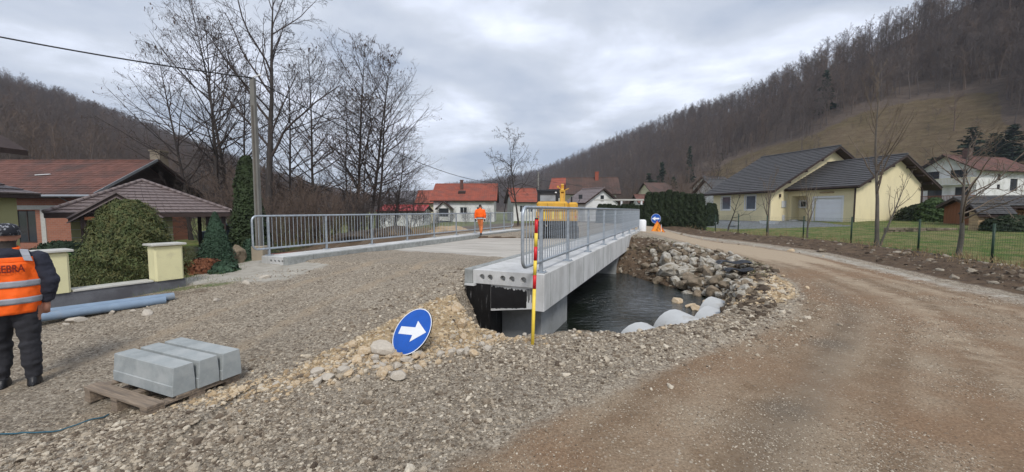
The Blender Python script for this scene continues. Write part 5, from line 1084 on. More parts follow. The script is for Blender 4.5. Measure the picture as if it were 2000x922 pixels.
for k, (u_, v_) in enumerate(((1391,439),(1434,439),(1502,438),(1566,435),(1625,432))):
    p = at(u_, v_, .55 if k else .4); t = thing('planter', ('dark','small dark','white','white','white')[k] + ' oblong planter on the paving, number ' + '', 'planter', p, R(75 if k < 2 else 100)); t['label'] = ('leftmost low planter on the paving, near the hedge','low planter second from the left, beside the small bent tree','low planter in front of the window-side tree, third along the drive','white trough planter in front of the entrance shrub','white trough planter in front of the garage door')[k]
    q = MB(); q.prism([(-.7,-.16,.02),(.7,-.16,.02),(.85,-.2,.28),(-.85,-.2,.28)], (0,.38,0)); bm_fix(q.build('trough', MT['planter'], t)); q = MB(); q.box(-.78,.78,-.14,.12,.27,.30); q.build('soil', MT['darkearth'], t)
# ---- far houses in the middle
def far_house(name, label, u0, vb, u1, y, L_, W_, z0, ze, zr, rot, wm, rm, wins=None, rows=10, over=.5, chim=None, cols=0, porch=None):
    p = aty(u0, vb, y); t = thing(name, label, 'house', (p.x, p.y, z0), R(rot)); gable_walls(t, 0, L_, 0, W_, -.8, ze, zr, wm, wins or {}); gable_roof(t, 0, L_, 0, W_, ze, zr, over, over, rm, rows, cols)
    if chim: chimney(t, *chim)
    return t
t = far_house('red_roof_house', 'white house with bright red tiled roof and small gabled porch behind the walking man', 847, 430, 965, 58, 9.0, 8, .2, 3.2, 5.3+.35, 0, 'hwhite', 'redtile', {'f':[(1.0,1.8,.9,2.0),(3.9,5.0,.9,2.0),(6.4,7.3,.9,2.0)]}, 14, .45, (3.9,2.6,4.6,6.1,'oldtile',.22), 30)
ph = MB(); wall(ph,(.9,-1.6),(2.7,-1.6),0,1.9,[(.2,1.6,.6,1.8)]); wall(ph,(2.7,-1.6),(2.7,0),0,1.9); wall(ph,(.9,0),(.9,-1.6),0,1.9); ph.add([(.9,-1.6,1.9),(2.7,-1.6,1.9),(1.8,-1.6,2.7)],[(0,1,2)]); ph.build('porch', MT['hwhite'], t)
q = MB(); q.prism([(.6,-1.9,1.75),(1.8,-1.9,2.85),(3.0,-1.9,1.75),(3.0,-1.9,1.6),(1.8,-1.9,2.65),(.6,-1.9,1.6)], (0,2.2,0)); bm_fix(q.build('porch_roof', MT['fascia'], t)); q = MB(); q.box(1.05,2.55,-1.56,-1.5,.55,1.85); q.build('porch_window', MT['pane'], t)
q = MB(); q.prism([(3.5,1.2,3.9),(4.6,1.2,3.9),(4.6,1.2,4.35),(3.5,1.2,4.35)], (0,.8,.2)); bm_fix(q.build('roof_window', MT['fascia'], t))
far_house('cream_house', 'small cream house with red roof partly hidden left of the bright red roof house', 817, 430, 845, 68, 6, 8, .3, 2.9, 5.0, 5, 'cream', 'redtile', {'f':[(1,2,1,2)]}, 9)
far_house('garage_building', 'low white building with faded red sheet roof behind the alder trunks', 742, 433, 800, 50, 5.5, 5, 0, 1.7, 2.35, 0, 'hwhite', 'redroofmetal', {}, 1, .3)
far_house('distant_house', 'white house with orange-red hipped roof left of the excavator behind bare trees', 1003, 430, 1045, 62, 3.8, 5, .2, 3.2, 5.1, 12, 'hwhite', 'redtile', {'f':[(1,1.9,1.2,2.3),(2.4,3.2,1.2,2.3)]}, 9)
far_house('distant_house', 'yellow-fronted house with red roof and dark gable above the excavator', 1078, 400, 1120, 70, 7.5, 8, .8, 4.9, 6.9, -12, 'cream', 'redtile', {'f':[(1,2,3,4.2),(4,5,3,4.2)]}, 9)
t = far_house('brown_roof_house', 'cream two-storey house with brown tiled roof and red chimney behind the white gable', 1113, 405, 1205, 66, 7.6, 7, .6, 4.3, 6.8, -8, 'hwhite', 'umber', {'f':[(1.2,2.0,2.4,3.9),(2.6,3.6,2.4,3.9),(5.2,6.4,2.6,3.6)], 'r':[(1.5,3.0,2.4,3.6)]}, 14, .7, (4.6,3.0,5.8,7.7,'redtile',.3), 20)
t = far_house('white_gable_house', 'low white house with plain white gable facing the bridge and brown roof', 1108, 428, 1210, 43, 3.0, 4.6, .2, 2.45, 3.85, -60, 'hwhite', 'browntile', {}, 10, .3)
q = MB(); q.box(2.99,3.04,2.05,2.5,2.5,3.1); q.build('attic_window', MT['pane'], t)
q = MB(); 
def distant(u0, y, label, L_, W_, ze, zr, rot, z0, wm='hwhite', rm='oldtile', wins={}): return far_house('distant_house', label, u0, 400, 0, y, L_, W_, z0, ze, zr, rot, wm, rm, wins, 9)
distant(1252, 58, 'low building with red-brown tiled roof behind the dark hedge', 7.2, 5, 2.6, 3.7, -4, .4, 'hwhite', 'oldtile')
distant(1272, 95, 'old house with dull red roof on the slope above the low red roof', 6, 6, 4.0, 6.2, 12, 2.4, 'cream', 'umber')
far_house('distant_house', 'grey-roofed distant cabin left of the yellow house on the slope', 1394, 372, 0, 75, 5, 5, 4.2, 2.4, 4.2, 20, 'hwhite', 'tile', {}, 6)
# carport beam between hedge and white house
t = thing('pergola', 'white garden pergola frame by the dark hedge at the end of the bridge', 'pergola', aty(1212, 420, 38).to_tuple(), R(-5)); t.location.z = .3
for x in (0,1.9,3.3): q = MB(); q.box(x,x+.16,0,.16,-.3,2.35); q.build('post', MT['frame'], t)
q = MB(); q.box(-2.5,4.2,-.05,.2,2.35,2.5); q.build('beam', MT['cap'], t)
# ================================================================== LEFT SIDE BUILDINGS
ZL = -.6
t = thing('brick_house', 'unfinished orange brick house with old red tiled roof and dark wooden gable', 'house', (-45, 24.7, ZL), 0)
Ps = gable_walls(t, 0, 18.2, .4, 7.8, -.3, 3.3, 5.6, 'brick', {'f':[(13.0,14.3,.2,2.3),(4,5.2,1,2.2)]}, fm='fascia')
q = MB(); q.box(0.0,18.21,.37,.41,2.35,2.62); q.box(14.65,14.95,.36,.41,-.3,2.35); q.box(17.1,17.35,.36,.41,-.3,2.35); q.build('concrete_band', MT['cap'], t)
ro = gable_roof(t, 0, 18.2, 0, 8.2, 3.4, 5.9, .35, .8, 'oldtile', 17, 60); 
q = MB(); q.add([(18.24,.5,3.35),(18.24,7.7,3.35),(18.24,4.1,5.55)], [(0,1,2)]); q.build('gable_boards', MT['fascia'], t)
q = MB(); q.obox((19.05,-.40,3.32),(19.05,4.1,5.98),.05,.16); q.build('verge_flashing', MT['gutter'], t); q = MB(); q.obox((19.05,8.6,3.32),(19.05,4.1,5.98),.05,.16); q.build('verge_board', MT['fascia'], t)
q = MB(); q.tube([(-1,-.47,3.2),(18.9,-.47,3.2)], .08, 8); q.tube([(16.8,-.47,3.2),(17.0,.2,2.7),(17.0,.3,.0)], .05, 8); q.build('gutter', MT['gutter'], t)
for x, z in ((6.2,4.5),(12.6,4.6)): q = MB(); y_ = (z-3.4)/.61; q.obox((x,y_,z+.1),(x+.9,y_+.1,z+.17),.1,.05); q.build('snow_guard', MT['frame'], t)
chimney(t, 17.2, 6.3, 4.0, 6.9, 'beige', .38)
# annex with hipped tile roof
t = thing('tiled_annex', 'yellow annex under a dark brown hipped tile roof with a small entrance gable', 'garage', (0, 0, 0), 0)
Lc = aty(85, 419, 17.6); Rc = aty(459, 419, 22.6); ev = (Rc-Lc); ang2 = math.atan2(ev.y, ev.x); LE = math.hypot(ev.x, ev.y)
t.location = (Lc.x, Lc.y, ZL); t.rotation_euler = (0,0,ang2); ze_ = 1.55-ZL; De = 5.0; ap0, ap1 = (3.0, 2.8, 3.28-ZL), (LE-3.0, 2.8, 3.28-ZL)
pk = (LE*.47, 2.5, 3.30-ZL)
ro = MB(); ro.add([(0,0,ze_),(LE,0,ze_),(LE,De,ze_),(0,De,ze_),pk,(0,0,ze_-.2),(LE,0,ze_-.2),(LE,De,ze_-.2),(0,De,ze_-.2)], [(0,1,4),(1,2,4),(2,3,4),(3,0,4),(5,6,1,0),(6,7,2,1),(7,8,3,2),(8,5,0,3),(8,7,6,5)]); ro = ro.build('roof', MT['fascia'], t)
tiles(ro, (0,0,ze_+.01),(LE,0,ze_+.01),(pk[0]+.05,pk[1],pk[2]+.01),(pk[0]-.05,pk[1],pk[2]+.01), MT['browntile'], 11, 24, th=.05, single_max=290, jit=.004)
tiles(ro, (0,De,ze_+.01),(0,0,ze_+.01),(pk[0],pk[1]-.05,pk[2]+.01),(pk[0],pk[1]+.05,pk[2]+.01), MT['browntile'], 11, 16, th=.05)
tiles(ro, (LE,0,ze_+.01),(LE,De,ze_+.01),(pk[0],pk[1]+.05,pk[2]+.01),(pk[0],pk[1]-.05,pk[2]+.01), MT['browntile'], 11, 16, th=.05)
for cx, cy in ((0,0),(LE,0),(LE,De)):
    A2, B2 = Vector((cx,cy,ze_+.08)), Vector(pk)+Vector((0,0,.08)); nseg = 14
    for k in range(nseg): p_, q_ = A2.lerp(B2, k/nseg), A2.lerp(B2, (k+1.08)/nseg); q = MB(); q.tube([p_, q_], [.105,.085], 8); q.build('hip_tile', MT['browntile'], ro, True)
gx = LE*.33; q = MB(); q.prism([(gx-1.6,-.5,ze_-.22),(gx,-.5,ze_+1.0),(gx+1.6,-.5,ze_-.22),(gx+1.6,-.5,ze_-.42),(gx,-.5,ze_+.78),(gx-1.6,-.5,ze_-.42)], (0,2.4,0)); g_ = q.build('entrance_gable', MT['fascia'], t); bm_fix(g_)
q = MB(); q.obox((gx-1.64,-.54,ze_-.22),(gx,-.54,ze_+1.03),.05,.07); q.obox((gx+1.64,-.54,ze_-.22),(gx,-.54,ze_+1.03),.05,.07); q.obox((gx-1.64,-.53,ze_-.42),(gx,-.53,ze_+.80),.05,.05); q.obox((gx+1.64,-.53,ze_-.42),(gx,-.53,ze_+.80),.05,.05); q.build('verge_board', MT['browntile'], t)
q = MB(); q.box(gx-1.1,gx+1.1,-.45,-.3,ze_-.3,ze_-.15); q.build('tie_beam', MT['darkwood'], t)
b = MB(); wall(b,(.7,1.2),(gx-1.0,1.2),0,ze_-.1); wall(b,(gx+.75,1.2),(gx+2.1,1.2),0,ze_-.1); wall(b,(gx+2.1,1.2),(gx+2.1,4.6),0,ze_-.1); wall(b,(.7,4.6),(.7,1.2),0,ze_-.1); wall(b,(gx+2.1,4.6),(.7,4.6),0,ze_-.1); wall(b,(gx-1,1.2),(gx-1,2.6),0,ze_-.1); wall(b,(gx-1,2.6),(gx+.75,2.6),0,ze_-.1); wall(b,(gx+.75,2.6),(gx+.75,1.2),0,ze_-.1); b.build('wall', MT['olive'], t)
q = MB()
for z in (.55,.95,1.35,1.75): q.box(gx+.75,gx+2.11,1.185,1.2,z,z+.025); q.box(.7,gx-1.0,1.185,1.2,z,z+.025)
q.build('render_groove', MT['cap'], t); q = MB(); q.box(gx+.74,gx+2.12,1.18,1.2,0,.3); q.build('plinth', MT['coping'], t)
for x, y in ((gx-1.15,-.25),(gx+1.15,-.25),(LE-1.2,.5),(LE-.5,.4),(LE-.6,De-.6),(gx+3.6,De-.5)): q = MB(); q.box(x-.09,x+.09,y-.09,y+.09,0,ze_-.15); q.build('post', MT['fascia'], t)
# edge house at the far left (only eaves and a wall corner reach the picture)
t = thing('eaves_house', 'yellow house at the left edge with dark eaves and a tiled porch roof', 'house', (0,0,ZL), 0)
c1 = aty(36, 440, 15.5); t.location = (c1.x-7, c1.y-6, ZL); hw = 2.2+.6
b = MB(); P = wall(b,(7,0),(7,6),-.3,hw,[(4.4,5.2,0,2.2)]); wall(b,(0,0),(7,0),-.3,hw); wall(b,(7,6),(0,6),-.3,hw); b.build('wall', MT['olive'], t)
q = MB(); q.add([P(4.4,0,.11),P(5.2,0,.11),P(5.2,2.2,.11),P(4.4,2.2,.11)], [(0,1,2,3)]); q.build('door', MT['darkwood'], t)
tip = aty(80, 381, 15.9); zt_ = tip.z - ZL; xl = tip.x - t.location.x; yl = tip.y - t.location.y
q = MB(); q.add([(xl,yl,zt_),(xl,yl-9,zt_),(xl-1.9,yl-9,zt_+1.0),(xl-1.9,yl-1.9,zt_+1.0),(xl-6,yl,zt_),(xl-6,yl-1.9,zt_+1.0),(xl,yl,zt_-.14),(xl,yl-9,zt_-.14),(xl-6,yl,zt_-.14)], [(1,0,3,2),(0,4,5,3),(7,6,0,1),(6,8,4,0),(6,7,2),(8,6,7)]); r_ = q.build('porch_roof', MT['fascia'], t)
tiles(r_, (xl+.03,yl-9,zt_+.01),(xl+.03,yl,zt_+.01),(xl-1.9,yl-1.9,zt_+1.02),(xl-1.9,yl-9,zt_+1.02), MT['browntile'], 6, 34, th=.05)
tip2 = aty(54, 294, 15.4); z2 = tip2.z - ZL; x2 = tip2.x - t.location.x; y2 = tip2.y - t.location.y
q = MB(); q.prism([(x2,y2,z2),(x2-5,y2,z2+3.1),(x2-10,y2,z2),(x2-10,y2,z2-.25),(x2-5,y2,z2+2.85),(x2,y2,z2-.2)], (0,-9,0)); bm_fix(q.build('upper_roof', MT['fascia'], t))
b = MB(); wall(b,(x2-1.3,y2-9),(x2-1.3,y2-1),hw,z2+.3); wall(b,(x2-1.3,y2-1),(x2-8,y2-1),hw,z2+.3); b.build('upper_wall', MT['olive'], t)
# ---- garden wall with two yellow pillars
wa, wb = at(118, 608, .0), at(362, 571, .0); dv = wb - wa; wl = dv.length; t = thing('garden_wall', 'grey granite garden wall with two pale yellow rendered pillars', 'wall', (wa.x, wa.y, 0), math.atan2(dv.y, dv.x))
q = MB(); q.cbox(-1.5, wl+.02, 0, .28, -.2, .30, .006); q.build('granite_base', MT['granite'], t)
q = MB(); q.cbox(.16, wl-.50, -.02, .30, .303, .335, .006); q.build('coping', MT['cap'], t)
PX0 = (wl-.5)/wl
for (x0, w_) in ((wl-.47,.46),(-.46,.60)):
    q = MB(); q.cbox(x0, x0+w_, -.03, .31, .304, 1.0, .03); q.build('pillar', MT['pillar'], t); q = MB(); q.cbox(x0-.05, x0+w_+.05, -.08, .36, 1.003, 1.04, .008); q.build('pillar_cap', MT['cap'], t)
# wall with red coping across the stream on the left, seen through the railing
a, c = aty(531, 473, 18.5), aty(745, 484, 13.6+.0); 
A_, C_ = at(528, 470, .18), at(722, 482, .18)
A_ = aty(528, 471, 14.3); C_ = aty(725, 484, 16.9)
t = thing('stream_wall', 'beige retaining wall with red coping beside the stream beyond the left railing', 'wall', (A_.x, A_.y, 0), math.atan2(C_.y-A_.y, C_.x-A_.x)); ln = math.hypot(C_.x-A_.x, C_.y-A_.y); print('streamwall', A_, C_)
q = MB(); q.cbox(0, ln, 0, .3, -1.4, C_.z-.1, .01); q.build('wall_body', MT['beige'], t); 
k = 0
while k < ln: q = MB(); q.cbox(k, min(k+.49,ln), -.08, .42, C_.z-.097, C_.z, .01); q.build('coping_stone', MT['coping'], t); k += .5
# ---- utility pole and cables
pb = aty(508, 500, 11.6); pz = Hs(pb.x, pb.y); pt = aty(500, 152, 11.6)
t = thing('utility_pole', 'grey concrete utility pole beside the thuja at the left end of the bridge', 'utility pole', (pb.x, pb.y, pz))
q = MB(); hz = pt.z - pz
q.prism([(-.10,-.075,-.3),(.10,-.075,-.3),(.10,.075,-.3),(-.10,.075,-.3)], (0,0,.01))
q.loft([[(-.08,-.07,-.3),(.08,-.07,-.3),(.08,.07,-.3),(-.08,.07,-.3)],[(-.06,-.05,hz),(.06,-.05,hz),(.06,.05,hz),(-.06,.05,hz)]]); q.build('pole_shaft', MT['pole'], t)
q = MB(); q.box(-.02,.02,-.075,-.07,.45,hz-.8); q.build('channel_groove', MT['bark'], t); q = MB(); q.tube([(-.02,0,hz),(.1,-.04,hz+.03),(.26,-.06,hz+.06)], .018, 8); q.tube([(.26,-.06,hz+.04),(.26,-.06,hz+.09)], .035, 8); q.build('insulator', MT['white'], t)
q = MB(); q.cbox(-.17,.17,-.15,.15,-.3,.42,.02); q.build('foot', MT['beige'], t)
p2 = aty(1051, 420, 47); t2 = thing('utility_pole', 'thin distant utility pole rising behind the excavator cab', 'utility pole', (p2.x, p2.y, .3)); h2 = aty(1051, 336, 47).z - .3
q = MB(); q.tube([(0,0,-.2),(0,0,h2)], [.13,.09], 8); q.build('pole_shaft', MT['pole'], t2, True); q = MB(); q.box(-.5,.5,-.04,.04,h2-1.1,h2-1.02); q.build('crossarm', MT['pole'], t2)
def cable(a, c, sag, r, label, n=26):
    a, c = Vector(a), Vector(c); pts = [a.lerp(c, i/n) - Vector((0,0,sag*4*(i/n)*(1-i/n))) for i in range(n+1)]; q = MB(); q.tube(pts, r, 6); return tag(q.build('cable', MT['wire'], smooth=True), label, 'cable')
top = Vector((pb.x+.02, pb.y-.05, pt.z-.02)); cable(aty(-330, 4, 9.0), top, .12, .019, 'thick black cable sloping from the upper left edge to the pole by the thuja')
cable(top, (p2.x, p2.y, h2+.3-.1), 2.0, .016, 'black cable sagging from the near pole over the valley to the distant pole')
cable((p2.x,p2.y,h2-.6), aty(1300, 366, 90), .8, .02, 'thin cable running right from the distant pole over the houses')
# ---- garden fence on the right
t = thing('mesh_fence', 'green wire mesh fence with slim posts between the soil heap and the lawn', 'fence', (14.3, 11.6, 0)); FO = Vector((14.3,11.6,0))
fp = []
for u_, v_ in ((1312,455),(1353,458),(1396.5,461.8),(1441,468),(1496.7,468.5),(1568,475),(1661,487),(1792,503.4),(1936,518.7),(2140,548)):
    ly = {1396.5:26.2,1441:23.4,1496.7:22.0,1568:20.2,1661:17.2,1792:14.2,1936:11.6,2140:9.0,1353:28.5,1312:31}[u_]; p = aty(u_, v_, ly); fp.append(Vector((p.x, p.y, Hs(p.x, p.y))))
for k, p in enumerate(fp):
    q = MB(); q.tube([(0,0,-.1),(0,0,1.24)], .030, 8); q.build('fence_post', MT['postg'], t, True, loc=p-FO)
q = MB()
for a, c in zip(fp[:-1], fp[1:]):
    Lf = (c-a).length; n_ = int(Lf/.075)
    for h_ in [i*.1 + .06 for i in range(12)]: q.tube([a-FO+Vector((0,0,h_)), c-FO+Vector((0,0,h_))], .0024, 3, cap=False)
    for i in range(n_): p = a.lerp(c, i/n_)-FO; q.tube([p+Vector((0,0,.05)), p+Vector((0,0,1.17))], .0021, 3, cap=False)
o = q.build('wire_mesh', MT['postg'], t); o['kind'] = 'stuff'
t = thing('low_concrete_wall', 'low dark concrete kerb wall under the mesh fence at the right', 'wall', (14.3, 11.6, 0)); 
for a, c in zip(fp[5:-1], fp[6:]): q = MB(); q.obox(a-FO+Vector((-.06,0,-.12)), c-FO+Vector((-.06,0,-.12)), .16, .36); q.build('wall_section', MT['granite'] if 0 else MT['kerb2'] if 'kerb2' in MT else MT['darkconc'], t)
# ================================================================== TREES BY THE STREAM AND IN THE GARDENS
al = [make_tree(301, 17, .14, n=(42,9,10), ang=(62,46,42), lf=(.30,.42,.42), start=.20, wig=.035, trop=.055, sides=(8,4,3,3), rmin=.0056, catk=.14),
      make_tree(302, 15, .13, n=(40,9,10), ang=(60,48,42), lf=(.31,.42,.42), start=.16, wig=.045, trop=.05, sides=(8,4,3,3), rmin=.0056, catk=.22),
      make_tree(303, 14, .125, n=(34,9,10), ang=(58,48,42), lf=(.32,.42,.42), start=.18, wig=.05, trop=.06, sides=(8,4,3,3), rmin=.0056, catk=.26, stems=2, spread=.10)]
big = make_tree(310, 17, .27, n=(15,9,8,5), ang=(42,42,40,38), lf=(.42,.50,.45,.45), start=.32, wig=.06, trop=.035, sides=(9,6,4,3), rmin=.0095, shape='cone')
AL = {}
spec = [(436,30,17.6,0,(-.10,0),'tall slender alder leaning left, leftmost of the streamside row'),(455,32,19.0,0,(-.04,0),'tallest slender alder just right of the leftmost one'),(372,31,15,1,(-.08,.02),'thin alder rising behind the tiled annex roof'),(486,33,14.5,1,(0,0),'thin alder just left of the utility pole'),
        (572,30,13.4,1,(-.03,0),'alder right of the big forked tree behind the pole'),(618,29,14.2,1,(-.05,0),'alder with reddish catkins in the middle of the streamside row'),
        (690,27,13.8,2,(-.03,0),'alder with a double trunk at the water, left of the outermost'),(716,27.5,13.2,2,(.05,0),'alder with curved trunk spreading right, outermost of the row'),(735,28.5,12.4,1,(.13,0),'alder leaning right whose twigs reach over the left railing end'),
        (770,33,8.5,2,(.1,0),'small alder sapling right of the row')]
for (u_, y, Hh, k, ln_, lb) in spec:
    p = aty(u_, 440, y); z = Hs(p.x, p.y); sc_k = Hh/(17,15,14)[k]
    if k not in AL: t = tree_thing('alder_tree', lb, (p.x, p.y, z), al[k], MT['bark2'], MT['twig'], group='bare alders along the stream'); AL[k] = t
    else: t = copy_tree(AL[k], (p.x, p.y, z), None, None, lb); t['label'] = lb
    t.rotation_euler = (-ln_[1], ln_[0], rgr.uniform(0, 6.28)*0 + [0,2.1,4.2,1.0,3.3,5.1][len(lb) % 6]); t.scale = (sc_k*1.12, sc_k*1.12, sc_k)
    # lean about world axes: rotate about Y after Z spin
    t.rotation_mode = 'ZXY'; t.rotation_euler = (0, ln_[0], t.rotation_euler.z)
p = aty(522, 440, 25.5); tree_thing('forked_tree', 'biggest bare tree with thick forked limbs right behind the utility pole', (p.x, p.y, Hs(p.x,p.y)), big, MT['bark2'], MT['twig'])
# undergrowth
sh = [make_tree(330+k, 3.2, .02, n=(12,6,4), ang=(35,35,35), lf=(.4,.45,.4), start=.1, wig=.08, stems=9, spread=.5, sides=(4,3,3,3), rmin=.0055, shape='cone') for k in range(2)]
SHT = {}
k = 0
def put_shrub(u_, y, s_, lb, grp, m=1, kk=None, zs=1.):
    global k
    i = k % 2 if kk is None else kk; k += 1; p = aty(u_, 440, y); loc = (p.x, p.y, Hs(p.x, p.y)); key = (i, m)
    if key not in SHT: t = tree_thing('bare_shrub', lb, loc, sh[i], MT['twig' if m else 'twig2'], MT[('twig2','twig','fwood2')[m]], group=grp, cat='shrub'); SHT[key] = t
    else: t = copy_tree(SHT[key], loc, rgr.uniform(0,6.28), None, lb); t['group'] = grp if grp else t.get('group')
    t.scale = (s_, s_, s_*zs); return t
g3 = 'bare brown shrubs under the alders'
for u_, y, s_ in ((530,24,1.3),(555,23,1.1),(575,26,1.5),(600,24,1.2),(622,27,1.5),(645,24,1.0),(668,25,1.3),(700,24,.8),(735,26,1.0),(760,30,1.2),(590,30,1.9),(540,31,2.0),(640,33,1.9),(690,34,1.7),(480,27,1.9),(440,28,1.7),(400,29,1.7),(350,33,2.0),(300,36,2.2),(250,40,2.3),(800,38,1.5)):
    put_shrub(u_, y, s_, 'bare brown shrub in the thicket under the streamside alders', g3, 2 if rgr.random() < .6 else 1)
for u_, y, s_, lb in ((880,50,.7,'dark climbing shrub on the wall of the bright red roof house, left'),(912,50,.7,'dark climbing shrub in the middle of the white wall behind the walking man'),(950,48,.7,'dark shrub right of the walking man before the white wall'),(820,42,.9,'reddish shrub in front of the cream house'),(850,33,.6,'small bare shrub in the garden beyond the left railing'),(1350,52,1.9,'tall brown shrub left of the yellow house roof'),(1368,60,2.3,'tall pale brown shrub between hedge and yellow house'),(1330,62,2.2,'brown bare shrub above the dark hedge'),(1140,80,2.0,'bare shrub on the slope behind the brown roof house'),(1225,70,2.0,'bare shrub left of the low red-brown roof')):
    put_shrub(u_, y, s_, lb, None, 1 if u_ < 1000 else 2)
# mid tree near the excavator
g = make_tree(340, 9.5, .12, n=(14,8,7,4), ang=(55,48,45,40), lf=(.48,.5,.45,.45), start=.25, wig=.13, trop=.01, sides=(8,5,4,3), rmin=.010, shape='cone'); p = aty(1012, 425, 42); t = tree_thing('bare_tree', 'gnarled bare fruit tree with arching branches left of the excavator', (p.x,p.y,Hs(p.x,p.y)), g, MT['bark2'], MT['twig'])
c = copy_tree(t, tuple(aty(985, 425, 60)), 2.0, .9, 'bare tree behind the end of the left railing'); c.location.z = .3
c = copy_tree(t, tuple(aty(1395, 400, 70)), 1.0, 1.0, 'bare tree behind the left roof corner of the yellow house'); c.location.z = 1.5
# right garden trees
g = make_tree(351, 7.6, .085, n=(20,5,3), ang=(42,38,35), lf=(.34,.4,.4), start=.30, wig=.05, trop=.09, sides=(9,5,4,3), rmin=.0065, shape='cone'); p = aty(1712, 488, 16.4); t = tree_thing('young_tree', 'tall thin bare tree just behind the mesh fence in front of the garage gable', (p.x,p.y,Hs(p.x,p.y)), g, MT['bark'], MT['twig2'])
g = make_tree(352, 3.4, .05, n=(10,4,3), ang=(42,38,35), lf=(.34,.4,.4), start=.35, wig=.06, trop=.09, sides=(7,4,3,3), rmin=.0055, shape='cone'); t = tree_thing('young_tree', 'slanting second stem leaning right at the foot of the tall thin bare tree', (p.x+.12,p.y-.02,Hs(p.x,p.y)), g, MT['bark'], MT['twig2']); t.rotation_euler = (0,R(19),0)
g = make_tree(353, 4.0, .085, n=(16,6,5), ang=(62,45,42), lf=(.62,.45,.42), start=.30, wig=.09, trop=.045, sides=(9,6,4,3), rmin=.0065, shape='cone'); p = aty(1871, 507, 13.4); t = tree_thing('fruit_tree', 'spreading bare fruit tree behind the fence in front of the shed', (p.x,p.y,Hs(p.x,p.y)), g, MT['bark'], MT['twig2'])
g = make_tree(354, 3.0, .06, n=(8,5,4), ang=(60,45,42), lf=(.5,.45,.42), start=.3, wig=.14, trop=.05, sides=(8,5,4,3), rmin=.006, shape='cone'); p = aty(1422, 441, 27.5); tree_thing('small_tree', 'small crooked bare tree before the left window of the yellow house', (p.x,p.y,Hs(p.x,p.y)), g, MT['bark2'], MT['twig'])
g = make_tree(355, 3.3, .06, n=(12,4,3), ang=(28,25,25), lf=(.75,.4,.4), start=.22, wig=.05, trop=.12, sides=(8,5,3,3), rmin=.006, shape='cone'); p = aty(1499, 463, 22.5); t = tree_thing('small_tree', 'vase-shaped small bare tree left of the entrance, behind the fence', (p.x,p.y,Hs(p.x,p.y)), g, MT['bark'], MT['twig2'])
copy_tree(t, (aty(1576,473,20.9).x, 20.9, Hs(aty(1576,473,20.9).x, 20.9)), 2.0, .84, 'smaller vase-shaped bare shrub tree in front of the house entrance')
# ---- leafy evergreens
def leaf_body(seed, fn, cnt, sz, m, name='foliage', parent=None, asp=.5, flat=0):
    rgl = np.random.RandomState(seed); P = []; 
    P = fn(rgl, cnt); C = P[:, :3]; N_ = P[:, 3:6]; n_ = len(C); u_ = rgl.randn(n_,3); u_ -= N_*(u_*N_).sum(1)[:,None]*.6; u_ /= np.linalg.norm(u_,axis=1)[:,None]; v_ = np.cross(N_ + rgl.randn(n_,3)*.5, u_); v_ /= np.linalg.norm(v_,axis=1)[:,None]; s = sz*rgl.uniform(.6,1.3,(n_,1))
    q = TB(); q.quads(C, u_*s, v_*s*asp); return q.obj(name, m, parent, False)
def cone_fn(h, r, prof, lump=.16, fr=4):
    def f(rgl, cnt):
        t = rgl.rand(cnt)**.8; a = rgl.rand(cnt)*6.283; R_ = r*prof(t); lum = 1 + lump*np.sin(a*fr+t*9)*np.sin(t*17+a*2) + rgl.randn(cnt)*.05; k = rgl.rand(cnt)**.28; x = R_*lum*k*np.cos(a); y = R_*lum*k*np.sin(a); z = t*h + rgl.randn(cnt)*.02
        N_ = np.stack([np.cos(a), np.sin(a), np.full(cnt,.35)],1); N_ /= np.linalg.norm(N_,axis=1)[:,None]; return np.concatenate([np.stack([x,y,z],1), N_],1)
    return f
def evergreen(name, label, cat, loc, h, r, prof, cnt, sz, m, seed, group=None, asp=.45, lump=.16):
    t = thing(name, label, cat, loc, 0, group); f = leaf_body(seed, cone_fn(h,r,prof,lump), cnt, sz, MT[m], 'foliage', t, asp); q = MB(); q.tube([(0,0,-.1),(0,0,h*.8)], [r*.09+.01,.01], 6); s_ = q.build('trunk', MT['bark2'], t)
    core = MB(); rings = [[(math.cos(i/10*6.283)*r*float(prof(np.array([tt]))[0])*.74, math.sin(i/10*6.283)*r*float(prof(np.array([tt]))[0])*.74, tt*h*.95+.02) for i in range(10)] for tt in np.linspace(.02,.97,8)]; core.loft(rings); c_ = core.build('inner_foliage', MT[m], t); KIDS[t.name] = [f, s_, c_]; return t
colp = lambda t: np.clip(np.minimum(t*7+.5, 1)*np.clip(1.02-t,0,1)**.28*1.0, 0, 1)
p = at(483, 500, .12); evergreen('thuja', 'tall dark columnar thuja left of the utility pole', 'evergreen', (p.x, 13.6, 0), 3.55, .62, lambda t: np.clip(np.minimum(t*6+.6,1)*(1.02-t)**.45, 0, 1), 20000, .040, 'thuja', 61)
p = at(425, 527, .1); evergreen('dwarf_spruce', 'small dense conical blue-green spruce beside the standing stone', 'evergreen', (p.x, p.y, Hs(p.x,p.y)), 1.42, .47, lambda t: np.clip(np.minimum(t*6+.7,1)*(1.03-t)**.8, 0, 1), 18000, .020, 'spruce', 62, lump=.10)
p = at(218, 560, .1); evergreen('yew_bush', 'large rounded olive-green yew bush behind the granite wall', 'evergreen', (p.x-.1, p.y+.55, .0), 1.90, 1.05, lambda t: np.clip(np.minimum(t*3+.75,1)*(1.02-t)**.46, 0, 1), 42000, .026, 'yew', 63, lump=.16, asp=.3)
p = at(468, 515, .1); evergreen('dwarf_spruce', 'very small round conifer right of the standing stone', 'evergreen', (p.x+.15, p.y+.2, Hs(p.x,p.y)), .62, .26, lambda t: np.clip(np.minimum(t*6+.7,1)*(1.03-t)**.5, 0, 1), 3000, .03, 'spruce', 64)
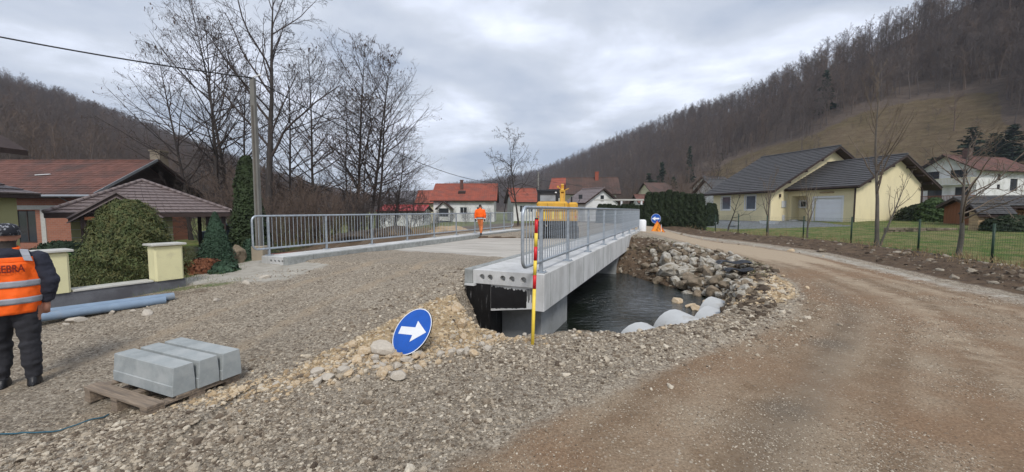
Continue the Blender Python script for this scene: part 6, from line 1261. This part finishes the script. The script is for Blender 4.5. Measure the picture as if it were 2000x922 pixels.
for u_, v_, y, w_, h_, m, lb in ((265,548,10.2,.75,.42,'shrub','low rust-brown creeping shrub between the yew and the right pillar'),(400,540,9.6,.60,.40,'shrub','dark red-brown spreading shrub right of the right pillar'),(120,470,12.5,.9,.7,'pine','dark low pine bush behind the worker and the left pillar'),(140,478,10.5,.16,.22,'greenbush','small yellow-green ball shrub above the left pillar'),(620,472,19,.75,.85,'greenleaf','bright green tuft seen through the left railing'),(440,536,9.4,.35,.28,'spruce','low green shrub at the foot of the conical spruce'),(100,500,11,.6,.5,'greenbush','green shrub strip behind the left pillar')):
    p = aty(u_, v_, y); evergreen('garden_shrub', lb, 'shrub', (p.x, p.y, min(Hs(p.x,p.y), p.z)), h_, w_, lambda t: np.sqrt(np.clip(1.02-t**2,0,1))*(.85+.15*t), 3500 if u_ != 620 else 1500, .04, m, 70+u_)
for u_, y, h_, w_, lb in ((1822,28.5,1.7,1.05,'rounded green bush left of the orange-brown shed'),(1975,20.2,.75,1.1,'low dark green bush in front of the shed'),(1800,30,1.3,1.6,'dark heap of brushwood by the garage gable right side')):
    p = aty(u_, 440, y); evergreen('garden_shrub', lb, 'shrub', (p.x, p.y, Hs(p.x,p.y)), h_, w_, lambda t: np.sqrt(np.clip(1.02-t**2,0,1)), 6000, .07, 'bushg' if u_ == 1822 else 'hedge', 71)
# hedge columns
ht = None; hs = [1266,1279,1292,1305,1318,1331,1343,1355,1366]
for i, u_ in enumerate(hs):
    y = 28.6 - i*.28; p = aty(u_, 450, y); lb = ('leftmost','second','third','fourth','middle','sixth','seventh','eighth','rightmost')[i] + ' column of the dark thuja hedge behind the orange triangle sign'
    if ht is None: ht = evergreen('hedge_thuja', lb, 'hedge', (p.x,p.y,Hs(p.x,p.y)-.1), 2.5, .44, colp, 9000, .055, 'hedge', 80, 'dark thuja hedge columns')
    else: copy_tree(ht, (p.x,p.y,Hs(p.x,p.y)-.1), i*1.3, (1,1,rgr.uniform(.94,1.05)), lb)
g5 = 'low dark hedge plants behind the right railing'
for i in range(10):
    p = aty(1172+i*9, 430, 36); copy_tree(ht, (p.x,p.y,.2), i*.9, (1.0,1.0,.80+rgr.uniform(-.03,.03)), 'dark hedge plant in the low row behind the right railing'); list(COL.objects)[-1]
for o in COL.objects:
    if o.get('label') == 'dark hedge plant in the low row behind the right railing': o['group'] = g5
for i, (u_, y) in enumerate(((1385,33),(1393,35))): p = aty(u_, 430, y); copy_tree(ht, (p.x,p.y,.3), i, (1,1,.8), ('small dark thuja just right of the hedge row','small dark thuja at the left corner of the yellow house')[i])['group'] = 'pair of small thujas near the yellow house'
# standing stone
o = bpy.data.objects.new('standing_stone', RK['b2'][2]); COL.objects.link(o); p = at(465, 523, .1); o.location = (p.x, p.y, .42); o.scale = (.22,.17,.42); o.rotation_euler = (R(4),R(3),.6); tag(o, 'upright rough brown stone standing beside the conical spruce', 'standing stone')
# lawn blades, dry tufts
def blades(nm, cnt, xr, yr, cond, smin, smax, m, lab, cat):
    rgb = np.random.RandomState(len(nm)); x = rgb.uniform(*xr, cnt); y = yr[0]*(yr[1]/yr[0])**rgb.rand(cnt); kq = cond(x, y); x, y = x[kq], y[kq]; n_ = len(x); s = rgb.uniform(smin, smax, n_); gn_scatter(nm, np.stack([x,y,H(x,y)+s*.35],1), np.stack([s*.35,s*.35,s],1), np.stack([rgb.uniform(-.6,.6,n_),rgb.uniform(-.6,.6,n_),rgb.uniform(0,6.28,n_)],1), material=MT[m], kind='blade', label=lab, cat=cat)
blades('lawn_grass', 70000, (9,36), (8,34), lambda x,y: (fence_side(x,y) > .1) & (x < 36), .03, .085, 'grass', 'short patchy lawn behind the mesh fence', 'grass')
blades('dry_tufts', 9000, (6,16), (5,30), lambda x,y: (fence_side(x,y) < .1) & (fence_side(x,y) > -2.2) & (vn(x*1.5,y*1.5,5) > .45), .08, .26, 'drygrass', 'dry pale grass tufts along the soil heap under the fence', 'grass')
blades('bank_grass', 5000, (-3,9), (9,20), lambda x,y: (sdist(x,y,TOP) < .4) & (sdist(x,y,WAT) > .5) & (vn(x*1.2,y*1.2,8) > .5) & (x > 3), .05, .15, 'grass', 'thin green grass and moss between the bank boulders', 'grass')
blades('verge_grass', 9000, (-13,-5.4), (6,14), lambda x,y: (line_d(x,y,[(-8.6,6.6),(-7.0,7.65),(-6.0,8.2)]) < .32) | ((line_d(x,y,[(-12.3,7),(-8.0,9)]) < 1.5) & (y > 8)), .03, .09, 'grass', 'thin green verge along the pipes and the garden bed', 'grass')
blades('stream_weeds', 9000, (-22,-5), (14,34), lambda x,y: (.917*x-.399*y < -11.6) & (sdist(x,y,TOP) > .2), .10, .45, 'drygrass', 'brown weeds on the rough ground beyond the left railing', 'weeds')
# heaps beyond the left railing
for (u_, v_, y, sx, sz, lb, m, key) in ((775,440,24,2.0,.75,'mound of dark earth beyond the middle of the left railing','darkearth','b2'),(705,438,23,1.8,.65,'heap of brushwood and earth beyond the left railing near the alders','darkearth','b2'),(875,436,27,1.5,.45,'pale heap of cut branches in the garden beyond the left railing','stonew','b2')):
    me = rock_mesh(400+u_, 5, .9); me.materials.append(MT[m]); o = bpy.data.objects.new('earth_mound', me); COL.objects.link(o); p = aty(u_, v_, y); o.location = (p.x, p.y, Hs(p.x,p.y)+.05); o.scale = (sx, sx*.8, sz); me.polygons.foreach_set('use_smooth', [True]*len(me.polygons)); tag(o, lb, 'mound')
# ================================================================== PEOPLE
def ering(c, rx, ry, n=16, tilt=0): return [(c[0]+rx*math.cos(2*math.pi*i/n), c[1]+ry*math.sin(2*math.pi*i/n)*1.0, c[2]+tilt*math.sin(2*math.pi*i/n)) for i in range(n)]
def limb(b, pts, rs, n=12):   # smooth tapered limb with rounded end caps
    P = [Vector(p) for p in pts]; Q = []; RR = []
    for i in range(len(P)-1):
        for k in range(4): t = k/4; Q.append(P[i].lerp(P[i+1], t)); RR.append(rs[i]+(rs[i+1]-rs[i])*t)
    Q.append(P[-1]); RR.append(rs[-1]); d0 = (Q[0]-Q[1]).normalized(); d1 = (Q[-1]-Q[-2]).normalized()
    Q = [Q[0]+d0*RR[0]*.75] + Q + [Q[-1]+d1*RR[-1]*.75]; RR = [RR[0]*.35] + RR + [RR[-1]*.35]; b.tube(Q, RR, n)
def hand(b, w, d, side, curl=.5, s=1.0):   # wrist w, direction d; palm, four unequal fingers and a thumb
    w = Vector(w); d = Vector(d).normalized(); q = d.cross(Vector((0,1,0.01))).normalized(); nrm = q.cross(d).normalized()
    limb(b, [w, w+d*.045*s, w+d*.085*s], [.024*s,.034*s,.030*s])
    for k, (off, L_) in enumerate(((-.027,.062),(-.009,.072),(.009,.068),(.026,.054))):
        a = w + d*.088*s + q*off*s; m_ = a + (d*(1-curl*.3) + nrm*curl*.5)*L_*.5*s; e_ = m_ + (d*(1-curl) + nrm*curl*1.2)*L_*.5*s; limb(b, [a, m_, e_], [.0095*s,.009*s,.0075*s], 8)
    a = w + d*.03*s - q*.028*s*side; limb(b, [a, a+(d*.6-q*side*.7)*.03*s, a+(d*.9-q*side*.5)*.055*s], [.012*s,.011*s,.009*s], 8)
def head_parts(b, c, s=1.0, fwd=(0,1,0)):
    f = Vector(fwd).normalized(); r = f.cross(Vector((0,0,1))).normalized(); c = Vector(c); rings = []
    for z, rx, ry, off in ((-.115,.035,.04,.035),(-.10,.052,.065,.02),(-.07,.062,.082,.008),(-.03,.072,.094,0),(.01,.077,.098,-.004),(.05,.075,.095,-.008),(.085,.06,.078,-.01),(.11,.033,.045,-.012),(.118,.01,.015,-.012)):
        rings.append([c + r*rx*s*math.cos(t) + f*(ry*s*math.sin(t)+off*s) + Vector((0,0,z*s)) for t in [2*math.pi*i/18 for i in range(18)]])
    b.loft(rings); n0 = c + f*.095*s; b.loft([[n0+Vector((0,0,.03*s))+r*.006*s*math.cos(t)+f*.004*math.sin(t) for t in (0,1.6,3.1,4.7)],[n0+f*.022*s+Vector((0,0,-.025*s))+r*.015*s*math.cos(t)+Vector((0,0,.008*s*math.sin(t))) for t in (0,1.6,3.1,4.7)]])
    for sd_ in (-1,1): e_ = c + r*sd_*.078*s + Vector((0,0,-.005*s)); limb(b, [e_+Vector((0,0,.022*s)), e_+r*sd_*.008*s, e_-Vector((0,0,.024*s))], [.012*s,.015*s,.010*s], 8)
def body_object(b, vox, fm, mats, parent, name='body', smooth_it=6):
    o = b.build('tmp', mats[0]); bm_fix(o); m = o.modifiers.new('r', 'REMESH'); m.mode = 'VOXEL'; m.voxel_size = vox; m2 = o.modifiers.new('s', 'SMOOTH'); m2.factor = .5; m2.iterations = smooth_it
    dg = bpy.context.evaluated_depsgraph_get(); dg.update(); me = bpy.data.meshes.new_from_object(o.evaluated_get(dg)); bpy.data.objects.remove(o); me.materials.clear()
    for x in mats: me.materials.append(x)
    vs = np.empty(len(me.vertices)*3); me.vertices.foreach_get('co', vs); vs = vs.reshape(-1,3)
    # cloth folds
    nrm = np.empty(len(me.vertices)*3); me.vertices.foreach_get('normal', nrm); nrm = nrm.reshape(-1,3)
    cl = np.array([fm(*v) in (1,2,6) for v in vs]); dsp = (fbm(vs[:,0]*9+vs[:,1]*4, vs[:,2]*16, 3, 2)*.017 + fbm(vs[:,0]*22, vs[:,2]*30+vs[:,1]*9, 5, 2)*.003)*cl; vs = vs + nrm*dsp[:,None]; me.vertices.foreach_set('co', vs.astype(np.float32).ravel())
    mi = []
    for p in me.polygons: c = sum((Vector(vs[i]) for i in p.vertices), Vector())/len(p.vertices); mi.append(fm(c.x, c.y, c.z))
    me.polygons.foreach_set('material_index', mi); me.polygons.foreach_set('use_smooth', [True]*len(mi)); me.update(); ob = bpy.data.objects.new(name, me); COL.objects.link(ob); ob.parent = parent; return ob
# ---- worker in the orange vest, back to the camera (local +y = away)
wp = at(25, 762, -.16); WS = 1.0
t = thing('person', 'man in orange vest and dark trousers, back turned, hand on his patterned cap', 'person', (wp.x, wp.y+.05, Hs(wp.x, wp.y)), R(44))
b = MB(); TR = [(.80,.165,.125,0),(.88,.185,.135,0),(.98,.200,.145,.0),(1.08,.195,.14,.005),(1.18,.195,.138,.01),(1.28,.205,.135,.01),(1.36,.205,.12,.005),(1.42,.165,.095,.0),(1.455,.085,.07,.0)]
def tor(z):
    zz = [a[0] for a in TR]; return [float(np.interp(z, zz, [a[i] for a in TR])) for i in (1,2,3)]
b.loft([ering((0,cy,z), rx, ry, 20) for z, rx, ry, cy in TR]); b.tube([(0,0,1.40),(0,.01,1.50),(0,.02,1.56)], [.075,.062,.06], 14)
head_parts(b, (0,.025,1.595), 1.0)
limb(b, [(.085,0,.86),(.098,-.02,.48),(.105,.0,.10)], [.112,.080,.062]); limb(b, [(-.085,0,.86),(-.10,.10,.48),(-.115,.10,.12)], [.112,.080,.062])
for fx, fy in ((.105,0),(-.115,.10)):
    b.loft([ering((fx,fy-.02,.02),.052,.085,14), ering((fx,fy+.035,.0),.055,.135,14), ering((fx,fy+.035,.05),.052,.13,14), ering((fx,fy+.01,.10),.048,.075,14)])
limb(b, [(.19,0,1.375),(.275,-.04,1.12),(.235,-.01,.90)], [.080,.068,.050]); hand(b, (.235,-.005,.875), (-.12,.15,-1), 1, .5)
limb(b, [(-.19,0,1.375),(-.38,.05,1.47),(-.17,.06,1.64)], [.075,.060,.045]); hand(b, (-.155,.06,1.655), (1,-.25,.28), -1, .45)
def fm1(x, y, z):
    if z > 1.475 and abs(x) < .105 and z < 1.55 and y < .02: return 3
    if x < -.05 and z > 1.6 and x > -.16: return 0
    if z > 1.475 and abs(x) < .12: return 0
    if z < .875 and x > .175 and z > .7: return 0
    if z < .10: return 4
    if z < .84: return 1
    return 2
body_object(b, .011, fm1, [MT['skin'], MT['trouser'], MT['navy'], MT['hair'], MT['black']], t)
def shell(zs, off, m, name, par, a0=0, a1=360, n=48, zf=None, thick=.006, fold=.006):
    V = []; F_ = []; closed = (a1-a0) >= 360
    for i, z in enumerate(zs):
        for j in range(n):
            a = R(a0 + (a1-a0)*j/(n if closed else n-1)); z2 = z; rx, ry, cy = tor(z2); w_ = fold*float(fbm(j*.35 if not closed else math.cos(a)*4, z*9+math.sin(a)*3, 7, 2)); V.append(((rx+off+w_)*math.cos(a), cy+(ry+off+w_)*math.sin(a), z2))
    for i in range(len(zs)-1):
        for j in range(n if closed else n-1): j2 = (j+1) % n; F_.append((i*n+j, i*n+j2, (i+1)*n+j2, (i+1)*n+j))
    q = MB(); q.add(V, F_); o = q.build(name, m, par, True); md = o.modifiers.new('thickness','SOLIDIFY'); md.thickness = thick; md.offset = 1; return o
# the vest clings wider at the hem; the back panel stops at the arm holes
vest = shell(list(np.linspace(.80,1.33,22)), .016, MT['orange'], 'vest', t, fold=.026)
shell([1.33+.008*i for i in range(7)], .014, MT['orange'], 'vest_yoke_edge', t, 200, 340, 30)
shell([.905,.925,.95,.968], .024, MT['reflect'], 'reflective_stripe', vest, fold=.018); shell([1.075,1.095,1.12,1.14], .024, MT['reflect'], 'reflective_stripe', vest, fold=.018)
for sx in (-1,1):
    q = MB(); ps = []
    for k, (x, y, z) in enumerate(((.150,-.125,1.34),(.135,-.112,1.395),(.12,-.075,1.435),(.11,-.01,1.45),(.115,.07,1.42),(.14,.115,1.34))): ps.append([(sx*(x-.028),y-.008,z+.006),(sx*(x+.028),y-.008,z-.004)])
    for k in range(len(ps)-1): q.add([ps[k][0],ps[k][1],ps[k+1][1],ps[k+1][0]], [(0,1,2,3)])
    o = q.build('reflective_strap', MT['reflect'], vest); md = o.modifiers.new('thickness','SOLIDIFY'); md.thickness = .008; md.offset = 0
q = MB(); rings = [[(math.cos(a)*r_, .012+math.sin(a)*r_*.9, z+.012*math.sin(a)) for a in [2*math.pi*i/24 for i in range(24)]] for r_, z in ((.092,1.425),(.084,1.47),(.078,1.485),(.070,1.47))]; q.loft(rings, cap=False); q.build('collar', MT['orange'], vest, True)
# printed word across the back, wrapped on the vest
cu = bpy.data.curves.new('txt', 'FONT'); cu.body = 'ZEBRA'; cu.size = .105; cu.extrude = 0; cu.align_x = 'CENTER'; cu.offset = .0022; to = bpy.data.objects.new('txt', cu); COL.objects.link(to)
dg = bpy.context.evaluated_depsgraph_get(); dg.update(); me = bpy.data.meshes.new_from_object(to.evaluated_get(dg)); bpy.data.objects.remove(to)
import bmesh
bm_ = bmesh.new(); bm_.from_mesh(me); bmesh.ops.triangulate(bm_, faces=bm_.faces[:]); bmesh.ops.subdivide_edges(bm_, edges=bm_.edges[:], cuts=2, use_grid_fill=True)
for v in bm_.verts:
    x = v.co.x*.60 + .030; z = 1.235 + v.co.y; rx, ry, cy = tor(z); rx += .050; ry += .050; k = min(1, abs(x)/rx); v.co = Vector((x, cy - ry*math.sqrt(max(0,1-k*k)), z))
bm_.to_mesh(me); bm_.free(); me.materials.clear(); me.materials.append(MT['letter']); o = bpy.data.objects.new('back_print', me); COL.objects.link(o); o.parent = vest
# cap : dome plus pale patterned band
mcap = mat('patterned_cap', (.02,.022,.03), .8, .3, 8, .2, 40, col2=(.30,.31,.34), sc2=26, mixlo=.55, mixhi=.58)
q = MB(); q.loft([[(math.cos(a)*rx, .015+math.sin(a)*ry, z) for a in [2*math.pi*i/24 for i in range(24)]] for rx, ry, z in ((.090,.112,1.60),(.093,.115,1.635),(.090,.110,1.675),(.074,.092,1.705),(.045,.06,1.722),(.01,.015,1.727))]); q.build('cap', mcap, t, True)
# ---- second worker walking away on the left pavement
fp_ = at(938, 458.5, .47); hgt = 1.0
b = MB(); t = thing('person', 'man in bright orange jacket and orange trousers walking away on the bridge pavement', 'person', (fp_.x, fp_.y, .472), R(-6)); 
TR2 = [(.80,.155,.12,0),(.90,.18,.14,0),(1.0,.20,.15,0),(1.12,.215,.155,0),(1.25,.225,.15,0),(1.36,.215,.125,0),(1.42,.165,.095,0),(1.46,.07,.06,0)]
b.loft([ering((0,cy,z), rx, ry, 18) for z, rx, ry, cy in TR2]); b.tube([(0,0,1.42),(0,.01,1.50),(0,.02,1.56)], [.065,.055,.055], 12); head_parts(b, (0,.03,1.575), .96)
limb(b, [(.075,0,.86),(.07,.06,.47),(.045,-.05,.10)], [.105,.080,.062]); limb(b, [(-.08,0,.86),(-.03,.12,.49),(-.02,.26,.14)], [.105,.075,.058])
for fx, fy, fz in ((.045,-.05,0),(-.02,.27,.03)): b.loft([ering((fx,fy+.03,fz),.05,.12,12), ering((fx,fy+.03,fz+.05),.048,.115,12), ering((fx,fy,fz+.10),.045,.07,12)])
limb(b, [(.20,0,1.36),(.275,-.03,1.10),(.25,.04,.88)], [.078,.066,.050]); hand(b, (.25,.045,.86), (0,.15,-1), 1, .5); limb(b, [(-.20,0,1.36),(-.275,-.03,1.10),(-.26,.02,.88)], [.078,.066,.050]); hand(b, (-.26,.025,.86), (0,.15,-1), -1, .5)
def fm2(x, y, z):
    if z > 1.475: return 3 if (z > 1.56 and y < .06) or z > 1.64 else 0
    if z < .105: return 4
    if z < .90 and abs(x) > .2: return 4
    if z < .865: return 1
    if z < .95 and abs(x) < .205: return 4
    return 2
mj = MT['orange']; body_object(b, .014, fm2, [MT['skin'], MT['otrouser'], mj, MT['hair'], MT['black']], t, smooth_it=4)
_t = TR; TR = TR2; j_ = shell([.90,.915,.93,.94], .014, MT['white'], 'reflective_belt', t, n=32, fold=.0); shell([.95,.965,.98], .012, MT['black'], 'dark_belt', t, n=32, fold=0)
q = MB()
for sx in (-1,1): q.tube([(sx*.258,-.0,.93),(sx*.258,.01,.895)], .058, 12)
q.build('cuff_band', MT['white'], t); TR = _t
t.scale = (1.0, 1.0, (.0+ (458.5-399)/760*fp_.y)/1.70); print('w2 height', t.scale[2]*1.70, fp_)
t.scale = (max(.9,t.scale[2]),)*3
# ================================================================== EXCAVATOR
ep = at(1089, 464, .40); EX = thing('excavator', 'yellow and black crawler excavator on the far end of the bridge deck', 'excavator', (ep.x, 18.9, .40), R(-7)); ey, eb = MT['exyel'], MT['exblack']
EX.scale = (.96,.96,.96)
def eb_(name, m, *args, par=None, fixn=False):
    q = MB()
    for a in args: q.cbox(*a[:6], a[6] if len(a) > 6 else .02)
    return q.build(name, m, par or EX)
for sx in (-1,1):
    x0, x1 = (.62,1.0) if sx > 0 else (-1.0,-.62); q = MB(); prof = []
    for i in range(28):
        a = 2*math.pi*i/28; cy_ = 1.05 if math.cos(a) > 0 else -1.05; prof.append((x0, cy_+math.cos(a)*.28, .29+math.sin(a)*.27))
    q.prism(prof, (x1-x0,0,0)); tr_ = q.build('track', MT['rubber'], EX); bm_fix(tr_); per = []
    for i in range(44):
        f = i/44*(4.2+2*math.pi*.28)
        if f < 2.1: p_ = (-1.05+f, .56, 0)
        elif f < 2.1+math.pi*.28: a = math.pi/2-(f-2.1)/.28; p_ = (1.05+math.cos(a)*.28, .29+math.sin(a)*.27, a-math.pi/2)
        elif f < 4.2+math.pi*.28: p_ = (1.05-(f-2.1-math.pi*.28), .02, 0)
        else: a = -math.pi/2-(f-4.2-math.pi*.28)/.28; p_ = (-1.05+math.cos(a)*.28, .29+math.sin(a)*.27, a-math.pi/2)
        s_ = MB(); s_.T = Matrix.Translation((0,p_[0],p_[1])) @ Matrix.Rotation(p_[2],4,'X'); s_.box(x0-.01,x1+.01,-.045,.045,-.02,.03); s_.build('track_shoe', MT['rubber'], tr_)
    for y in (-1.05,1.05): q = MB(); q.tube([(x1+.005 if sx > 0 else x0-.005,y,.29),(x1+.03 if sx > 0 else x0-.03,y,.29)], .2, 16); q.build('sprocket', eb, tr_)
    for y in (-.6,-.2,.2,.6): q = MB(); q.tube([(x1 if sx > 0 else x0,y,.14),(x1+.03 if sx > 0 else x0-.03,y,.14)], .09, 12); q.build('roller', eb, tr_)
eb_('undercarriage', eb, (-.62,.62,-.9,.9,.15,.5),(-.5,.5,-.5,.5,.5,.72)); eb_('dozer_blade', ey, (-1.0,1.0,1.45,1.52,.08,.48))
eb_('chassis', eb, (-.98,.98,-1.15,1.1,.66,.86))
eb_('counterweight', ey, (-.99,.99,-1.25,-.62,.86,1.36,.07)); hood = eb_('engine_hood', ey, (-.97,.52,-1.20,-.1,1.365,1.78,.09), (.525,.98,-1.18,.9,1.365,1.74,.08), (-.97,-.60,-.1,.3,1.365,1.5,.03))
for i in range(9): q = MB(); q.box(-.80+i*.18,-.80+i*.18+.11,-1.262,-1.245,.94,1.30); q.build('grille_slat', MT['yellow'] if i % 2 else ey, hood)
eb_('side_stripe', eb, (-.9,.9,-1.256,-1.245,1.315,1.345,.002)); eb_('exhaust', eb, (.66,.74,-.55,-.47,1.74,2.02,.02)); eb_('tail_lamp', MT['red'], (-.93,-.84,-1.262,-1.25,1.02,1.08,.002),(.84,.93,-1.262,-1.25,1.02,1.08,.002)); eb_('seam', eb, (-.45,-.44,-1.215,-1.19,1.40,1.70,.002),(.35,.36,-1.215,-1.19,1.40,1.70,.002), par=hood)
# cab: frame posts, roof, glass
cb = eb_('cab', eb, (-1.0,.06,-.08,1.15,.86,1.50),(-1.0,-.86,-.10,-.02,1.5,2.30),(-.08,.06,-.10,-.02,1.5,2.30),(-1.0,-.93,1.05,1.13,1.5,2.30),(-.01,.06,1.05,1.13,1.5,2.30),(-.86,-.08,-.10,-.04,1.5,1.82),(-.86,-.08,-.10,-.04,2.14,2.30),(-1.02,.08,-.14,1.2,2.30,2.40,.03))
q = MB(); q.box(-.93,-.01,-.065,-.055,1.80,2.16); q.build('rear_window', MT['cabglass'], cb); q = MB(); q.box(-.975,-.965,0,1.05,1.6,2.28); q.build('side_window', MT['cabglass'], cb); q = MB(); q.box(-.93,-.01,1.09,1.10,1.5,2.28); q.build('front_window', MT['cabglass'], cb); eb_('seat', eb, (-.65,-.3,.3,.42,1.5,1.98,.04), par=cb); eb_('work_lamp', MT['frame'], (-.12,-.02,-.17,-.12,2.22,2.28), par=cb)
bo = MB(); bo.obox((.27,.9,1.3),(.27,1.9,2.45),.15,.22); bo.obox((.27,1.9,2.45),(.27,2.9,2.55),.15,.2); boom = bo.build('boom', ey, EX); ar = MB(); ar.obox((.27,2.8,2.85),(.27,3.3,1.3),.16,.2); ar.build('arm', ey, EX)
ar = MB(); ar.tube([(.16,.95,1.5),(.16,1.6,2.4)], .03, 8); ar.tube([(.38,.95,1.5),(.38,1.6,2.4)], .03, 8); ar.box(.13,.41,1.55,1.75,2.36,2.46); ar.build('hydraulic_cylinder', ey, EX)
bk = MB(); bk.prism([(-.0,3.1,1.3),(-.0,3.5,1.2),(-.0,3.45,.7),(-.0,3.0,.6),(-.0,2.9,.9)], (.55,0,0)); bm_fix(bk.build('bucket', eb, EX))
ar = MB(); ar.obox((.20,1.9,2.5),(.02,1.9,2.66),.04,.05); ar.obox((.35,1.9,2.45),(.62,1.9,2.56),.04,.04); ar.tube([(.02,1.86,2.66),(.02,1.95,2.66)], .06, 10); ar.build('link_bracket', ey, EX)
q = MB(); q.tube([(1.02,-.9,1.75),(1.12,-.9,1.98)], .015, 6); q.box(1.02,1.2,-.92,-.88,1.9,2.1); q.build('mirror', eb, EX)
# ---- trailer / car under the annex roof
cp_ = aty(388, 494, 25.5); t = thing('parked_car', 'grey-blue car with a load rack parked under the annex roof', 'car', (cp_.x, cp_.y, ZL), R(8)); L_ = 3.6
side = [(0,.35),(0,.75),(.15,.92),(.75,1.0),(1.2,1.38),(2.4,1.42),(3.2,1.0),(3.6,.9),(3.62,.35)]
q = MB(); rings = []
for yy, ins in ((0,.06),(.12,0),(1.43,0),(1.55,.06)): rings.append([(x, yy, z-ins*(z > .9)) for x, z in side])
q.loft(rings); bm_fix(q.build('body', MT['carblue'], t)); q = MB(); q.add([(.85,-.005,1.02),(1.28,.0,1.32),(2.35,.0,1.35),(3.0,-.005,1.02)], [(0,1,2,3)]); q.build('side_window', MT['pane'], t)
for x in (.7,2.9): 
    for y in (-.02,1.42): q = MB(); q.tube([(x,y,.3),(x,y+.15,.3)], .3, 18); w_ = q.build('wheel', MT['rubber'], t); q = MB(); q.tube([(x,y-.01,.3),(x,y+.16,.3)], .17, 12); q.build('rim', MT['gutter'], w_)
q = MB(); 
for x in (1.0,1.6,2.3): q.tube([(x,.1,1.3),(x,.1,1.9),(x,1.4,1.9),(x,1.4,1.3)], .025, 6)
q.tube([(1.0,.1,1.9),(2.3,.1,1.9)], .025, 6); q.build('load_rack', MT['gutter'], t)
# white drum at the far end of the beam
p = aty(1252, 448, 22.3); t = thing('plastic_drum', 'white plastic drum behind the far end of the right railing', 'drum', (p.x+.05, p.y, .12)); q = MB(); q.loft([ering((0,0,z), r_, r_, 18) for z, r_ in ((0,.20),(.02,.23),(.5,.235),(.98,.23),(1.05,.17),(1.06,.08))]); q.build('drum_body', MT['white'], t, True)
# ================================================================== AIR
if HAZE > 0:
    hb = MB(); hb.box(-700, 700, -60, 1850, -30, 150); hz_ = hb.build('haze', []); hm = bpy.data.materials.new('haze_air'); hm.use_nodes = True; nt = hm.node_tree; nt.nodes.clear(); o_ = nt.nodes.new('ShaderNodeOutputMaterial'); v_ = nt.nodes.new('ShaderNodeVolumePrincipled'); v_.inputs['Color'].default_value = (.80,.87,1.0,1); v_.inputs['Density'].default_value = HAZE; v_.inputs['Anisotropy'].default_value = .1; nt.links.new(v_.outputs[0], o_.inputs['Volume']); hz_.data.materials.append(hm); hz_['kind'] = 'stuff'
print('objects', len(COL.objects))
